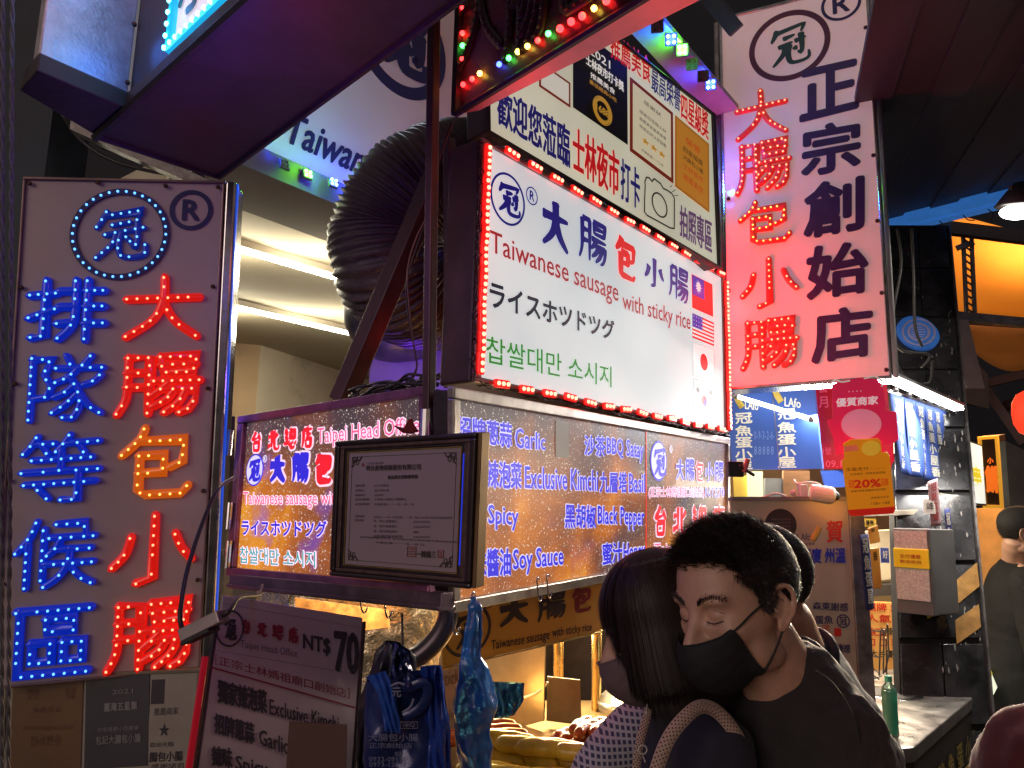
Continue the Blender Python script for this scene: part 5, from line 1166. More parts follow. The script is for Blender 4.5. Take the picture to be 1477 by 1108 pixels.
hang('paper_strip', [(1338, 695), (1352, 690), (1358, 758), (1343, 760)], 3.0, 3.0, mat('pinkish_paper', (.38, .24, .24), .7, var=.3, scale=30), 'long worn pinkish sticker on the tiled pillar', 'sticker', '招財進寶', mat('red_faded', (.3, .05, .05), .6, var=.2), (.25, .75, .05, .9), None, .002)
slabpx('yellow_clip', [(1333, 850), (1337, 848), (1345, 890), (1339, 893)], 2.85, .01, pr(190, 160, 50), 'yellow plastic clip hanging beside the ticket machine', 'clip', bevel=.002)
bar(pd(1236, 742, 3.0), pd(1335, 738, 3.1), .03, .02, mat('cream_rail', (.55, .48, .36), .5), None, 'shelf_rail'); tag(bpy.data.objects['shelf_rail'], 'cream rail above the ticket machine', 'rail')

# ---- far right: lit signs, warm stall, lantern
t = thing('lit_sign', 'white lit sign with yellow character right of the tiled pillar', 'sign', pd(1408, 725, 4.5))
g = Pan([(1394, 636), (1416, 644), (1422, 727), (1400, 725)], 4.5); m = MB(); m.pbox(g, -.1, -.03, 1.1, 1.03, -.12, -.004); m.build('housing', M_dark, t)
m = MB(); m.pbox(g, 0, 0, 1, 1, -.003, 0); m.build('lit_face', litface('backlit_cool_white', (.55, .65, .62), (.8, .9, .85), 1.0), t)
m = MB(); put(m, g, '串', *[np.array(z) for z in ((.2, .40), (.2, .68), (.75, .40), (.75, .68))], .06, .003, 0); m.build('lettering', pr(220, 200, 40, .8), t)
t = thing('lit_sign', 'dark sign with orange character and yellow frame at far right', 'sign', pd(1436, 735, 5))
g = Pan([(1412, 630), (1441, 628), (1449, 733), (1420, 732)], 5.0); m = MB(); m.pbox(g, 0, 0, 1, 1, -.05, 0); m.build('panel', pr(56, 34, 24), t)
m = MB(); m.frame(g, 0, 0, 1, 1, .14, .04, .001, .015); m.build('frame', pr(224, 160, 50, .6), t)
m = MB(); put(m, g, '餅', *[np.array(z) for z in ((.22, .42), (.22, .78), (.80, .42), (.80, .78))], .05, .004, 0); put(m, g, '小', *[np.array(z) for z in ((.35, .3), (.35, .38), (.65, .3), (.65, .38))], .05, .004, 0); m.build('lettering', pr(235, 110, 30, .8), t)
slabpx('awning_panel', [(1450, 636), (1500, 660), (1510, 740), (1457, 735)], 4.2, .05, mat('greenish_grey_panel', (.12, .12, .10), .6, var=.3), 'grey panel with faint lettering at the right edge', 'panel')
t = thing('lantern', 'red lantern at the right edge above the passer by', 'lantern', pd(1480, 630, 3.6))
m = MB(); m.lathe(pd(1491, 596, 3.6) - UP * .11, [(.03, 0), (.065, .02), (.085, .06), (.09, .11), (.085, .16), (.065, .20), (.03, .22)], 24); m.build('shade', mat('red_lantern', (.6, .04, .02), .5, emit=(1, .06, .02), es=.9, var=.1), t, smooth=True)
m = MB(); m.lathe(pd(1491, 596, 3.6) + UP * .11, [(0, .01), (.03, .01), (.03, 0)], 16); m.build('cap', M_dark, t)
slabpx('food_stall', [(1402, 735), (1470, 730), (1477, 900), (1422, 1010)], 5.2, .1, mat('amber_lit_stall', (.60, .30, .10), .6, emit=(1, .42, .10), es=.32, var=.6, scale=3.5), 'amber lit stall front behind the passer by', 'stall')  # amber emission stands in for lamplight on the stall front
t = thing('lit_sign', 'yellow white lit panel beside the foot of the tiled pillar', 'sign', pd(1428, 1010, 3.9))
g = Pan([(1421, 922), (1433, 915), (1442, 985), (1428, 1012)], 3.9); m = MB(); m.pbox(g, 0, 0, 1, 1, -.05, 0); m.build('lit_face', litface('backlit_yellowish', (.75, .8, .55), (.95, .95, .7), 1.0), t); m = MB(); put(m, g, '品', *[np.array(z) for z in ((.2, .3), (.2, .7), (.7, .3), (.7, .7))], .06, .003, 0); m.build('lettering', pr(210, 190, 40, .7), t)
slabpx('side_counter', [(1400, 870), (1440, 860), (1445, 1000), (1425, 1010)], 4.6, .1, mat('steel_side', (.2, .14, .08), .5, .4, var=.4), 'dim metal counter behind the tiled pillar', 'counter')
alight('stall_glow', pd(1150, 640, 3.9) , pd(1170, 900, 3.2), .8, .3, (1, .82, .58), 34)
alight('stall_glow', pd(1290, 720, 3.3), pd(1290, 1000, 3.0), .5, .2, (1, .88, .68), 14)
alight('stall_glow', pd(1430, 560, 5.0), pd(1430, 900, 4.6), .6, .4, (1, .6, .25), 30)
alight('stall_glow', pd(1430, 330, 4.9) + UP * -.4, pd(1430, 300, 5.0), .6, .4, (1, .75, .4), 10)

# ================================================================== FRONT LEFT: certificate frame, boards, bags
pc = Pan([(488, 637), (690, 624), (681, 848), (480, 829)], 1.50, 'certframe')
t = thing('framed_certificate', 'dark framed certificate with ornate corners hung on the corner of the menu boxes', 'picture frame', pc.pt(.5, 1))
M_fr = mat('dark_walnut_moulding', (.028, .017, .018), .35, .1, var=.3, scale=30, coat=.4)
m = MB(); m.pbox(pc, .02, .02, .97, .98, -.018, .0); m.build('backing', M_brown, t)
m = MB(); m.frame(pc, -.004, -.004, 1.004, 1.004, .040, .036, -.022, .010); m.build('frame', M_fr, t, bevel=.004)
m = MB(); m.frame(pc, .038, .034, .962, .966, .030, .026, .0, .007); m.build('inner_moulding', mat('worn_moulding', (.11, .07, .055), .4, .3, var=.4, scale=60), t, bevel=.002)
m = MB(); m.frame(pc, .072, .064, .928, .936, .018, .016, .0, .0045); m.build('inner_moulding', M_fr, t, bevel=.001)
m = MB(); m.frame(pc, .092, .082, .908, .918, .006, .006, .0, .004); m.build('gilt_line', M_gold, t)
m = MB(); m.pbox(pc, 1.006, .0, 1.028, 1.0, -.022, .004); m.build('side_trim', mat('dull_gilt', (.20, .13, .06), .45, .6, var=.3), t, bevel=.002)
m = MB(); m.pbox(pc, .924, .13, .929, .86, .0045, .006); m.build('blue_reflection_strip', mat('blue_glass_edge', (.02, .03, .3), .2, emit=(.03, .06, .9), es=.6, var=0), t)  # emissive strip paints a blue reflection onto the frame
m = MB(); m.pbox(pc, .1, .09, .9, .91, .0005, .0015); m.build('paper', mat('certificate_paper', (.27, .22, .22), .7, var=.06, scale=4), t)
DK = mat('print_ink', (.05, .035, .035), .6, var=.1); DKR = mat('seal_ink', (.22, .05, .045), .6, var=.3)
m = MB(); m.frame(pc, .125, .12, .875, .88, .0035, .003, .002, .0024)
for sx, sy in ((0, 0), (1, 0), (0, 1), (1, 1)):
    X = lambda a: .125 + a if sx == 0 else .875 - a; Y = lambda a: .12 + a if sy == 0 else .88 - a
    m.tube([pc.pt(X(.0), Y(.075), .003), pc.pt(X(.02), Y(.06), .003), pc.pt(X(.012), Y(.03), .003), pc.pt(X(.04), Y(.02), .003), pc.pt(X(.06), Y(.03), .003), pc.pt(X(.08), Y(.0), .003)], .0013, 5, flat=(pc.n, .0008))
    m.ring(pc, X(.022), Y(.022), .0055, .0016, .002, .003, 16); m.ring(pc, X(.045), Y(.045), .004, .0012, .002, .003, 14)
    m.tube([pc.pt(X(.0), Y(.045), .003), pc.pt(X(.035), Y(.035), .003), pc.pt(X(.045), Y(.0), .003)], .001, 5, flat=(pc.n, .0008))
Q = lambda x, y: pc.uv(330 + x / 3.695, 560 + y / 3.695)
def zl(s, x0, y0, y1, x1, y2, y3, bold=0, mm=None):
    (mm or m)
    put(mm or m, pc, s, np.array(Q(x0, y0)), np.array(Q(x0, y1)), np.array(Q(x1, y2)), np.array(Q(x1, y3)), bold, .0025, 0)
zl('明台產物保險股份有限公司', 738, 412, 440, 1028, 402, 434, .02); zl('公共意外責任保險', 742, 396, 407, 830, 392, 404); zl('產品責任保險證明書', 852, 465, 484, 1012, 460, 480, .03)
for k, (s, y) in enumerate((('保單號碼', 513), ('被保險人', 538), ('營業地址', 563), ('保險期間：', 586), ('承保範圍：', 611))): zl(s, 678, y, y + 13, 730 + (k > 2) * 30, y - 1, y + 12)
for s, x, y in (('0123 保單第', 858, 512), ('香記大腸包小腸', 858, 538), ('台北市', 830, 563), ('士林區大腸包小腸攤位', 950, 585), ('中華民國一一一年一月一日', 990, 612)): zl(s, 780, y, y + 13, x, y, y + 12)
zl('保險內容', 678, 675, 688, 726, 675, 688); zl('自民國一一一年一月至民國一一二年一月止 公共意外責任險及產品責任', 778, 680, 692, 1195, 684, 697); zl('保險金額', 675, 697, 709, 724, 697, 709)
for k, (a, b_) in enumerate((('每一個人身體傷亡', 'NT$2,000,000元'), ('每一意外事故傷亡', 'NT$10,000,000元'), ('每一意外財物損失', '無'), ('保險期間最高賠償', 'NT$24,000,000元'))):
    y = 700 + k * 27; zl(a, 776, y, y + 14, 904 + 25 * (k == 3), y + 2, y + 16); zl(b_, 988, y + 6, y + 18, 1078 - 60 * (k == 2), y + 6, y + 18)
zl('本證明書僅供參考 其承保內容以保險單所載條款為準', 702, 787, 797, 1222, 815, 825); zl('中華民國一一一年一月 日', 790, 815, 827, 1045, 828, 840)
zl('一陳義三', 1005, 865, 900, 1108, 868, 903, .03)
m.build('lettering', DK, t)
m = MB(); u, v = Q(720, 408); m.disc(pc, u, v, .004, .0025, 16)
for (a, b_, c, d_) in ((955, 842, 1002, 900), (1118, 862, 1150, 905)):
    u0, v0 = Q(a, b_); u1, v1 = Q(c, d_); m.frame(pc, u0, v0, u1, v1, .006, .005, .002, .0026)
    for k in range(3): m.pbox(pc, u0 + .012, v0 + .013 + k * (v1 - v0) / 4, u1 - .012, v0 + .02 + k * (v1 - v0) / 4, .002, .0026)
m.build('seal_print', DKR, t)
t = thing('latch', 'dark red bird shaped latch on the edge above the framed certificate', 'latch', pd(592, 622, 1.55)); m = MB()
m.prism([pd(x, y, 1.50) for x, y in [(566, 613), (582, 617), (588, 605), (594, 603), (597, 612), (604, 622), (592, 626), (580, 624)]], np.array([0, .008, 0])); m.build('plate', mat('dark_red_metal', (.16, .01, .015), .4, .3, var=.2), t, bevel=.002)
t = thing('latch', 'red and black latch at the right end of the starry menu box', 'latch', pd(1065, 675, 2.6)); m = MB()
m.tube([pd(1079, 662, 2.5), pd(1073, 681, 2.5)], .008, 6); m.build('lever', mat('red_lever', (.45, .01, .02), .4, var=.1), t); m = MB(); m.tube([pd(1066, 672, 2.5), pd(1088, 686, 2.5)], .006, 6); m.box(pd(1060, 677, 2.52), .05, .03, .05); m.build('base', M_black, t, bevel=.002)

# lower rails under the boxes with S hooks
ra, rb = pd(338, 838, 1.95), pd(645, 868, 1.46); d = nrm(rb - ra); x = nrm(np.cross(d, UP)); 
t = thing('hanging_rail', 'purplish metal rail with hooks below the left menu box', 'rail', rb)
m = MB(); m.box((ra + rb) / 2, seg(ra, rb), .03, .034, (d, x, UP)); m.box((ra + rb) / 2 - UP * .010 + x * (.018 if np.dot(x, CAMP - ra) > 0 else -.018), seg(ra, rb), .008, .008, (d, x, UP)); m.build('bar', mat('violet_rail', (.17, .12, .16), .36, .7, var=.3, scale=20, dirt=.5), t, bevel=.002)
def hook(q, s=.03):
    q = np.asarray(q); e = DL * .2 + DR * .8; e = nrm([e[0], e[1], 0])
    P_ = [q + UP * s * .3 + e * s * .25, q + UP * s * .5, q + UP * s * .3 - e * s * .25, q - UP * s * .1 - e * s * .1, q - UP * s * .8 + e * s * .05, q - UP * s * 1.3 + e * s * .35, q - UP * s * 1.2 + e * s * .7, q - UP * s * .9 + e * s * .8]
    m = MB(); m.tube(smooth_path(P_, 5), .0020, 6); return m.build('hook', M_chrome, None, smooth=True)
for k, (x_, y_, dd_, lab) in enumerate(((521, 858, 1.66, 'steel hook left on the rail beside the price board'), (556, 864, 1.60, 'steel hook in the middle of the rail above the dark blue bags'), (654, 886, 1.50, 'steel hook left of the bright blue plastic bag'), (683, 866, 1.50, 'steel hook that carries the bright blue plastic bag'), (776, 842, 1.76, 'steel hook under the right menu box above the yellow banner'), (790, 838, 1.78, 'longer steel hook under the right menu box'))):
    tag(hook(pd(x_, y_, dd_)), lab, 'hook', 'steel hooks on the rails')

# price board
pb_ = Pan([(321, 858), (524, 891), (504, 1180), (275, 1180)], 1.42, 'price')
t = thing('price_board', 'white hanging price board reading NT$70 below the left menu box', 'menu board', pb_.pt(.5, 1))
m = MB(); m.pbox(pb_, 0, 0, 1, 1, -.006, 0); m.build('board', mat('white_board_film', (.36, .29, .31), .45, var=.07, scale=5, coat=.2), t, bevel=.003)
MB().pbox(pb_, 1.004, .02, 1.022, 1, -.012, .001).build('edge', M_dark, t); MB().pbox(pb_, -.016, .1, -.004, 1, -.012, .001).build('edge', M_dark, t)
m = MB(); m.pbox(pb_, -.05, .3, -.02, 1, -.02, -.01); m.build('edge_tape', mat('red_edge_tape', (.5, .01, .03), .4, emit=(.8, .01, .03), es=.15), t)
G = lambda x, y: (280 + x / 3.6925, 840 + y / 3.6925)
def gl(mm, s, x0, y0, y1, x1, y2, y3, bold=0.0, h=.0012): line(mm, pb_, s, (G(x0, y0), G(x0, y1)), (G(x1, y2), G(x1, y3)), bold, h)
MR = mat('crimson_vinyl', (.20, .012, .03), .45, var=.1); MK = mat('black_vinyl', (.028, .02, .03), .45, var=.1); MG = mat('grey_vinyl', (.16, .12, .14), .5)
m = MB(); 
for k, ch in enumerate('台北總店'): brush(m, pb_, ch, None, .0028, .0012, quad=((*[G(248 + k * 84, 195 + k * 14)[i] for i in (0, 1)], G(0, 268 + k * 18)[1]), (*[G(302 + k * 84, 200 + k * 14)[i] for i in (0, 1)], G(0, 276 + k * 18)[1])))
gl(m, '正宗士林媽祖廟口創始店', 130, 392, 440, 810, 565, 617, .0); gl(m, '[', 112, 385, 440, 120, 387, 442); gl(m, ']', 815, 562, 617, 826, 564, 620)
q0, q1 = G(85, 452), G(856, 668); a, b_ = pb_.uv(*q0), pb_.uv(*q1); m.add([pb_.pt(a[0], a[1] - .004, .0014), pb_.pt(b_[0], b_[1] - .004, .0014), pb_.pt(b_[0], b_[1] + .004, .0014), pb_.pt(a[0], a[1] + .004, .0014)], [(0, 1, 2, 3)])
m.build('lettering', MR, t)
m = MB(); gl(m, 'NT$', 580, 275, 362, 722, 302, 395, .03); gl(m, '70', 748, 262, 470, 873, 276, 488, .035); gl(m, '獨家辣泡菜', 126, 518, 638, 384, 578, 698, .035); gl(m, '招牌蔥蒜', 108, 697, 800, 318, 752, 862, .035); gl(m, '辣味', 94, 872, 975, 200, 884, 990, .035)
gl(m, 'Exclusive Kimchi', 400, 622, 702, 768, 716, 795, .015); gl(m, 'Garlic', 345, 782, 862, 498, 832, 918, .02); gl(m, 'Spicy', 220, 922, 1020, 390, 955, 1060, .02)
m.build('lettering', MK, t)
m = MB(); gl(m, 'Taipei Head Office', 245, 305, 358, 548, 360, 412, .0); m.build('lettering', MG, t)
m = MB(); u, v = pb_.uv(*G(190, 245)); m.ring(pb_, u, v, radius(pb_, *G(190, 245), 25), .003, .0006, .0016, 40, a=.8); brush(m, pb_, '冠', None, .0034, .0014, quad=((*G(160, 185), G(0, 300)[1]), (*G(220, 195), G(0, 312)[1]))); m.build('emblem_print', MK, t)
m = MB(); 
for (a, b_, c, d_) in ((150, 112, 900, 245), (100, 360, 880, 492)):
    q0, q1 = G(a, b_), G(c, d_); a1, b1 = pb_.uv(*q0), pb_.uv(*q1); m.add([pb_.pt(a1[0], a1[1] - .001, .0006), pb_.pt(b1[0], b1[1] - .001, .0006), pb_.pt(b1[0], b1[1] + .001, .0006), pb_.pt(a1[0], a1[1] + .001, .0006)], [(0, 1, 2, 3)])
m.build('thin_line', MG, t)
slabpx('brown_card', [(417, 1041), (500, 1046), (498, 1180), (408, 1180)], 1.38, .004, mat('brown_card', (.10, .05, .035), .6, var=.2), 'small plain brown card stuck on the lower part of the price board', 'card')

# transformer box with cable
t = thing('power_adapter', 'grey metal power adapter with cable hanging between the tall sign and price board', 'adapter', pd(295, 905, 1.3))
a, b_ = pd(266, 916, 1.32), pd(322, 888, 1.3); d = nrm(b_ - a); x = nrm(np.cross(d, UP)); y = np.cross(x, d)
m = MB(); m.box((a + b_) / 2, seg(a, b_), .028, .022, (d, x, y)); m.build('case', mat('grey_alloy_case', (.36, .32, .32), .35, .7, var=.2, dirt=.3), t, bevel=.002)
m = MB(); m.box(a + (b_ - a) * .35 - y * .014 - x * 0, seg(a, b_) * .72, .030, .006, (d, x, y)); m.build('base_plate', M_black, t, bevel=.001)
m = MB(); m.tube(smooth_path([a, pd(260, 895, 1.32), pd(262, 868, 1.34), pd(271, 820, 1.4), pd(292, 755, 1.5), pd(315, 705, 1.6), pd(340, 688, 1.75)], 7), .0042, 6); m.tube(smooth_path([b_, pd(332, 880, 1.3), pd(345, 862, 1.36), pd(372, 858, 1.5), pd(378, 845, 1.6)], 7), .0042, 6); m.build('cable', M_cable, t, smooth=True)
plight('adapter_led', pd(290, 935, 1.12), (1, .02, .04), .10, .02); plight('adapter_led', pd(364, 930, 1.12), (.1, .08, 1), .05, .01)

# certificate board below the tall sign
pq_ = Pan([(8, 978), (290, 968), (284, 1150), (-5, 1160)], 1.98)
t = thing('notice_board', 'board of old certificates below the tall LED sign, lower left corner', 'notice board', pq_.pt(.5, 1))
m = MB(); m.pbox(pq_, 0, 0, 1, 1, -.02, 0); m.build('board', mat('aged_white_board', (.34, .31, .24), .6, var=.15, scale=5, dirt=.4), t)
m = MB(); m.frame(pq_, -.01, -.02, 1.012, 1.01, .03, .03, -.02, .006); m.build('frame', mat('olive_frame', (.17, .15, .10), .5, .3, var=.3, dirt=.4), t, bevel=.002)
def poster(q, col, lines, lab, name='poster_print'):
    c = [pq_.uv(*w) for w in q]; O, A, D_ = pq_.pt(*c[0], .001), pq_.pt(*c[1], .001), pq_.pt(*c[3], .001); g = pan3(O, A - O, D_ - O)
    m = MB(); m.pbox(g, 0, 0, 1, 1, 0, .0015); o = m.build(name, col, t, label=lab)
    m = MB()
    for (s, x0, y0, x1, y1, bo) in lines: put(m, g, s, *[np.array(z) for z in ((x0, y0), (x0, y1), (x1, y0), (x1, y1))], bo, .0025, 0)
    m.build('lettering', MK if 'white' in lab else mat('faded_bronze', (.13, .055, .02), .5), o)
    return g, o
poster([(20, 978), (121, 976), (119, 1110), (14, 1112)], mat('brown_award_poster', (.16, .075, .022), .5, var=.3, scale=4, coat=.2), [('榮譽', .2, .12, .38, .24, 0), ('獎狀', .75, .12, .9, .24, 0), ('推薦美食', .3, .32, .7, .38, 0), ('士林夜市最佳人氣美食', .15, .52, .88, .57, 0), ('傳承經典', .28, .62, .72, .74, 0)], 'brown gold award poster')
g, o = poster([(125, 976), (216, 970), (209, 1108), (122, 1110)], mat('dark_grey_poster', (.045, .042, .05), .35, var=.3, scale=5, coat=.3), [], 'dark grey award poster')
m = MB(); put(m, g, '2021', *[np.array(z) for z in ((.42, .16), (.42, .21), (.75, .16), (.75, .21))], 0, .003, 0); put(m, g, '臺灣五星集', *[np.array(z) for z in ((.3, .30), (.3, .39), (.82, .30), (.82, .39))], .03, .003, 0); put(m, g, '年度推薦小吃美食', *[np.array(z) for z in ((.2, .56), (.2, .61), (.85, .56), (.85, .61))], .0, .003, 0); put(m, g, '包記大腸包小腸', *[np.array(z) for z in ((.18, .65), (.18, .74), (.88, .65), (.88, .74))], .02, .003, 0); m.build('lettering', mat('grey_print', (.24, .23, .23), .5), o)
poster([(219, 972), (286, 969), (280, 1108), (212, 1110)], mat('old_white_paper', (.34, .31, .24), .6, var=.15), [('■', .02, .06, .3, .32, 0), ('推薦商家', .1, .36, .62, .44, 0), ('★', .22, .52, .45, .66, 0), ('歡迎光臨', .05, .72, .55, .77, 0), ('腸包小腸', .05, .82, .75, .92, .02), ('感謝諸君', .1, .94, .8, 1.0, 0)], 'old white paper with star')
# posts behind the board and adapter
pole(pd(300, 958, 2.1), pd(300, 1200, 2.1), .05, 'brown post below the tall sign left of the price board', mat('mauve_post', (.16, .09, .09), .5, .3, var=.3, dirt=.5), 'post')
pole(pd(326, 600, 2.3), pd(318, 1150, 2.3), .04, 'dark tube behind the hinges between tall sign and menu box', M_dark, 'post')

# ---- bright interior of the stall: foil, banner, steel sheets, food
M_foil = mat('crumpled_foil', (.85, .72, .48), .22, 1.0, var=.15, scale=10, bump=1.0, bscale=14)
slabpx('foil_sheet', [(372, 840), (655, 860), (620, 1010), (600, 1000), (360, 950)], 2.35, .01, M_foil, 'crinkled golden foil behind the dark blue bags', 'foil')
slabpx('food_picture', [(425, 862), (560, 880), (562, 905), (500, 912), (428, 890)], 2.2, .006, mat('food_photo_print', (.55, .22, .05), .5, var=.8, scale=22, emit=(.9, .35, .06), es=.18), 'orange food picture seen above the price board', 'picture')
slabpx('stall_rear_wall', [(330, 800), (1080, 760), (1080, 1250), (300, 1250)], 3.2, .05, mat('sooty_steel_wall', (.10, .085, .07), .45, .5, var=.5, scale=4, dirt=.4), 'dark steel rear wall of the sausage stall', 'wall')
py2 = Pan([(640, 868), (858, 826), (858, 913), (638, 964)], 1.98, 'yellow')
t = thing('banner', 'yellow banner with large black characters under the right menu box', 'banner', py2.pt(.5, 1))
m = MB(); m.pbox(py2, 0, 0, 1, 1, -.008, 0); m.pbox(py2, 1.0, 0, 1.5, .98, -.009, -.001); m.build('panel', mat('yellow_banner_film', (.60, .34, .06), .4, var=.12, scale=5, coat=.2), t)
m = MB(); m.pbox(py2, 0, 1.002, 1.5, 1.02, -.01, .004); m.build('lower_edge', M_gold, t)
m = MB(); u, v = py2.uv(674, 909); m.ring(py2, u, v, radius(py2, 674, 909, 36), .008, .0004, .0014, 48); brush(m, py2, '冠', (655, 882, 692, 936), .0055, .0015); reg_mark(m, py2, 704, 869, 8, .0014, w=.0012)
brush(m, py2, '大', None, .0085, quad=((719, 866, 906), (763, 857, 898))); brush(m, py2, '腸', None, .0055, quad=((775, 856, 899), (815, 848, 889)))
line(m, py2, 'Taiwanese sausage', (708, 924, 941), (792, 908, 926), .01); line(m, py2, 'with sticky rice', (796, 906, 923), (853, 898, 913), .01); m.build('lettering', MK, t)
m = MB(); brush(m, py2, '包', None, .0065, quad=((824, 848, 886), (852, 843, 880))); m.build('lettering', MR, t)
pn2 = Pan([(600, 975), (672, 958), (662, 1100), (598, 1110)], 2.02)
t = thing('banner', 'pale pink panel partly hidden behind the bags below the yellow banner', 'banner', pn2.pt(.5, 1))
m = MB(); m.pbox(pn2, 0, 0, 1.25, 1, -.008, 0); m.build('panel', mat('pale_pink_film', (.50, .36, .26), .5, var=.1), t)
m = MB(); put(m, pn2, 'with sticky', *[np.array(z) for z in ((.1, .02), (.1, .2), (.98, .02), (.98, .2))], .0, .002, 0); put(m, pn2, '大腸包小腸', *[np.array(z) for z in ((.2, .4), (.2, .52), (.95, .4), (.95, .52))], .0, .002, 0); m.build('lettering', mat('brown_print', (.16, .09, .06), .5), t)
M_hot = mat('warm_steel_sheet', (.40, .28, .15), .38, .7, var=.25, scale=5, bump=.06, dirt=.3)
slabpx('steel_sheet', [(672, 946), (786, 920), (784, 1040), (672, 1070)], 2.25, .006, M_hot, 'warm lit steel splash sheet behind the blue plastic bag', 'steel sheet', n=[-.55, -.83, 0])
slabpx('steel_sheet', [(790, 976), (837, 981), (839, 1046), (788, 1040)], 2.12, .006, mat('dull_steel_sheet', (.22, .19, .15), .45, .7, var=.3, scale=6, dirt=.4), 'upright dull steel plate right of the warm lit sheet', 'steel sheet')
for k, (x0, y0, y1, w, dd_, lab) in enumerate(((804, 905, 985, .020, 2.2, 'shiny round post under the yellow banner'), (811, 930, 985, .010, 2.3, 'thin post beside the shiny round post'), (861, 880, 1065, .030, 2.3, 'brass coloured post behind the woman'))):
    m = MB(); m.tube([pd(x0, y0 - 40, dd_), pd(x0 - 1, y1 + 20, dd_)], w / 2, 16); tag(m.build('post', mat('brass_post', (.72, .48, .20), .25, .95, var=.1), smooth=True), lab, 'post', 'posts inside the sausage stall')  # warm stall light is put into the golden colour of the chrome
# vendor counter and food
zf_ = zf(800, 1075, 2.0)
q = [pz(560, 1010, zf_ - .02), pz(980, 1010, zf_ - .02), pz(1000, 1300, zf_ - .02), pz(520, 1300, zf_ - .02)]
t = thing('grill_counter', 'steel grill counter of the sausage stall under the food', 'counter', np.array([(q[0][0] + q[1][0]) / 2, (q[0][1] + q[2][1]) / 2, 0]))
m = MB(); m.prism(q, -UP * .05); m.build('worktop', M_hot, t, bevel=.004)
cq = sum(q) / 4; m = MB(); m.prism([w_ * .97 + cq * .03 - UP * .052 for w_ in q], -UP * (zf_ - .09)); m.build('base', M_steel_d, t)
M_rice = mat('golden_rice_sausage', (.88, .58, .045), .4, var=.18, scale=30, coat=.4, bump=.1, bscale=80)
M_saus = mat('grilled_red_sausage', (.50, .10, .025), .28, var=.5, scale=30, coat=.7, bump=.1, bscale=80)
def sausage(c, d, L, r, mt, lab, cat, grp, bend=.1):
    c = np.asarray(c); d = nrm(d); s_ = nrm(np.cross(d, UP)); P_, R_ = [], []
    for i in range(15):
        f = i / 14 * 2 - 1; P_.append(c + d * L / 2 * f + s_ * bend * L * (f * f - .3) + UP * 0); R_.append(r * max(.12, (1 - abs(f) ** 6) ** .5) * (1 + .04 * math.sin(9 * f + c[0] * 50)))
    m = MB(); m.tube(P_, R_, 14); return tag(m.build('sausage', mt, smooth=True), lab, cat, grp)
random.seed(11)
spots = [(716, 1096, 0), (744, 1092, 0), (770, 1100, 0), (800, 1096, 0), (828, 1104, 0), (756, 1076, 1), (786, 1078, 1), (813, 1082, 1), (735, 1068, 1), (842, 1088, 1), (700, 1112, 0), (730, 1118, 0), (790, 1122, 0)]
word = ['nearest the blue bag', 'second from the blue bag', 'in the front row below the middle', 'in the front row right of the middle', 'at the right end of the front row', 'in the upper row left', 'in the upper row middle', 'in the upper row right of the middle', 'farthest back on the left', 'at the right end of the upper row', 'at the very bottom left', 'at the very bottom beside it', 'at the very bottom centre']
for k, (x_, y_, lv) in enumerate(spots):
    dd_ = 1.75 + (1108 - y_) * .004
    c = pz(x_, y_, zf_ + .03 + .035 * lv); a = .35 + random.uniform(-.5, .5)
    sausage(c, [math.cos(a), -math.sin(a) * .6, 0], .13, .019, M_rice, 'yellow sticky rice sausage on the grill, ' + word[k], 'sausage', 'yellow sticky rice sausages on the grill')
rs = [(838 + 9 * i, 1046 + 5 * (i % 2), 1) for i in range(7)] + [(820 + 12 * i, 1058 + 4 * (i % 3), 0) for i in range(7)] + [(655 + 13 * i, 1062 + 6 * (i % 2), 0) for i in range(5)] + [(712 + 8 * i, 1046 + 7 * i, 0) for i in range(3)]
rl = ['leftmost', 'second', 'third', 'fourth', 'fifth', 'sixth', 'rightmost']
for k, (x_, y_, lv) in enumerate(rs):
    lb = ('red grilled sausage on the upper heap beside the woman, %s of seven' % rl[k]) if k < 7 else ('red grilled sausage in the lower layer beside the woman, %s of seven' % rl[k - 7]) if k < 14 else ('red grilled sausage behind the blue plastic bag, number %s from the left' % ['one', 'two', 'three', 'four', 'five'][k - 14]) if k < 19 else ('red grilled sausage lying above the yellow ones, %s' % ['left', 'middle', 'right'][k - 19])
    c = pz(x_, y_, zf_ + .03 + .03 * lv); a = (.9 if x_ > 800 else .2) + random.uniform(-.2, .2)
    sausage(c, [math.cos(a), math.sin(a), 0], .12, .015, M_saus, lb, 'sausage', 'red grilled sausages ' + ('by the blue bag' if x_ < 800 else 'beside the woman'))
m = MB(); m.tube(smooth_path([pd(756, 1006, 2.1), pd(772, 1000, 2.1), pd(784, 992, 2.1), pd(790, 984, 2.1)], 5), .0035, 6); tag(m.build('wire', mat('white_wire', (.7, .66, .55), .4), smooth=True), 'thin pale curved wire in front of the steel sheet', 'wire')
t = thing('steam_pot', 'grey steel bowl with rim half hidden behind the woman', 'bowl', pd(905, 1020, 2.3)); m = MB(); m.lathe(pd(905, 1020, 2.3), [(0, -.07), (.06, -.06), (.09, -.01), (.095, .02), (.09, .02), (.06, .05), (0, .06)], 28); m.build('bowl', M_steel, t, smooth=True)
alight('grill_lamp', pd(790, 1080, 2.3) + UP * .40, pd(780, 1090, 2.0), .5, .12, (1, .74, .36), 20)
plight('heat_glow', pd(742, 1010, 2.05), (1, .60, .18), .8, .05)
alight('grill_lamp', pd(560, 870, 2.1) + UP * .1, pd(560, 940, 2.3), .4, .06, (1, .82, .55), 3.5)

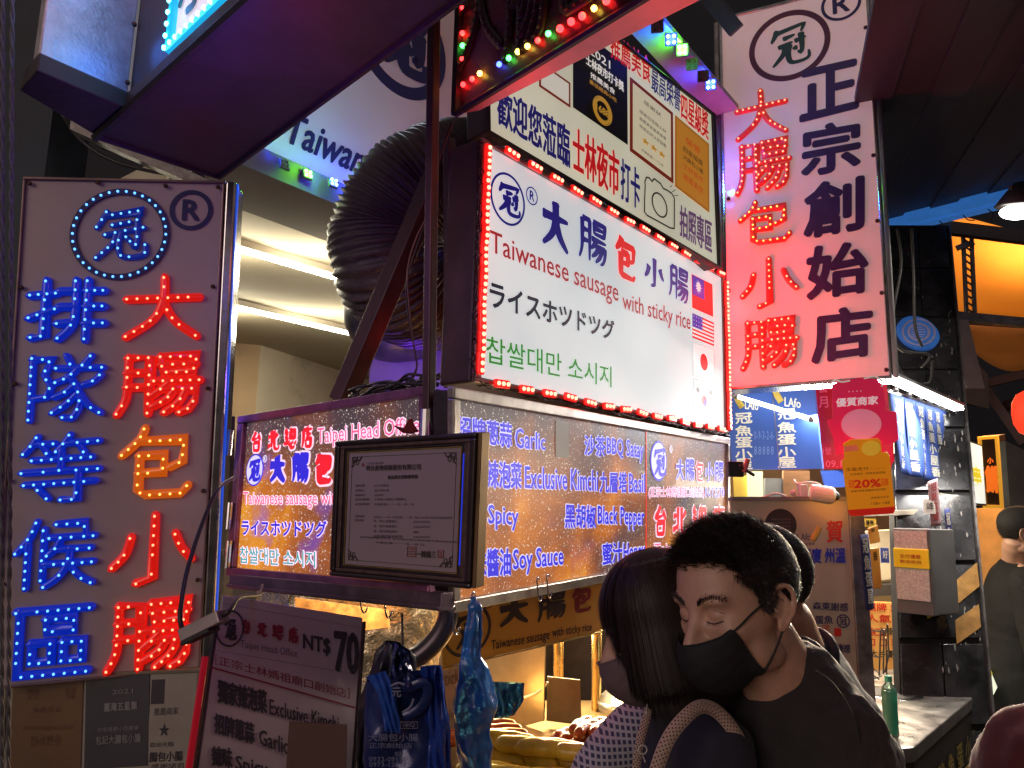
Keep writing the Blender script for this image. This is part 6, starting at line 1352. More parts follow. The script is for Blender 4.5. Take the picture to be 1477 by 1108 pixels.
# curved pipe
t = thing('curved_pipe', 'dark curved pipe sweeping down from the box corner to the bags', 'pipe', pd(590, 960, 1.6))
m = MB(); m.tube(smooth_path([pd(648, 868, 1.62), pd(645, 895, 1.62), pd(632, 920, 1.62), pd(608, 943, 1.62), pd(580, 955, 1.62), pd(560, 960, 1.62)], 7), .022, 18); m.build('shell', mat('grey_violet_pipe', (.12, .10, .12), .3, .7, var=.25), t, smooth=True)

# ---- bags
def cloth_bag(name, left, right, depth, thick, mt, label, cat, par=None, wr=.006, nu=26, nv=30, fold=9, amp=0.35):
    L3 = resample([pd(*q, depth) for q in left], 1e9)  # placeholder keeps ends
    def along(pts, v):
        d = [0.0]
        for a, b in zip(pts, pts[1:]): d.append(d[-1] + math.hypot(a[0] - b[0], a[1] - b[1]))
        t_ = v * d[-1]; i = max(j for j in range(len(d) - 1) if d[j] <= t_ + 1e-9); f = (t_ - d[i]) / max(1e-9, d[i + 1] - d[i])
        return pts[i][0] * (1 - f) + pts[i + 1][0] * f, pts[i][1] * (1 - f) + pts[i + 1][1] * f
    ph = [random.uniform(0, 6) for _ in range(6)]
    def f(u, v, side):
        a, b = along(left, v), along(right, v); x, y = a[0] * (1 - u) + b[0] * u, a[1] * (1 - u) + b[1] * u
        w = abs(b[0] - a[0]) / FPX * depth
        bul = thick * min(1, w / .09) * (max(0, math.sin(math.pi * u))) ** .55
        wrk = wr * min(1, math.sin(math.pi * u) * 3) * (math.sin(fold * u * 2 + ph[0] + 2.2 * math.sin(v * 5 + ph[1])) + .7 * math.sin(fold * 2.3 * u + ph[2] + 3 * math.sin(3 * v + ph[3])) + .5 * math.sin(13 * v + 6 * u + ph[4]) + 1.1 * abs(math.sin(fold * .8 * u + 5 * v + ph[5])) - .8 * abs(math.sin(7 * u - 11 * v + ph[2])))
        return pd(x, y, depth) + np.array([0, -side * (bul + wrk) if side > 0 else bul * .7, 0])
    m = MB(); m.sheet(lambda u, v: f(u, v, 1), nu, nv); m.sheet(lambda u, v: f(u, v, -1), nu, nv)
    o = m.build(name, mt, par, smooth=True)
    tx = bpy.data.textures.new('crumple', 'VORONOI'); tx.noise_scale = .045; tx.distance_metric = 'DISTANCE'; q_ = o.modifiers.new('d', 'DISPLACE'); q_.texture = tx; q_.strength = wr * 2.0; q_.mid_level = .5; q_.texture_coords = 'LOCAL'
    if par is None: tag(o, label, cat)
    return o, f
M_bagn = mat('navy_foil_bag', (.015, .030, .15), .28, .2, var=.3, scale=12, bump=.25, bscale=16, coat=.5)
M_bagk = mat('black_foil_bag', (.018, .018, .032), .32, .2, var=.3, scale=12, bump=.25, bscale=16, coat=.4)
M_bagb = mat('glossy_blue_strap', (.03, .11, .50), .22, .1, var=.2, coat=.6, bump=.15, bscale=20)
t = thing('carrier_bag', 'black tote bag hanging behind the navy one beside the price board', 'bag', pd(540, 1120, 1.42))
cloth_bag('body', [(556, 925), (540, 940), (530, 985), (517, 1010), (512, 1180)], [(580, 930), (598, 945), (604, 985), (610, 1020), (610, 1180)], 1.44, .035, M_bagk, '', '', t, .005)
t = thing('carrier_bag', 'navy blue printed tote bags hanging on a hook beside the price board', 'bag', pd(590, 1130, 1.38))
o, fb = cloth_bag('body', [(530, 982), (528, 1000), (524, 1060), (521, 1180)], [(637, 965), (640, 990), (646, 1060), (656, 1180)], 1.38, .035, M_bagn, '', '', t, .004, fold=5)
cloth_bag('strap', [(528, 976), (536, 984), (545, 1000), (552, 1030), (556, 1054)], [(556, 968), (564, 984), (571, 1010), (576, 1040), (578, 1058)], 1.32, .008, M_bagb, '', '', t, .002)
m = MB()
m.tube(smooth_path([pd(560, 985, 1.33), pd(585, 992, 1.33), pd(610, 985, 1.33), pd(617, 1000, 1.33), pd(605, 1022, 1.33), pd(580, 1036, 1.33)], 6), .009, 8, flat=(np.array([0, -1, 0]), .002)); m.build('strap', M_bagn, t, smooth=True)
cloth_bag('gathered_top', [(566, 925), (566, 952), (560, 990)], [(592, 940), (592, 960), (606, 990)], 1.34, .02, M_bagn, '', '', t, .006)
cloth_bag('side_fold', [(606, 962), (612, 1000), (618, 1180)], [(637, 960), (645, 1010), (656, 1180)], 1.35, .02, mat('royal_foil_bag', (.02, .06, .36), .25, .1, var=.2, bump=.2, bscale=14, coat=.5), '', '', t, .004)
m = MB(); gb = pan3(pd(500, 860, 1.315), pd(780, 860, 1.315) - pd(500, 860, 1.315), pd(500, 1108, 1.315) - pd(500, 860, 1.315))
H = lambda x, y: (x / 1251, y / 1108)
def bl(s, x0, y0, x1, y1, bo=0): put(m, gb, s, *[np.array(z) for z in (H(x0, y0), H(x0, y1), H(x1, y0), H(x1, y1))], bo, .0, 0)
bl('小腸', 360, 815, 395, 845); bl('IQ', 400, 815, 440, 845); m.frame(gb, *H(345, 808), *H(458, 852), .002, .002, 0, .001); bl('大腸包小腸', 140, 885, 460, 935); bl('正宗創始店', 145, 945, 420, 980); bl('總店', 310, 1000, 355, 1030); bl('0932-091959', 145, 1035, 412, 1065); bl('0973-126127', 145, 1070, 412, 1100)
m.tube(smooth_path([gb.pt(*H(285, 580)), gb.pt(*H(330, 560)), gb.pt(*H(375, 570))], 5), .002, 6, flat=(gb.n, .001)); m.tube(smooth_path([gb.pt(*H(360, 640 + 110)), gb.pt(*H(410, 715)), gb.pt(*H(432, 660))], 5), .002, 6, flat=(gb.n, .001)); bl('元', 292, 590, 350, 650, .03)
m.build('lettering', mat('pale_bag_print', (.20, .22, .34), .5, var=.2), t)
m = MB(); m.tube([pd(580, 885, 1.36), pd(581, 950, 1.36)], .0025, 6); m.build('hook_wire', M_steel_d, t)
M_plas = mat('blue_plastic_film', (.05, .26, .85), .16, .0, var=.25, scale=10, trans=.35, bump=1.0, bscale=9, bdist=.03, coat=.9)
t = thing('plastic_bag', 'bright blue plastic bag knotted and hanging below the menu box corner', 'bag', pd(685, 1110, 1.45))
cloth_bag('body', [(679, 868), (674, 900), (666, 950), (652, 1003), (656, 1060), (665, 1120)], [(692, 868), (694, 900), (697, 945), (712, 985), (716, 1020), (708, 1060), (712, 1120)], 1.45, .03, M_plas, '', '', t, .006, 60, 90, 4)
cloth_bag('flap', [(706, 984), (708, 1010), (712, 1036)], [(757, 985), (756, 1010), (742, 1032)], 1.52, .010, mat('teal_blue_film', (.03, .20, .45), .2, var=.3, scale=14, trans=.35, bump=.4, bscale=10, coat=.6), '', '', t, .004, 24, 12)
m = MB(); m.ball(pd(685, 876, 1.44), .014, 12, 8, (1, .7, .8)); m.tube(smooth_path([pd(683, 862, 1.45), pd(685, 873, 1.44), pd(693, 882, 1.44)], 4), .006, 8); m.build('knot', M_plas, t, smooth=True)

# ================================================================== PEOPLE
M_skin = mat('skin', (.54, .31, .21), .40, var=.16, scale=22, bump=.12, bscale=420, spec=.5)
M_skin.node_tree.nodes['Principled BSDF'].inputs['Subsurface Weight'].default_value = .08
M_skin.node_tree.nodes['Principled BSDF'].inputs['Subsurface Radius'].default_value = (.012, .005, .003)
M_hair = mat('dark_hair', (.026, .016, .013), .42, var=.3, scale=60, spec=.6)
M_scalp = mat('hair_roots', (.012, .008, .008), .75, var=.4, scale=120, bump=.8, bscale=260)
M_tee = mat('black_cotton', (.024, .018, .020), .85, var=.2, scale=8, bump=.6, bscale=9, bdist=.035, sheen=.12, stretch=(1, 1, .5))
M_navy = mat('navy_cotton', (.016, .016, .030), .85, var=.15, scale=8, bump=.6, bscale=10, bdist=.03, sheen=.1)
M_trou = mat('dark_trousers', (.02, .02, .025), .85, var=.2)
M_brow = mat('brow_hair', (.02, .013, .010), .6, var=.1)
M_lid = mat('lash_line', (.03, .014, .010), .5, var=.1)
ELL = [((-.010, 0, .040), (.098, .077, .086)), ((.022, 0, -.022), (.064, .062, .082)), ((.046, 0, -.083), (.033, .032, .027))]
def sd_ell(P, c, r):
    q = (P - np.array(c)); k0 = np.linalg.norm(q / np.array(r), axis=-1); k1 = np.linalg.norm(q / np.array(r) ** 2, axis=-1) + 1e-9
    return k0 * (k0 - 1) / k1
def smin(a, b, k):
    h = np.clip(.5 + .5 * (b - a) / k, 0, 1); return b * (1 - h) + a * h - k * h * (1 - h)
def sd_cap(P, a, b, ra, rb):
    a, b = np.array(a), np.array(b); ba = b - a; t_ = np.clip(((P - a) @ ba) / np.dot(ba, ba), 0, 1)
    return np.linalg.norm(P - a - t_[..., None] * ba, axis=-1) - (ra + (rb - ra) * t_)
def head_sd(P, mask=False):
    d = sd_ell(P, *ELL[0]); d = smin(d, sd_ell(P, *ELL[1]), .03); d = smin(d, sd_ell(P, *ELL[2]), .022)
    if mask:
        return smin(d, sd_ell(P, (.070, 0, -.055), (.046, .040, .046)), .03)
    for s in (-1, 1):
        d = smin(d, sd_ell(P, (.072, s * .026, .024), (.014, .026, .008)), .012)      # brow
        d = smin(d, sd_ell(P, (.056, s * .044, -.020), (.020, .016, .018)), .016)     # cheek
        d = smin(d, sd_ell(P, (.004, s * .052, -.070), (.034, .012, .020)), .02)      # jaw
        e = sd_ell(P, (.086, s * .031, .004), (.016, .017, .011)); d = -smin(-d, e, .010)
        d = smin(d, sd_ell(P, (.068, s * .031, .003), (.0135, .0145, .0125)), .004)   # lid over the eyeball
    d = smin(d, sd_cap(P, (.083, 0, .010), (.104, 0, -.034), .006, .0115), .010)
    for s in (-1, 1): d = smin(d, sd_ell(P, (.094, s * .011, -.038), (.011, .008, .008)), .006)
    d = smin(d, sd_ell(P, (.082, 0, -.062), (.012, .024, .007)), .006)
    return d
def march(O, D, fn, tmax=.19, n=90):
    O = np.asarray(O, float); t_ = np.linspace(.01, tmax, n)
    v = np.array([fn(O + D * q) for q in t_]); ins = v < 0
    last = n - 1 - np.argmax(ins[::-1], axis=0); last = np.clip(last, 0, n - 2)
    lo, hi = t_[last], t_[last + 1]
    for _ in range(9):
        mid = (lo + hi) / 2; q = fn(O + D * mid[..., None]) < 0; lo = np.where(q, mid, lo); hi = np.where(q, hi, mid)
    return O + D * ((lo + hi) / 2)[..., None]
def dirs(az, el): return np.stack([np.cos(el) * np.cos(az), np.cos(el) * np.sin(az), np.sin(el)], -1)
_NA, _NE = 150, 110
_az = np.linspace(0, 2 * math.pi, _NA, endpoint=False); _el = np.linspace(-math.pi / 2 * .985, math.pi / 2 * .985, _NE)
_A, _E = np.meshgrid(_az, _el); HEADP = march((0, 0, 0), dirs(_A, _E), head_sd)

_R = np.linalg.norm(HEADP, axis=-1)
def headpt(d):
    """point of the head surface in direction d, from the table above"""
    d = np.atleast_2d(d); d = d / np.linalg.norm(d, axis=1)[:, None]
    az = np.mod(np.arctan2(d[:, 1], d[:, 0]), 2 * math.pi) / (2 * math.pi) * _NA; el = (np.arcsin(np.clip(d[:, 2], -1, 1)) - _el[0]) / (_el[-1] - _el[0]) * (_NE - 1)
    el = np.clip(el, 0, _NE - 1.001); i = np.floor(az).astype(int) % _NA; j = np.floor(el).astype(int); fa, fe = az - np.floor(az), el - j; k = (i + 1) % _NA
    r = _R[j, i] * (1 - fa) * (1 - fe) + _R[j, k] * fa * (1 - fe) + _R[j + 1, i] * (1 - fa) * fe + _R[j + 1, k] * fa * fe
    return d * r[:, None]
class Head:
    def __init__(s, c, yaw, pitch, roll=0, sc=1.0):
        """yaw: the way the face looks, degrees in plan (0 = +X, 90 = +Y); pitch: nod downwards"""
        s.c = np.asarray(c, float); s.sc = sc
        R = Matrix.Rotation(math.radians(yaw), 3, 'Z') @ Matrix.Rotation(math.radians(pitch), 3, 'Y') @ Matrix.Rotation(math.radians(roll), 3, 'X')
        s.R = np.array(R)
    def w(s, p): return s.c + (np.asarray(p) * s.sc) @ s.R.T
    def d(s, v): return np.asarray(v) @ s.R.T
def head_mesh(m, H):
    o = len(m.v); P = H.w(HEADP.reshape(-1, 3)); m.v += [tuple(q) for q in P]
    for j in range(_NE - 1):
        for i in range(_NA): m.f.append((o + j * _NA + i, o + j * _NA + (i + 1) % _NA, o + (j + 1) * _NA + (i + 1) % _NA, o + (j + 1) * _NA + i))
    m.f.append(tuple(o + i for i in range(_NA - 1, -1, -1))); m.f.append(tuple(o + (_NE - 1) * _NA + i for i in range(_NA)))
    m.m += [0] * (len(m.f) - len(m.m))
def ear(m, H, s):
    # local: y outwards
    def E(x, z, y): return H.w((x, s * y, z))
    out = [(-.004, -.004, .071), (.002, .012, .074), (-.001, .026, .078), (-.012, .031, .083), (-.024, .026, .087), (-.030, .010, .088), (-.027, -.008, .085), (-.018, -.022, .080), (-.009, -.032, .076), (-.003, -.030, .073)]
    m.tube(smooth_path([E(*q) for q in out], 6), .0042, 10)
    m.tube(smooth_path([E(*q) for q in [(-.008, .020, .078), (-.018, .014, .081), (-.021, .0, .081), (-.016, -.012, .079), (-.010, -.018, .076)]], 5), .0034, 8)
    A = H.R[:, 0], H.R[:, 1] * s, H.R[:, 2]
    m.ball(H.w((-.013, s * .073, .003)), .021 * H.sc, 18, 12, (.72, .30, 1.25), ax=[A[0], A[1], A[2]])
    m.ball(H.w((-.007, s * .075, -.027)), .008 * H.sc, 12, 8, (1, .6, 1), ax=[A[0], A[1], A[2]])
    m.ball(H.w((-.001, s * .074, -.004)), .006 * H.sc, 10, 8, (.8, .9, 1.1), ax=[A[0], A[1], A[2]])
def remesh(o, vox, smooth=2, tex=None):
    q = o.modifiers.new('r', 'REMESH'); q.mode = 'VOXEL'; q.voxel_size = vox; q.use_smooth_shade = True
    q = o.modifiers.new('sm', 'SMOOTH'); q.factor = .5; q.iterations = smooth
    if tex:
        tx = bpy.data.textures.new('folds', 'CLOUDS'); tx.noise_scale = tex[0]; tx.noise_depth = 2
        q = o.modifiers.new('d', 'DISPLACE'); q.texture = tx; q.strength = tex[1]; q.mid_level = .5; q.texture_coords = 'LOCAL'
def cone(m, a, b, ra, rb, n=20):
    a, b = np.asarray(a, float), np.asarray(b, float); d = nrm(b - a)
    P_, R_ = [a - d * ra * .95, a - d * ra * .6, a], [ra * .3, ra * .8, ra]
    for k in range(1, 5): P_.append(a + (b - a) * k / 5); R_.append(ra + (rb - ra) * k / 5)
    P_ += [b, b + d * rb * .6, b + d * rb * .95]; R_ += [rb, rb * .8, rb * .3]
    m.tube(P_, R_, n)
def brows_eyes(H, par):
    m, l = MB(), MB()
    for s in (-1, 1):
        pts = np.array([[.086, s * .012, .021], [.086, s * .020, .026], [.078, s * .034, .029], [.064, s * .047, .023]])
        Pc = smooth_path(list(pts), 6)
        random.seed(5)
        for k in range(300):
            q = Pc[random.randrange(len(Pc))] + np.array([0, 0, random.gauss(0, .0021)]); dd_ = nrm(q)
            b = headpt(dd_)[0]; tip = b + nrm(np.array([.2, s * 1.0, .35])) * .007 + dd_ * .0015
            w_ = np.array([0, 0, .00035]); m.add([H.w(b - w_), H.w(b + w_), H.w(tip)], [(0, 1, 2)])
        L3 = [headpt(np.array(q))[0] + nrm(np.array(q)) * .0004 for q in smooth_path([np.array(z) for z in ((.083, s * .019, -.0045), (.084, s * .026, -.0075), (.082, s * .034, -.0075), (.074, s * .044, -.0035))], 5)]
        l.tube([H.w(q) for q in L3], .0009, 6)
        for k in range(26):
            b = L3[random.randrange(len(L3))]; tip = b + np.array([.006, s * .002, -.0045]); w_ = np.array([0, .0003, 0]); l.add([H.w(b - w_), H.w(b + w_), H.w(tip)], [(0, 1, 2)])
        L4 = [headpt(np.array(q))[0] + nrm(np.array(q)) * .0001 for q in smooth_path([np.array(z) for z in ((.083, s * .018, .0095), (.084, s * .028, .0125), (.080, s * .037, .0115), (.072, s * .046, .006))], 5)]
        l.tube([H.w(q) for q in L4], .00045, 5)
    m.build('eyebrow', M_brow, par, ccw=False, kind='stuff'); l.build('eyelashes', M_lid, par, ccw=False, kind='stuff')
def mask(H, par, mt, col_strap, both=True):
    """face mask that stands off nose and chin, with ear loops"""
    O = (.015, 0, -.052); nu, nv = 60, 30
    def top(a):
        a = abs(a) / 75; pk = .56
        if a < pk: return math.radians(11 + 13 * (a / pk) ** 1.6)
        f_ = (a - pk) / (1 - pk); return math.radians(24 - 46 * (f_ * f_ * (3 - 2 * f_)))
    def bot(a): a = abs(a) / 75; return math.radians(-62 + 26 * a ** 2.0)
    grid = []
    for j in range(nv + 1):
        row = []
        for i in range(nu + 1):
            a = -75 + 150 * i / nu; v = j / nv
            side = max(0, (abs(a) - 55) / 20)
            e0, e1 = top(a), bot(a)
            e = e0 * (1 - v) + e1 * v; row.append(dirs(np.array(math.radians(a)), np.array(e)))
        grid.append(row)
    D = np.array(grid); P = march(O, D.reshape(-1, 3), lambda q: np.minimum(head_sd(q, True), head_sd(q)))
    N_ = D.reshape(-1, 3); P = P + N_ * .0042; P = P.reshape(nv + 1, nu + 1, 3)
    for _ in range(5):
        Q_ = P.copy(); Q_[1:-1, 1:-1] = (P[:-2, 1:-1] + P[2:, 1:-1] + P[1:-1, :-2] + P[1:-1, 2:]) / 4; P = np.where(np.linalg.norm(Q_, axis=-1, keepdims=True) > 0, Q_, P)
    jj, ii = np.mgrid[0:nv + 1, 0:nu + 1]
    P = P + D * (.0007 * np.sin(jj * .9 + 2 * np.sin(ii * .25)) * np.sin(ii * .5 + jj * .2))[..., None]
    m = MB(); o = 0; m.v = [tuple(H.w(q)) for q in P.reshape(-1, 3)]
    m.f = [(j * (nu + 1) + i, j * (nu + 1) + i + 1, (j + 1) * (nu + 1) + i + 1, (j + 1) * (nu + 1) + i) for j in range(nv) for i in range(nu)]; m.m = [0] * len(m.f)
    ob = m.build('face_mask', mt, par, smooth=True, thick=.0022, ccw=False)
    m = MB()
    m.tube([H.w(q + D[0, k] * .0012) for k, q in enumerate(P[0, 2:-2], 2)], .0012, 6); m.tube([H.w(q) for q in P[-1, 2:-2]], .0012, 6)
    for s, col in ((-1, 0), (1, nu)):
        a = P[1, 14 if col == 0 else nu - 14]; b = P[nv // 2, col]
        m.tube(smooth_path([H.w(q) for q in (a, headpt(a * .75 + np.array([.0, s * .073, .022]) * .25)[0] * 1.035, headpt(a * .5 + np.array([.0, s * .073, .022]) * .5)[0] * 1.04, headpt(a * .25 + np.array([.0, s * .073, .022]) * .75)[0] * 1.05, (.002, s * .081, .026), (-.008, s * .080, .031))], 6), .0016, 6)
        m.tube(smooth_path([H.w(q) for q in (b, b * .5 + np.array([-.008, s * .072, -.034]) * .5 + np.array([0, s * .004, 0]), (-.008, s * .077, -.030), (-.017, s * .075, -.022))], 6), .0016, 6)
    m.build('ear_loops', col_strap, ob, smooth=True); return ob
def short_hair(H, par, n=9000, top=.030, side=.009, mt=M_hair, seed=1, buzz=False, hairline=.074):
    rng = np.random.RandomState(seed)
    d = rng.normal(size=(n * 3, 3)); d /= np.linalg.norm(d, axis=1)[:, None]; P = headpt(d)
    x, y, z = P.T
    ay = np.abs(y)
    front = np.where(x > .04, hairline - .022 * np.clip((ay - .035) / .03, 0, 1) + .004 * np.sin(y * 300), 0)
    temple = np.interp(x, [-.10, -.075, -.045, -.022, -.004, .008, .022, .030, .045, .06], [-.070, -.066, -.045, -.010, .020, -.004, .006, .030, .052, .070])
    line_ = np.where(x > .045, np.maximum(front, temple), temple)
    keep = z > line_ + rng.normal(0, .0022, n * 3); P = P[keep][:n]; x, y, z = P.T; d = d[keep][:n]
    k = np.clip((z - .03) / .06, 0, 1) * np.clip((x + .11) / .10, .35, 1)
    L_ = (side + (top - side) * k) * rng.uniform(.6, 1.15, len(P))
    nn = d / np.array([1, .9, .95]); nn /= np.linalg.norm(nn, axis=1)[:, None]
    flow = np.stack([np.where(z > .06, .9, np.where(x > .02, .2, -.55)), np.zeros(len(P)) + np.sign(y) * .1, np.where(z > .06, .1, -1.0)], -1)
    g = nn * (.75 if not buzz else 1.2) + flow * (.62 if not buzz else .3) + rng.normal(0, .22, P.shape); g /= np.linalg.norm(g, axis=1)[:, None]
    m = MB(); vs, fs = [], []
    for i in range(len(P)):
        b, gg, l = P[i], g[i], L_[i]; nrm_ = nn[i]; sd_ = np.cross(gg, nrm_ + rng.normal(0, .3, 3)); sd_ /= np.linalg.norm(sd_) + 1e-9; w_ = .00045
        mid = b + gg * l * .5; tip = b + gg * l + flow[i] * l * .25 - nrm_ * l * .12; o = len(vs)
        vs += [b - sd_ * w_ - nrm_ * .001, b + sd_ * w_ - nrm_ * .001, mid + sd_ * w_ * .9, mid - sd_ * w_ * .9, tip]; fs += [(o, o + 1, o + 2, o + 3), (o + 3, o + 2, o + 4)]
    m.v = [tuple(q) for q in H.w(np.array(vs))]; m.f = fs; m.m = [0] * len(fs)
    hr = m.build('hair', mt, par, ccw=False, kind='stuff')
    # close cap of hair under the strands
    Q_ = HEADP.reshape(-1, 3); x, y, z = Q_.T; ay = np.abs(y)
    front = np.where(x > .04, hairline - .022 * np.clip((ay - .035) / .03, 0, 1), 0); temple = np.interp(x, [-.10, -.075, -.045, -.022, -.004, .008, .022, .030, .045, .06], [-.070, -.066, -.045, -.010, .020, -.004, .006, .030, .052, .070])
    line_ = np.where(x > .045, np.maximum(front, temple), temple); kk = z > line_ + .002
    off = (.0012 + (.2 if buzz else 1) * np.clip((z - line_) / .05, 0, 1) * top * .32); dn = Q_ / np.linalg.norm(Q_, axis=1)[:, None]
    R_ = Q_ + dn * off[:, None]; c = MB(); c.v = [tuple(q) for q in H.w(R_)]; idx = lambda j, i: j * _NA + i % _NA
    c.f = [(idx(j, i), idx(j, i + 1), idx(j + 1, i + 1), idx(j + 1, i)) for j in range(_NE - 1) for i in range(_NA) if kk[idx(j, i)] and kk[idx(j, i + 1)] and kk[idx(j + 1, i)] and kk[idx(j + 1, i + 1)]]
    c.f.append(tuple(idx(_NE - 1, i) for i in range(_NA))); c.m = [0] * len(c.f)
    c.build('hair_cap', M_scalp, par, smooth=True, ccw=False)
def hand(m, wr, d, side, nrm_, s=1.0):
    """palm and five bent fingers; d: along the hand, side: towards the thumb, nrm_: back of the hand"""
    d, side, nrm_ = nrm(d), nrm(side), nrm(nrm_); wr = np.asarray(wr, float)
    m.tube([wr - d * .01, wr + d * .03 * s, wr + d * .065 * s, wr + d * .088 * s], [.024 * s, .034 * s, .040 * s, .030 * s], 12, flat=(nrm_, .014 * s))
    for k, (off, L_) in enumerate(((.028, .068), (.010, .076), (-.009, .070), (-.027, .056))):
        b = wr + d * .078 * s + side * off * s; a1 = b + d * L_ * .45 * s - nrm_ * .008 * s; a2 = a1 + d * L_ * .25 * s - nrm_ * .018 * s; a3 = a2 + d * L_ * .08 * s - nrm_ * .022 * s
        m.tube([b - d * .02 * s, b, a1, a2, a3], [.008 * s, .009 * s, .0085 * s, .0078 * s, .006 * s], 8)
    b = wr + d * .025 * s + side * .028 * s; m.tube([b - side * .012 * s, b, b + (side * .8 + d * .9) * .024 * s, b + (side * .8 + d * 1.6) * .036 * s - nrm_ * .01], [.011 * s, .012 * s, .010 * s, .007 * s], 8)
def body(t, H, f, neck0, neckb, LS, RS, hip, shirt, skin=M_skin, lel=None, rel=None, lwr=None, rwr=None, chest=(.115, .165), shirt_name='t_shirt', vox=.006, folds=(.09, .016), nr=.056, sleeve=.6, detailed=True, collar=True, ears=True):
    """the skin is one continuous surface: head, ears, neck, chest, arms, hands; clothes are laid over it"""
    f = nrm(f); lf = nrm(np.cross(UP, f))
    neck0, neckb, LS, RS, hip = [np.asarray(q, float) for q in (neck0, neckb, LS, RS, hip)]
    m = MB(); head_mesh(m, H)
    if detailed and ears: ear(m, H, 1); ear(m, H, -1)
    cone(m, neck0, neckb, nr, nr * 1.12, 28); cone(m, neckb, hip * .6 + neckb * .4, .07, .09)
    cone(m, neckb + lf * .01, LS, .045, .04); cone(m, neckb - lf * .01, RS, .045, .04)
    for S, el, wr, sg in ((LS, lel, lwr, 1), (RS, rel, rwr, -1)):
        if el is None: el = S - UP * .28 + f * .03
        if wr is None: wr = el - UP * .16 + f * .18
        cone(m, S, el, .042, .034); cone(m, el, wr, .036, .023)
        hand(m, wr, nrm(np.asarray(wr) - el), f * .3 + UP * .8, lf * sg, 1.0)
    o = m.build('body', skin, t, smooth=True); remesh(o, .0032 if detailed else .006, 1)
    m = MB()
    sc_ = neckb - UP * .035
    up_ = nrm(neckb - hip); fo = nrm(f - up_ * np.dot(f, up_)); 
    ax = [fo, np.cross(up_, fo), up_]
    m.ball(neckb * .68 + hip * .32, .25, 28, 20, (chest[0] / .25, chest[1] / .25, 1.0), ax=ax)
    cone(m, neckb * .5 + hip * .5, hip, chest[0] * 1.05, chest[0] * 1.0); 
    m.ball(hip, .16, 24, 16, (.75, 1.0, .9), ax=ax)
    cone(m, neckb - UP * .022, LS - lf * .02, .058, .060); cone(m, neckb - UP * .022, RS + lf * .02, .058, .060)
    m.ball(neckb - UP * .055, .105, 24, 16, (.85, 1.1, .75), ax=ax)
    for S, el in ((LS, lel), (RS, rel)):
        if el is None: el = S - UP * .28 + f * .03
        e2 = S + (np.asarray(el) - S) * sleeve; cone(m, S, e2, .064, .060)
    s_ = m.build(shirt_name, shirt, t, smooth=True); remesh(s_, vox, 4, folds)
    m = MB()
    for sg in (-1, 1):
        h0 = hip + lf * .085 * sg - UP * .03; kn = np.array([h0[0], h0[1], .50]) + f * .02; an = np.array([h0[0], h0[1], .09])
        cone(m, h0, kn, .092, .065); cone(m, kn, an, .064, .045)
    m.ball(hip - UP * .04, .15, 20, 14, (.78, 1.05, .8), ax=ax)
    l = m.build('trousers', M_trou, t, smooth=True); remesh(l, .012, 2)
    for sg in (-1, 1):
        h0 = hip + lf * .085 * sg; m = MB(); m.ball(np.array([h0[0], h0[1], .045]) + f * .05, .13, 18, 12, (1.0, .38, .36), ax=[f, lf, UP]); m.build('shoe', M_black, t, smooth=True)
    if collar:
        m = MB(); P_ = []
        dn = nrm(neckb - neck0); e1 = nrm(f - dn * np.dot(f, dn)); e2 = np.cross(dn, e1); c0 = neckb - dn * .030
        for k in range(41):
            a = 2 * math.pi * k / 40; P_.append(c0 + e1 * math.cos(a) * (nr * 1.12 + .012) + e2 * math.sin(a) * (nr * 1.12 + .012) + dn * (.026 * math.cos(a) + .004))
        m.tube(P_, .0085, 8, flat=None, caps=False); m.build('collar', shirt, s_, smooth=True)
    return o, s_
def person(label, loc): return thing('person', label, 'person', loc)

# ---- the man in the black mask
F1 = nrm(np.array([-math.cos(math.radians(31)), -math.sin(math.radians(31)), 0])); yaw1 = math.degrees(math.atan2(F1[1], F1[0]))
Hc = pd(1061, 873, 1.17); H1 = Head(Hc, yaw1, 10, 3, 1.0)
nb1 = pd(1140, 1010, 1.20); n01 = H1.w((-.030, 0, -.055))
lf1 = nrm(np.cross(UP, F1))
hip1 = np.array([nb1[0], nb1[1], 0]) - F1 * .12 + UP * 1.0
LS1 = pd(1222, 1068, 1.10); RS1 = nb1 - lf1 * .17 - UP * .06 + F1 * .02
t = person('man with short black hair, black face mask and black t-shirt looking down', (hip1[0], hip1[1], 0)); MAN = t
body(t, H1, F1, n01, nb1, LS1, RS1, hip1, M_tee, vox=.0065, folds=(.075, .030), nr=.058)
brows_eyes(H1, t); mask(H1, t, mat('black_mask_cloth', (.009, .009, .010), .75, var=.2, scale=30, bump=.1, bscale=200), mat('black_elastic', (.012, .012, .013), .6, var=.1))
short_hair(H1, t, 30000, .028, .011, seed=2)
# shoulder seam
m = MB(); m.tube(smooth_path([pd(1176, 968, 1.09), pd(1200, 985, 1.07), pd(1224, 1020, 1.055), pd(1238, 1060, 1.05), pd(1243, 1120, 1.05)], 6), .0016, 6); m.build('seam', M_tee, t, smooth=True)

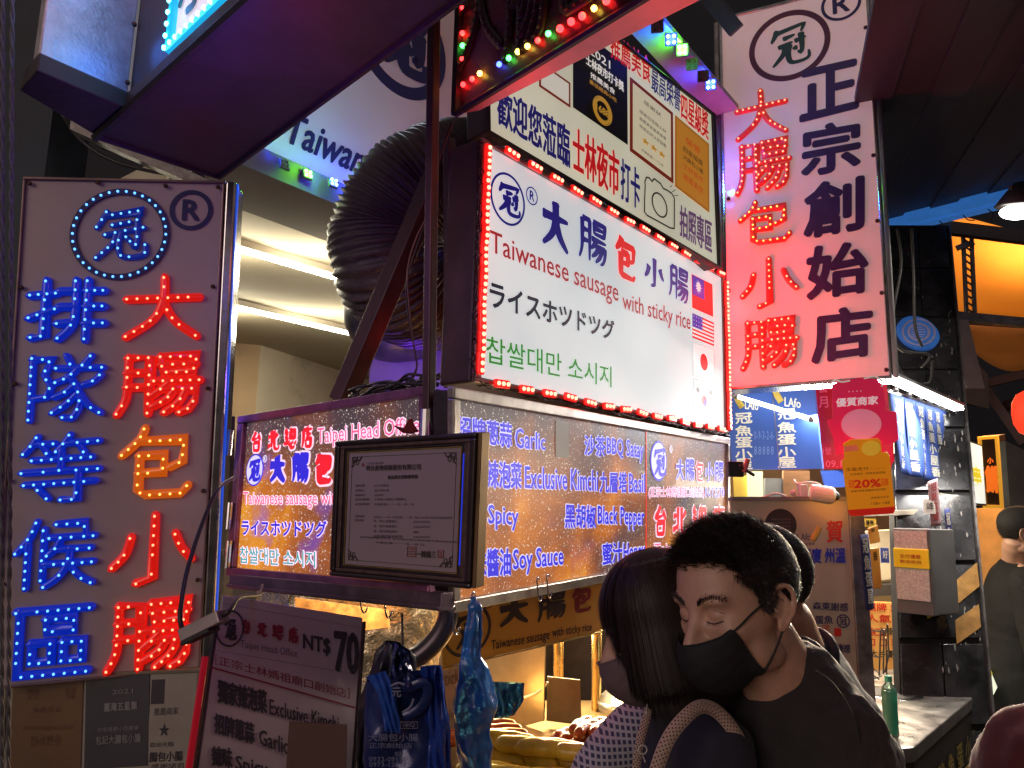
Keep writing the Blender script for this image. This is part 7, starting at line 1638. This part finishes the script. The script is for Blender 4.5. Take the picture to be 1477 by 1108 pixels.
# ---- the woman in front of him
F2 = nrm(np.array([-math.cos(math.radians(2)), .12, 0])); yaw2 = math.degrees(math.atan2(F2[1], F2[0]))
Hc2 = pd(951, 908, 1.24); H2 = Head(Hc2, yaw2, 15, 0, .93); lf2 = nrm(np.cross(UP, F2))
nb2 = pd(990, 1040, 1.26); hip2 = np.array([nb2[0], nb2[1], 0]) - F2 * .06 + UP * .92
LS2 = pd(1030, 1085, 1.13); RS2 = nb2 - lf2 * .15 - UP * .05
t = person('woman with dark bob hair, grey mask and navy top with beige bag straps', (hip2[0], hip2[1], 0)); WOM = t
body(t, H2, F2, H2.w((-.028, 0, -.055)), nb2, LS2, RS2, hip2, M_navy, vox=.0065, nr=.046, chest=(.10, .145), shirt_name='top', ears=False)
brows_eyes(H2, t); mask(H2, t, mat('mauve_mask_cloth', (.13, .085, .09), .75, var=.12, scale=30, bump=.1, bscale=200), mat('grey_elastic', (.16, .12, .12), .6, var=.1))
def bob(H, par, n=15000, seed=4, length=.118):
    rng = np.random.RandomState(seed); m = MB(); vs, fs = [], []
    for q_ in range(n):
        ang = rng.uniform(-math.pi, math.pi); z = .1385 - abs(rng.normal(0, .022)) if q_ % 3 else rng.uniform(.02, .13)
        ez0 = min(1, max(0, (z - .040) / .100)); f0 = math.sqrt(max(0, 1 - ez0 * ez0)); p_ = np.array([-.010 + math.cos(ang) * .101 * f0, math.sin(ang) * .084 * f0, z])
        front = abs(ang) < .78
        # strands run down over the skull, then hang
        rad = np.array([math.cos(ang), math.sin(ang)]); k = 13; pts = [p_ * 1.0]
        zend = (.018 if abs(ang) < .42 else .018 - .06 * (abs(ang) - .42) / .36) + rng.normal(0, .006) if front else -length + rng.normal(0, .007) + (.030 if abs(ang) < .95 else 0) * 1.0
        L_ = z - zend; 
        if L_ <= 0: continue
        off_ = abs(rng.normal(0, .0016)) + .0012 * math.sin(ang * 23); wv = rng.normal(0, .022); dz_ = rng.normal(0, .05)
        for i in range(1, k + 1):
            zz = z - L_ * i / k
            ez = max(-1, min(1, (zz - .040) / .100)); rx, ry = .101, .084
            fac = math.sqrt(max(.0, 1 - ez * ez)) if zz > .040 else 1.0
            drop = 1.0 if zz > .02 else 1.0 + .10 * math.sin(min(1, (.02 - zz) / .12) * math.pi * .62) - (.08 if zz < -.09 else 0)
            qx = -.010 + rad[0] * (rx * fac * drop + off_) * (1.0 if not front else .98); qy = rad[1] * (ry * fac * drop + off_)
            qy += dz_ * .05 * (i / k); qx += dz_ * .08 * (i / k)
            pts.append(np.array([qx * (1 + wv * i / k), qy, zz]))
        w0 = rng.uniform(.00035, .0007); o = len(vs)
        for i, q in enumerate(pts):
            w_ = w0 * (1 if i < k - 2 else (.6 if i < k else .12)); sd_ = np.array([-rad[1], rad[0], 0]); vs += [q - sd_ * w_, q + sd_ * w_]
        fs += [(o + 2 * i, o + 2 * i + 1, o + 2 * i + 3, o + 2 * i + 2) for i in range(len(pts) - 1)]
    m.v = [tuple(q) for q in H.w(np.array(vs))]; m.f = fs; m.m = [0] * len(fs)
    m.build('hair', mat('brown_black_hair', (.018, .010, .009), .5, var=.3, scale=90, stretch=(1, 1, .1), spec=.35), par, ccw=False, kind='stuff')
    c = MB(); NA, NZ = 60, 26
    def f(u, v):
        ang = -math.pi + 2 * math.pi * u; zt, aa = .138, abs(ang)
        zb_ = .036 if aa < .42 else (.036 - .06 * (aa - .42) / .36 if aa < .78 else (-length + .03 if aa < 1.02 else -length + .008))
        zz = zt - (zt - zb_) * v ** 1.2; ez = max(-1, min(1, (zz - .040) / .098)); fac = math.sqrt(max(0, 1 - ez * ez)) if zz > .040 else 1.0
        drop = 1.0 if zz > .02 else 1.0 + .08 * math.sin(min(1, (.02 - zz) / .12) * math.pi * .62); 
        return H.w((-.010 + math.cos(ang) * .0965 * fac * drop, math.sin(ang) * .080 * fac * drop, zz))
    c.sheet(f, NA, NZ); c.build('hair_cap', M_scalp, par, smooth=True, ccw=False)
bob(H2, t)
# beige perforated straps and necklace cord
M_strap = mat('beige_strap', (.46, .32, .25), .7, var=.1, scale=20); M_dot = mat('strap_hole', (.06, .035, .03), .8, var=0)
def strap(par, pts, w_, nrm_):
    c = smooth_path([np.asarray(q) for q in pts], 8); m = MB(); dts = MB()
    for i, q in enumerate(c):
        t_ = nrm(c[min(i + 1, len(c) - 1)] - c[max(i - 1, 0)]); s_ = nrm(np.cross(t_, nrm_)); m.v += [tuple(q - s_ * w_), tuple(q + s_ * w_)]
    m.f = [(2 * i, 2 * i + 1, 2 * i + 3, 2 * i + 2) for i in range(len(c) - 1)]; m.m = [0] * len(m.f)
    o = m.build('bag_strap', M_strap, par, smooth=True, thick=.003, ccw=False)
    cc = resample(c, .0068)
    for i, q in enumerate(cc[:-1]):
        t_ = nrm(cc[i + 1] - q); s_ = nrm(np.cross(t_, nrm_))
        for k in (-2, -1, 0, 1, 2): 
            e = q + s_ * w_ * .36 * k + t_ * (.0034 if k % 2 else 0) + nrm(nrm_) * .0019; r_ = .0013
            dts.add([e + s_ * r_ * math.cos(a) + t_ * r_ * math.sin(a) for a in np.linspace(0, 5.2, 6)], [tuple(range(6))])
    dts.build('strap_holes', M_dot, o, ccw=False, kind='stuff')
nn = np.array([-.15, -1, .35])
strap(t, [pd(1070, 1085, 1.10), pd(1062, 1060, 1.10), pd(1037, 1029, 1.10), pd(1013, 1019, 1.09), pd(990, 1033, 1.07), pd(963, 1068, 1.05), pd(944, 1120, 1.04), pd(935, 1160, 1.04)], .0095, nn)
strap(t, [pd(936, 1020, 1.16), pd(930, 1045, 1.14), pd(922, 1075, 1.12), pd(914, 1140, 1.10)], .006, nn)
m = MB(); m.tube(smooth_path([pd(934, 1012, 1.16), pd(929, 1050, 1.14), pd(925, 1080, 1.12), pd(931, 1100, 1.11)], 5), .0012, 5); m.ring(pan3(pd(921, 1075, 1.10), pd(933, 1075, 1.10) - pd(921, 1075, 1.10), -UP * .03), .5, .2, .006, .002, 0, .001, 20); m.build('cord', mat('pale_cord', (.5, .45, .42), .5, var=.1), t, smooth=True)
# checked sleeve of her raised far arm
ck = mat('navy_check_cloth', (.10, .10, .16), .85, var=0)
N, L = ck.node_tree.nodes, ck.node_tree.links
tc = N.new('ShaderNodeTexCoord'); outs = []
for ax_ in ('X', 'Z'):
    w_ = N.new('ShaderNodeTexWave'); w_.bands_direction = ax_; w_.inputs['Scale'].default_value = 36; L.new(tc.outputs['Object'], w_.inputs[0]); r_ = N.new('ShaderNodeValToRGB'); r_.color_ramp.elements[0].position = .60; r_.color_ramp.elements[1].position = .72; L.new(w_.outputs['Fac'], r_.inputs[0]); outs.append(r_.outputs[0])
mxx = N.new('ShaderNodeMix'); mxx.data_type = 'RGBA'; mxx.blend_type = 'LIGHTEN'; mxx.inputs[0].default_value = 1; L.new(outs[0], mxx.inputs[6]); L.new(outs[1], mxx.inputs[7])
mc = N.new('ShaderNodeMix'); mc.data_type = 'RGBA'; L.new(mxx.outputs[2], mc.inputs[0]); mc.inputs[6].default_value = (.045, .045, .10, 1); mc.inputs[7].default_value = (.42, .40, .42, 1); L.new(mc.outputs[2], N['Principled BSDF'].inputs['Base Color'])
m = MB(); cone(m, pd(925, 1060, 1.30), pd(870, 1112, 1.24), .060, .050); cone(m, pd(870, 1112, 1.24), pd(845, 1180, 1.22), .05, .05); o = m.build('checked_sleeve', ck, t, smooth=True); remesh(o, .006, 3, (.05, .010))

# ---- man behind with a shaved head
F3 = nrm(np.array([-.75, .6, 0])); yaw3 = math.degrees(math.atan2(F3[1], F3[0])); H3 = Head(pd(1094, 856, 1.42), yaw3, 12, 0, 1.0); nb3 = pd(1150, 968, 1.46); lf3 = nrm(np.cross(UP, F3))
hip3 = np.array([nb3[0], nb3[1], 0]) + UP * 1.0 - F3 * .08
t = person('man with cropped hair and navy t-shirt seen from behind the masked man', (hip3[0], hip3[1], 0))
body(t, H3, F3, H3.w((-.028, 0, -.055)), nb3, pd(1224, 1040, 1.42), nb3 - lf3 * -.0 + np.array([-.18, .1, -.06]), hip3, mat('navy_tee', (.018, .020, .042), .85, var=.15, bump=.2, bscale=9), nr=.058, vox=.008)
short_hair(H3, t, 14000, .006, .004, seed=6, buzz=True)

# ---- person in pale denim half hidden between them
F4 = nrm(np.array([-.9, .4, 0])); yaw4 = math.degrees(math.atan2(F4[1], F4[0])); H4 = Head(pd(1062, 880, 1.9), yaw4, 10, 0, .95); nb4 = pd(1070, 975, 1.92); lf4 = nrm(np.cross(UP, F4)); hip4 = np.array([nb4[0], nb4[1], 0]) + UP * .95
t = person('person in pale blue denim jacket half hidden between the woman and the masked man', (hip4[0], hip4[1], 0))
M_denim = mat('pale_denim', (.16, .24, .32), .85, var=.3, scale=40, bump=.2, bscale=60)
body(t, H4, F4, H4.w((-.028, 0, -.055)), nb4, pd(1078, 1010, 1.80), nb4 - lf4 * .15 - UP * .05, hip4, M_denim, vox=.010, detailed=False, shirt_name='denim_jacket', collar=False)
short_hair(H4, t, 4000, .03, .012, seed=8)
g = Pan([(1073, 1010), (1089, 1010), (1087, 1040), (1075, 1038)], 1.66); m = MB(); m.pbox(g, 0, 0, 1, 1, 0, .004); o = m.build('patch', pr(225, 190, 60), t); m = MB(); m.ring(g, .5, .45, .008, .004, .0045, .0055, 20); m.disc(g, .4, .4, .002, .0055, 8); m.disc(g, .62, .4, .002, .0055, 8); m.build('patch_print', pr(60, 40, 30), o)

# ---- passer by in a black cap at the right edge
F5 = nrm(np.array([.85, -.3, 0])); yaw5 = math.degrees(math.atan2(F5[1], F5[0])); H5 = Head(pd(1474, 772, 3.6), yaw5, 6, 0, .92); nb5 = pd(1466, 816, 3.65); lf5 = nrm(np.cross(UP, F5)); hip5 = np.array([nb5[0], nb5[1], 0]) + UP * .9
t = person('passer by in black cap and dark padded jacket at the right edge', (hip5[0], hip5[1], 0))
M_jack = mat('dark_padded_nylon', (.012, .012, .012), .85, var=.08, scale=6, bump=.2, bscale=9, spec=.2)
body(t, H5, F5, H5.w((-.028, 0, -.055)), nb5, nb5 + lf5 * .17 - UP * .07, nb5 - lf5 * .17 - UP * .07, hip5, M_jack, vox=.010, folds=(.16, .02), chest=(.16, .19), lel=nb5 - lf5 * .22 - UP * .34 + F5 * .02 if False else None, shirt_name='padded_jacket', nr=.055, sleeve=1.0, collar=False)
m = MB(); cone(m, nb5 - lf5 * .17 - UP * .08, nb5 - lf5 * .20 - UP * .36 + F5 * .02, .085, .070); cone(m, nb5 - lf5 * .20 - UP * .36 + F5 * .02, nb5 - lf5 * .16 - UP * .46 + F5 * .22, .072, .055)
m.ball(nb5 + UP * .0, .085, 20, 12, (1, 1, .55)); o = m.build('jacket_sleeve', M_jack, t, smooth=True); remesh(o, .010, 2, (.14, .02))
m = MB(); m.ball(H5.w((-.008, 0, .058)), .097, 30, 18, (1.02, .86, .86), ax=[H5.R[:, 0], H5.R[:, 1], H5.R[:, 2]]); m.sheet(lambda u, v: H5.w((.07 + .085 * v, (u - .5) * .13 * (1 - .3 * v * v), .055 - .012 * v - .03 * (2 * u - 1) ** 2)), 10, 8); m.build('cap', mat('black_cap', (.012, .012, .012), .8, var=.2, bump=.1, bscale=120), t, smooth=True)
short_hair(H5, t, 4000, .01, .012, seed=9)

# ---- shoulder of a passer by in a red coat, close at the lower right
F6 = nrm(np.array([0, 1, 0])); H6 = Head(pd(1625, 960, .80), 90, 0, 0, .95); nb6 = H6.w((-.03, 0, -.17)); hip6 = np.array([nb6[0], nb6[1], 0]) + UP * .9; lf6 = nrm(np.cross(UP, F6))
t = person('passer by in a dark red coat, only the sleeve showing at the lower right corner', (hip6[0], hip6[1], 0))
M_red = mat('dark_red_coat', (.085, .010, .010), .9, var=.35, scale=9, bump=.2, bscale=20, sheen=.3)
body(t, H6, F6, H6.w((-.028, 0, -.055)), nb6, pd(1500, 1100, .85), nb6 + np.array([.17, 0, -.07]), hip6, M_red, vox=.010, folds=(.08, .04), shirt_name='coat', sleeve=1.0, detailed=False, collar=False, lel=pd(1478, 1300, .85))
short_hair(H6, t, 4000, .03, .015, seed=10)
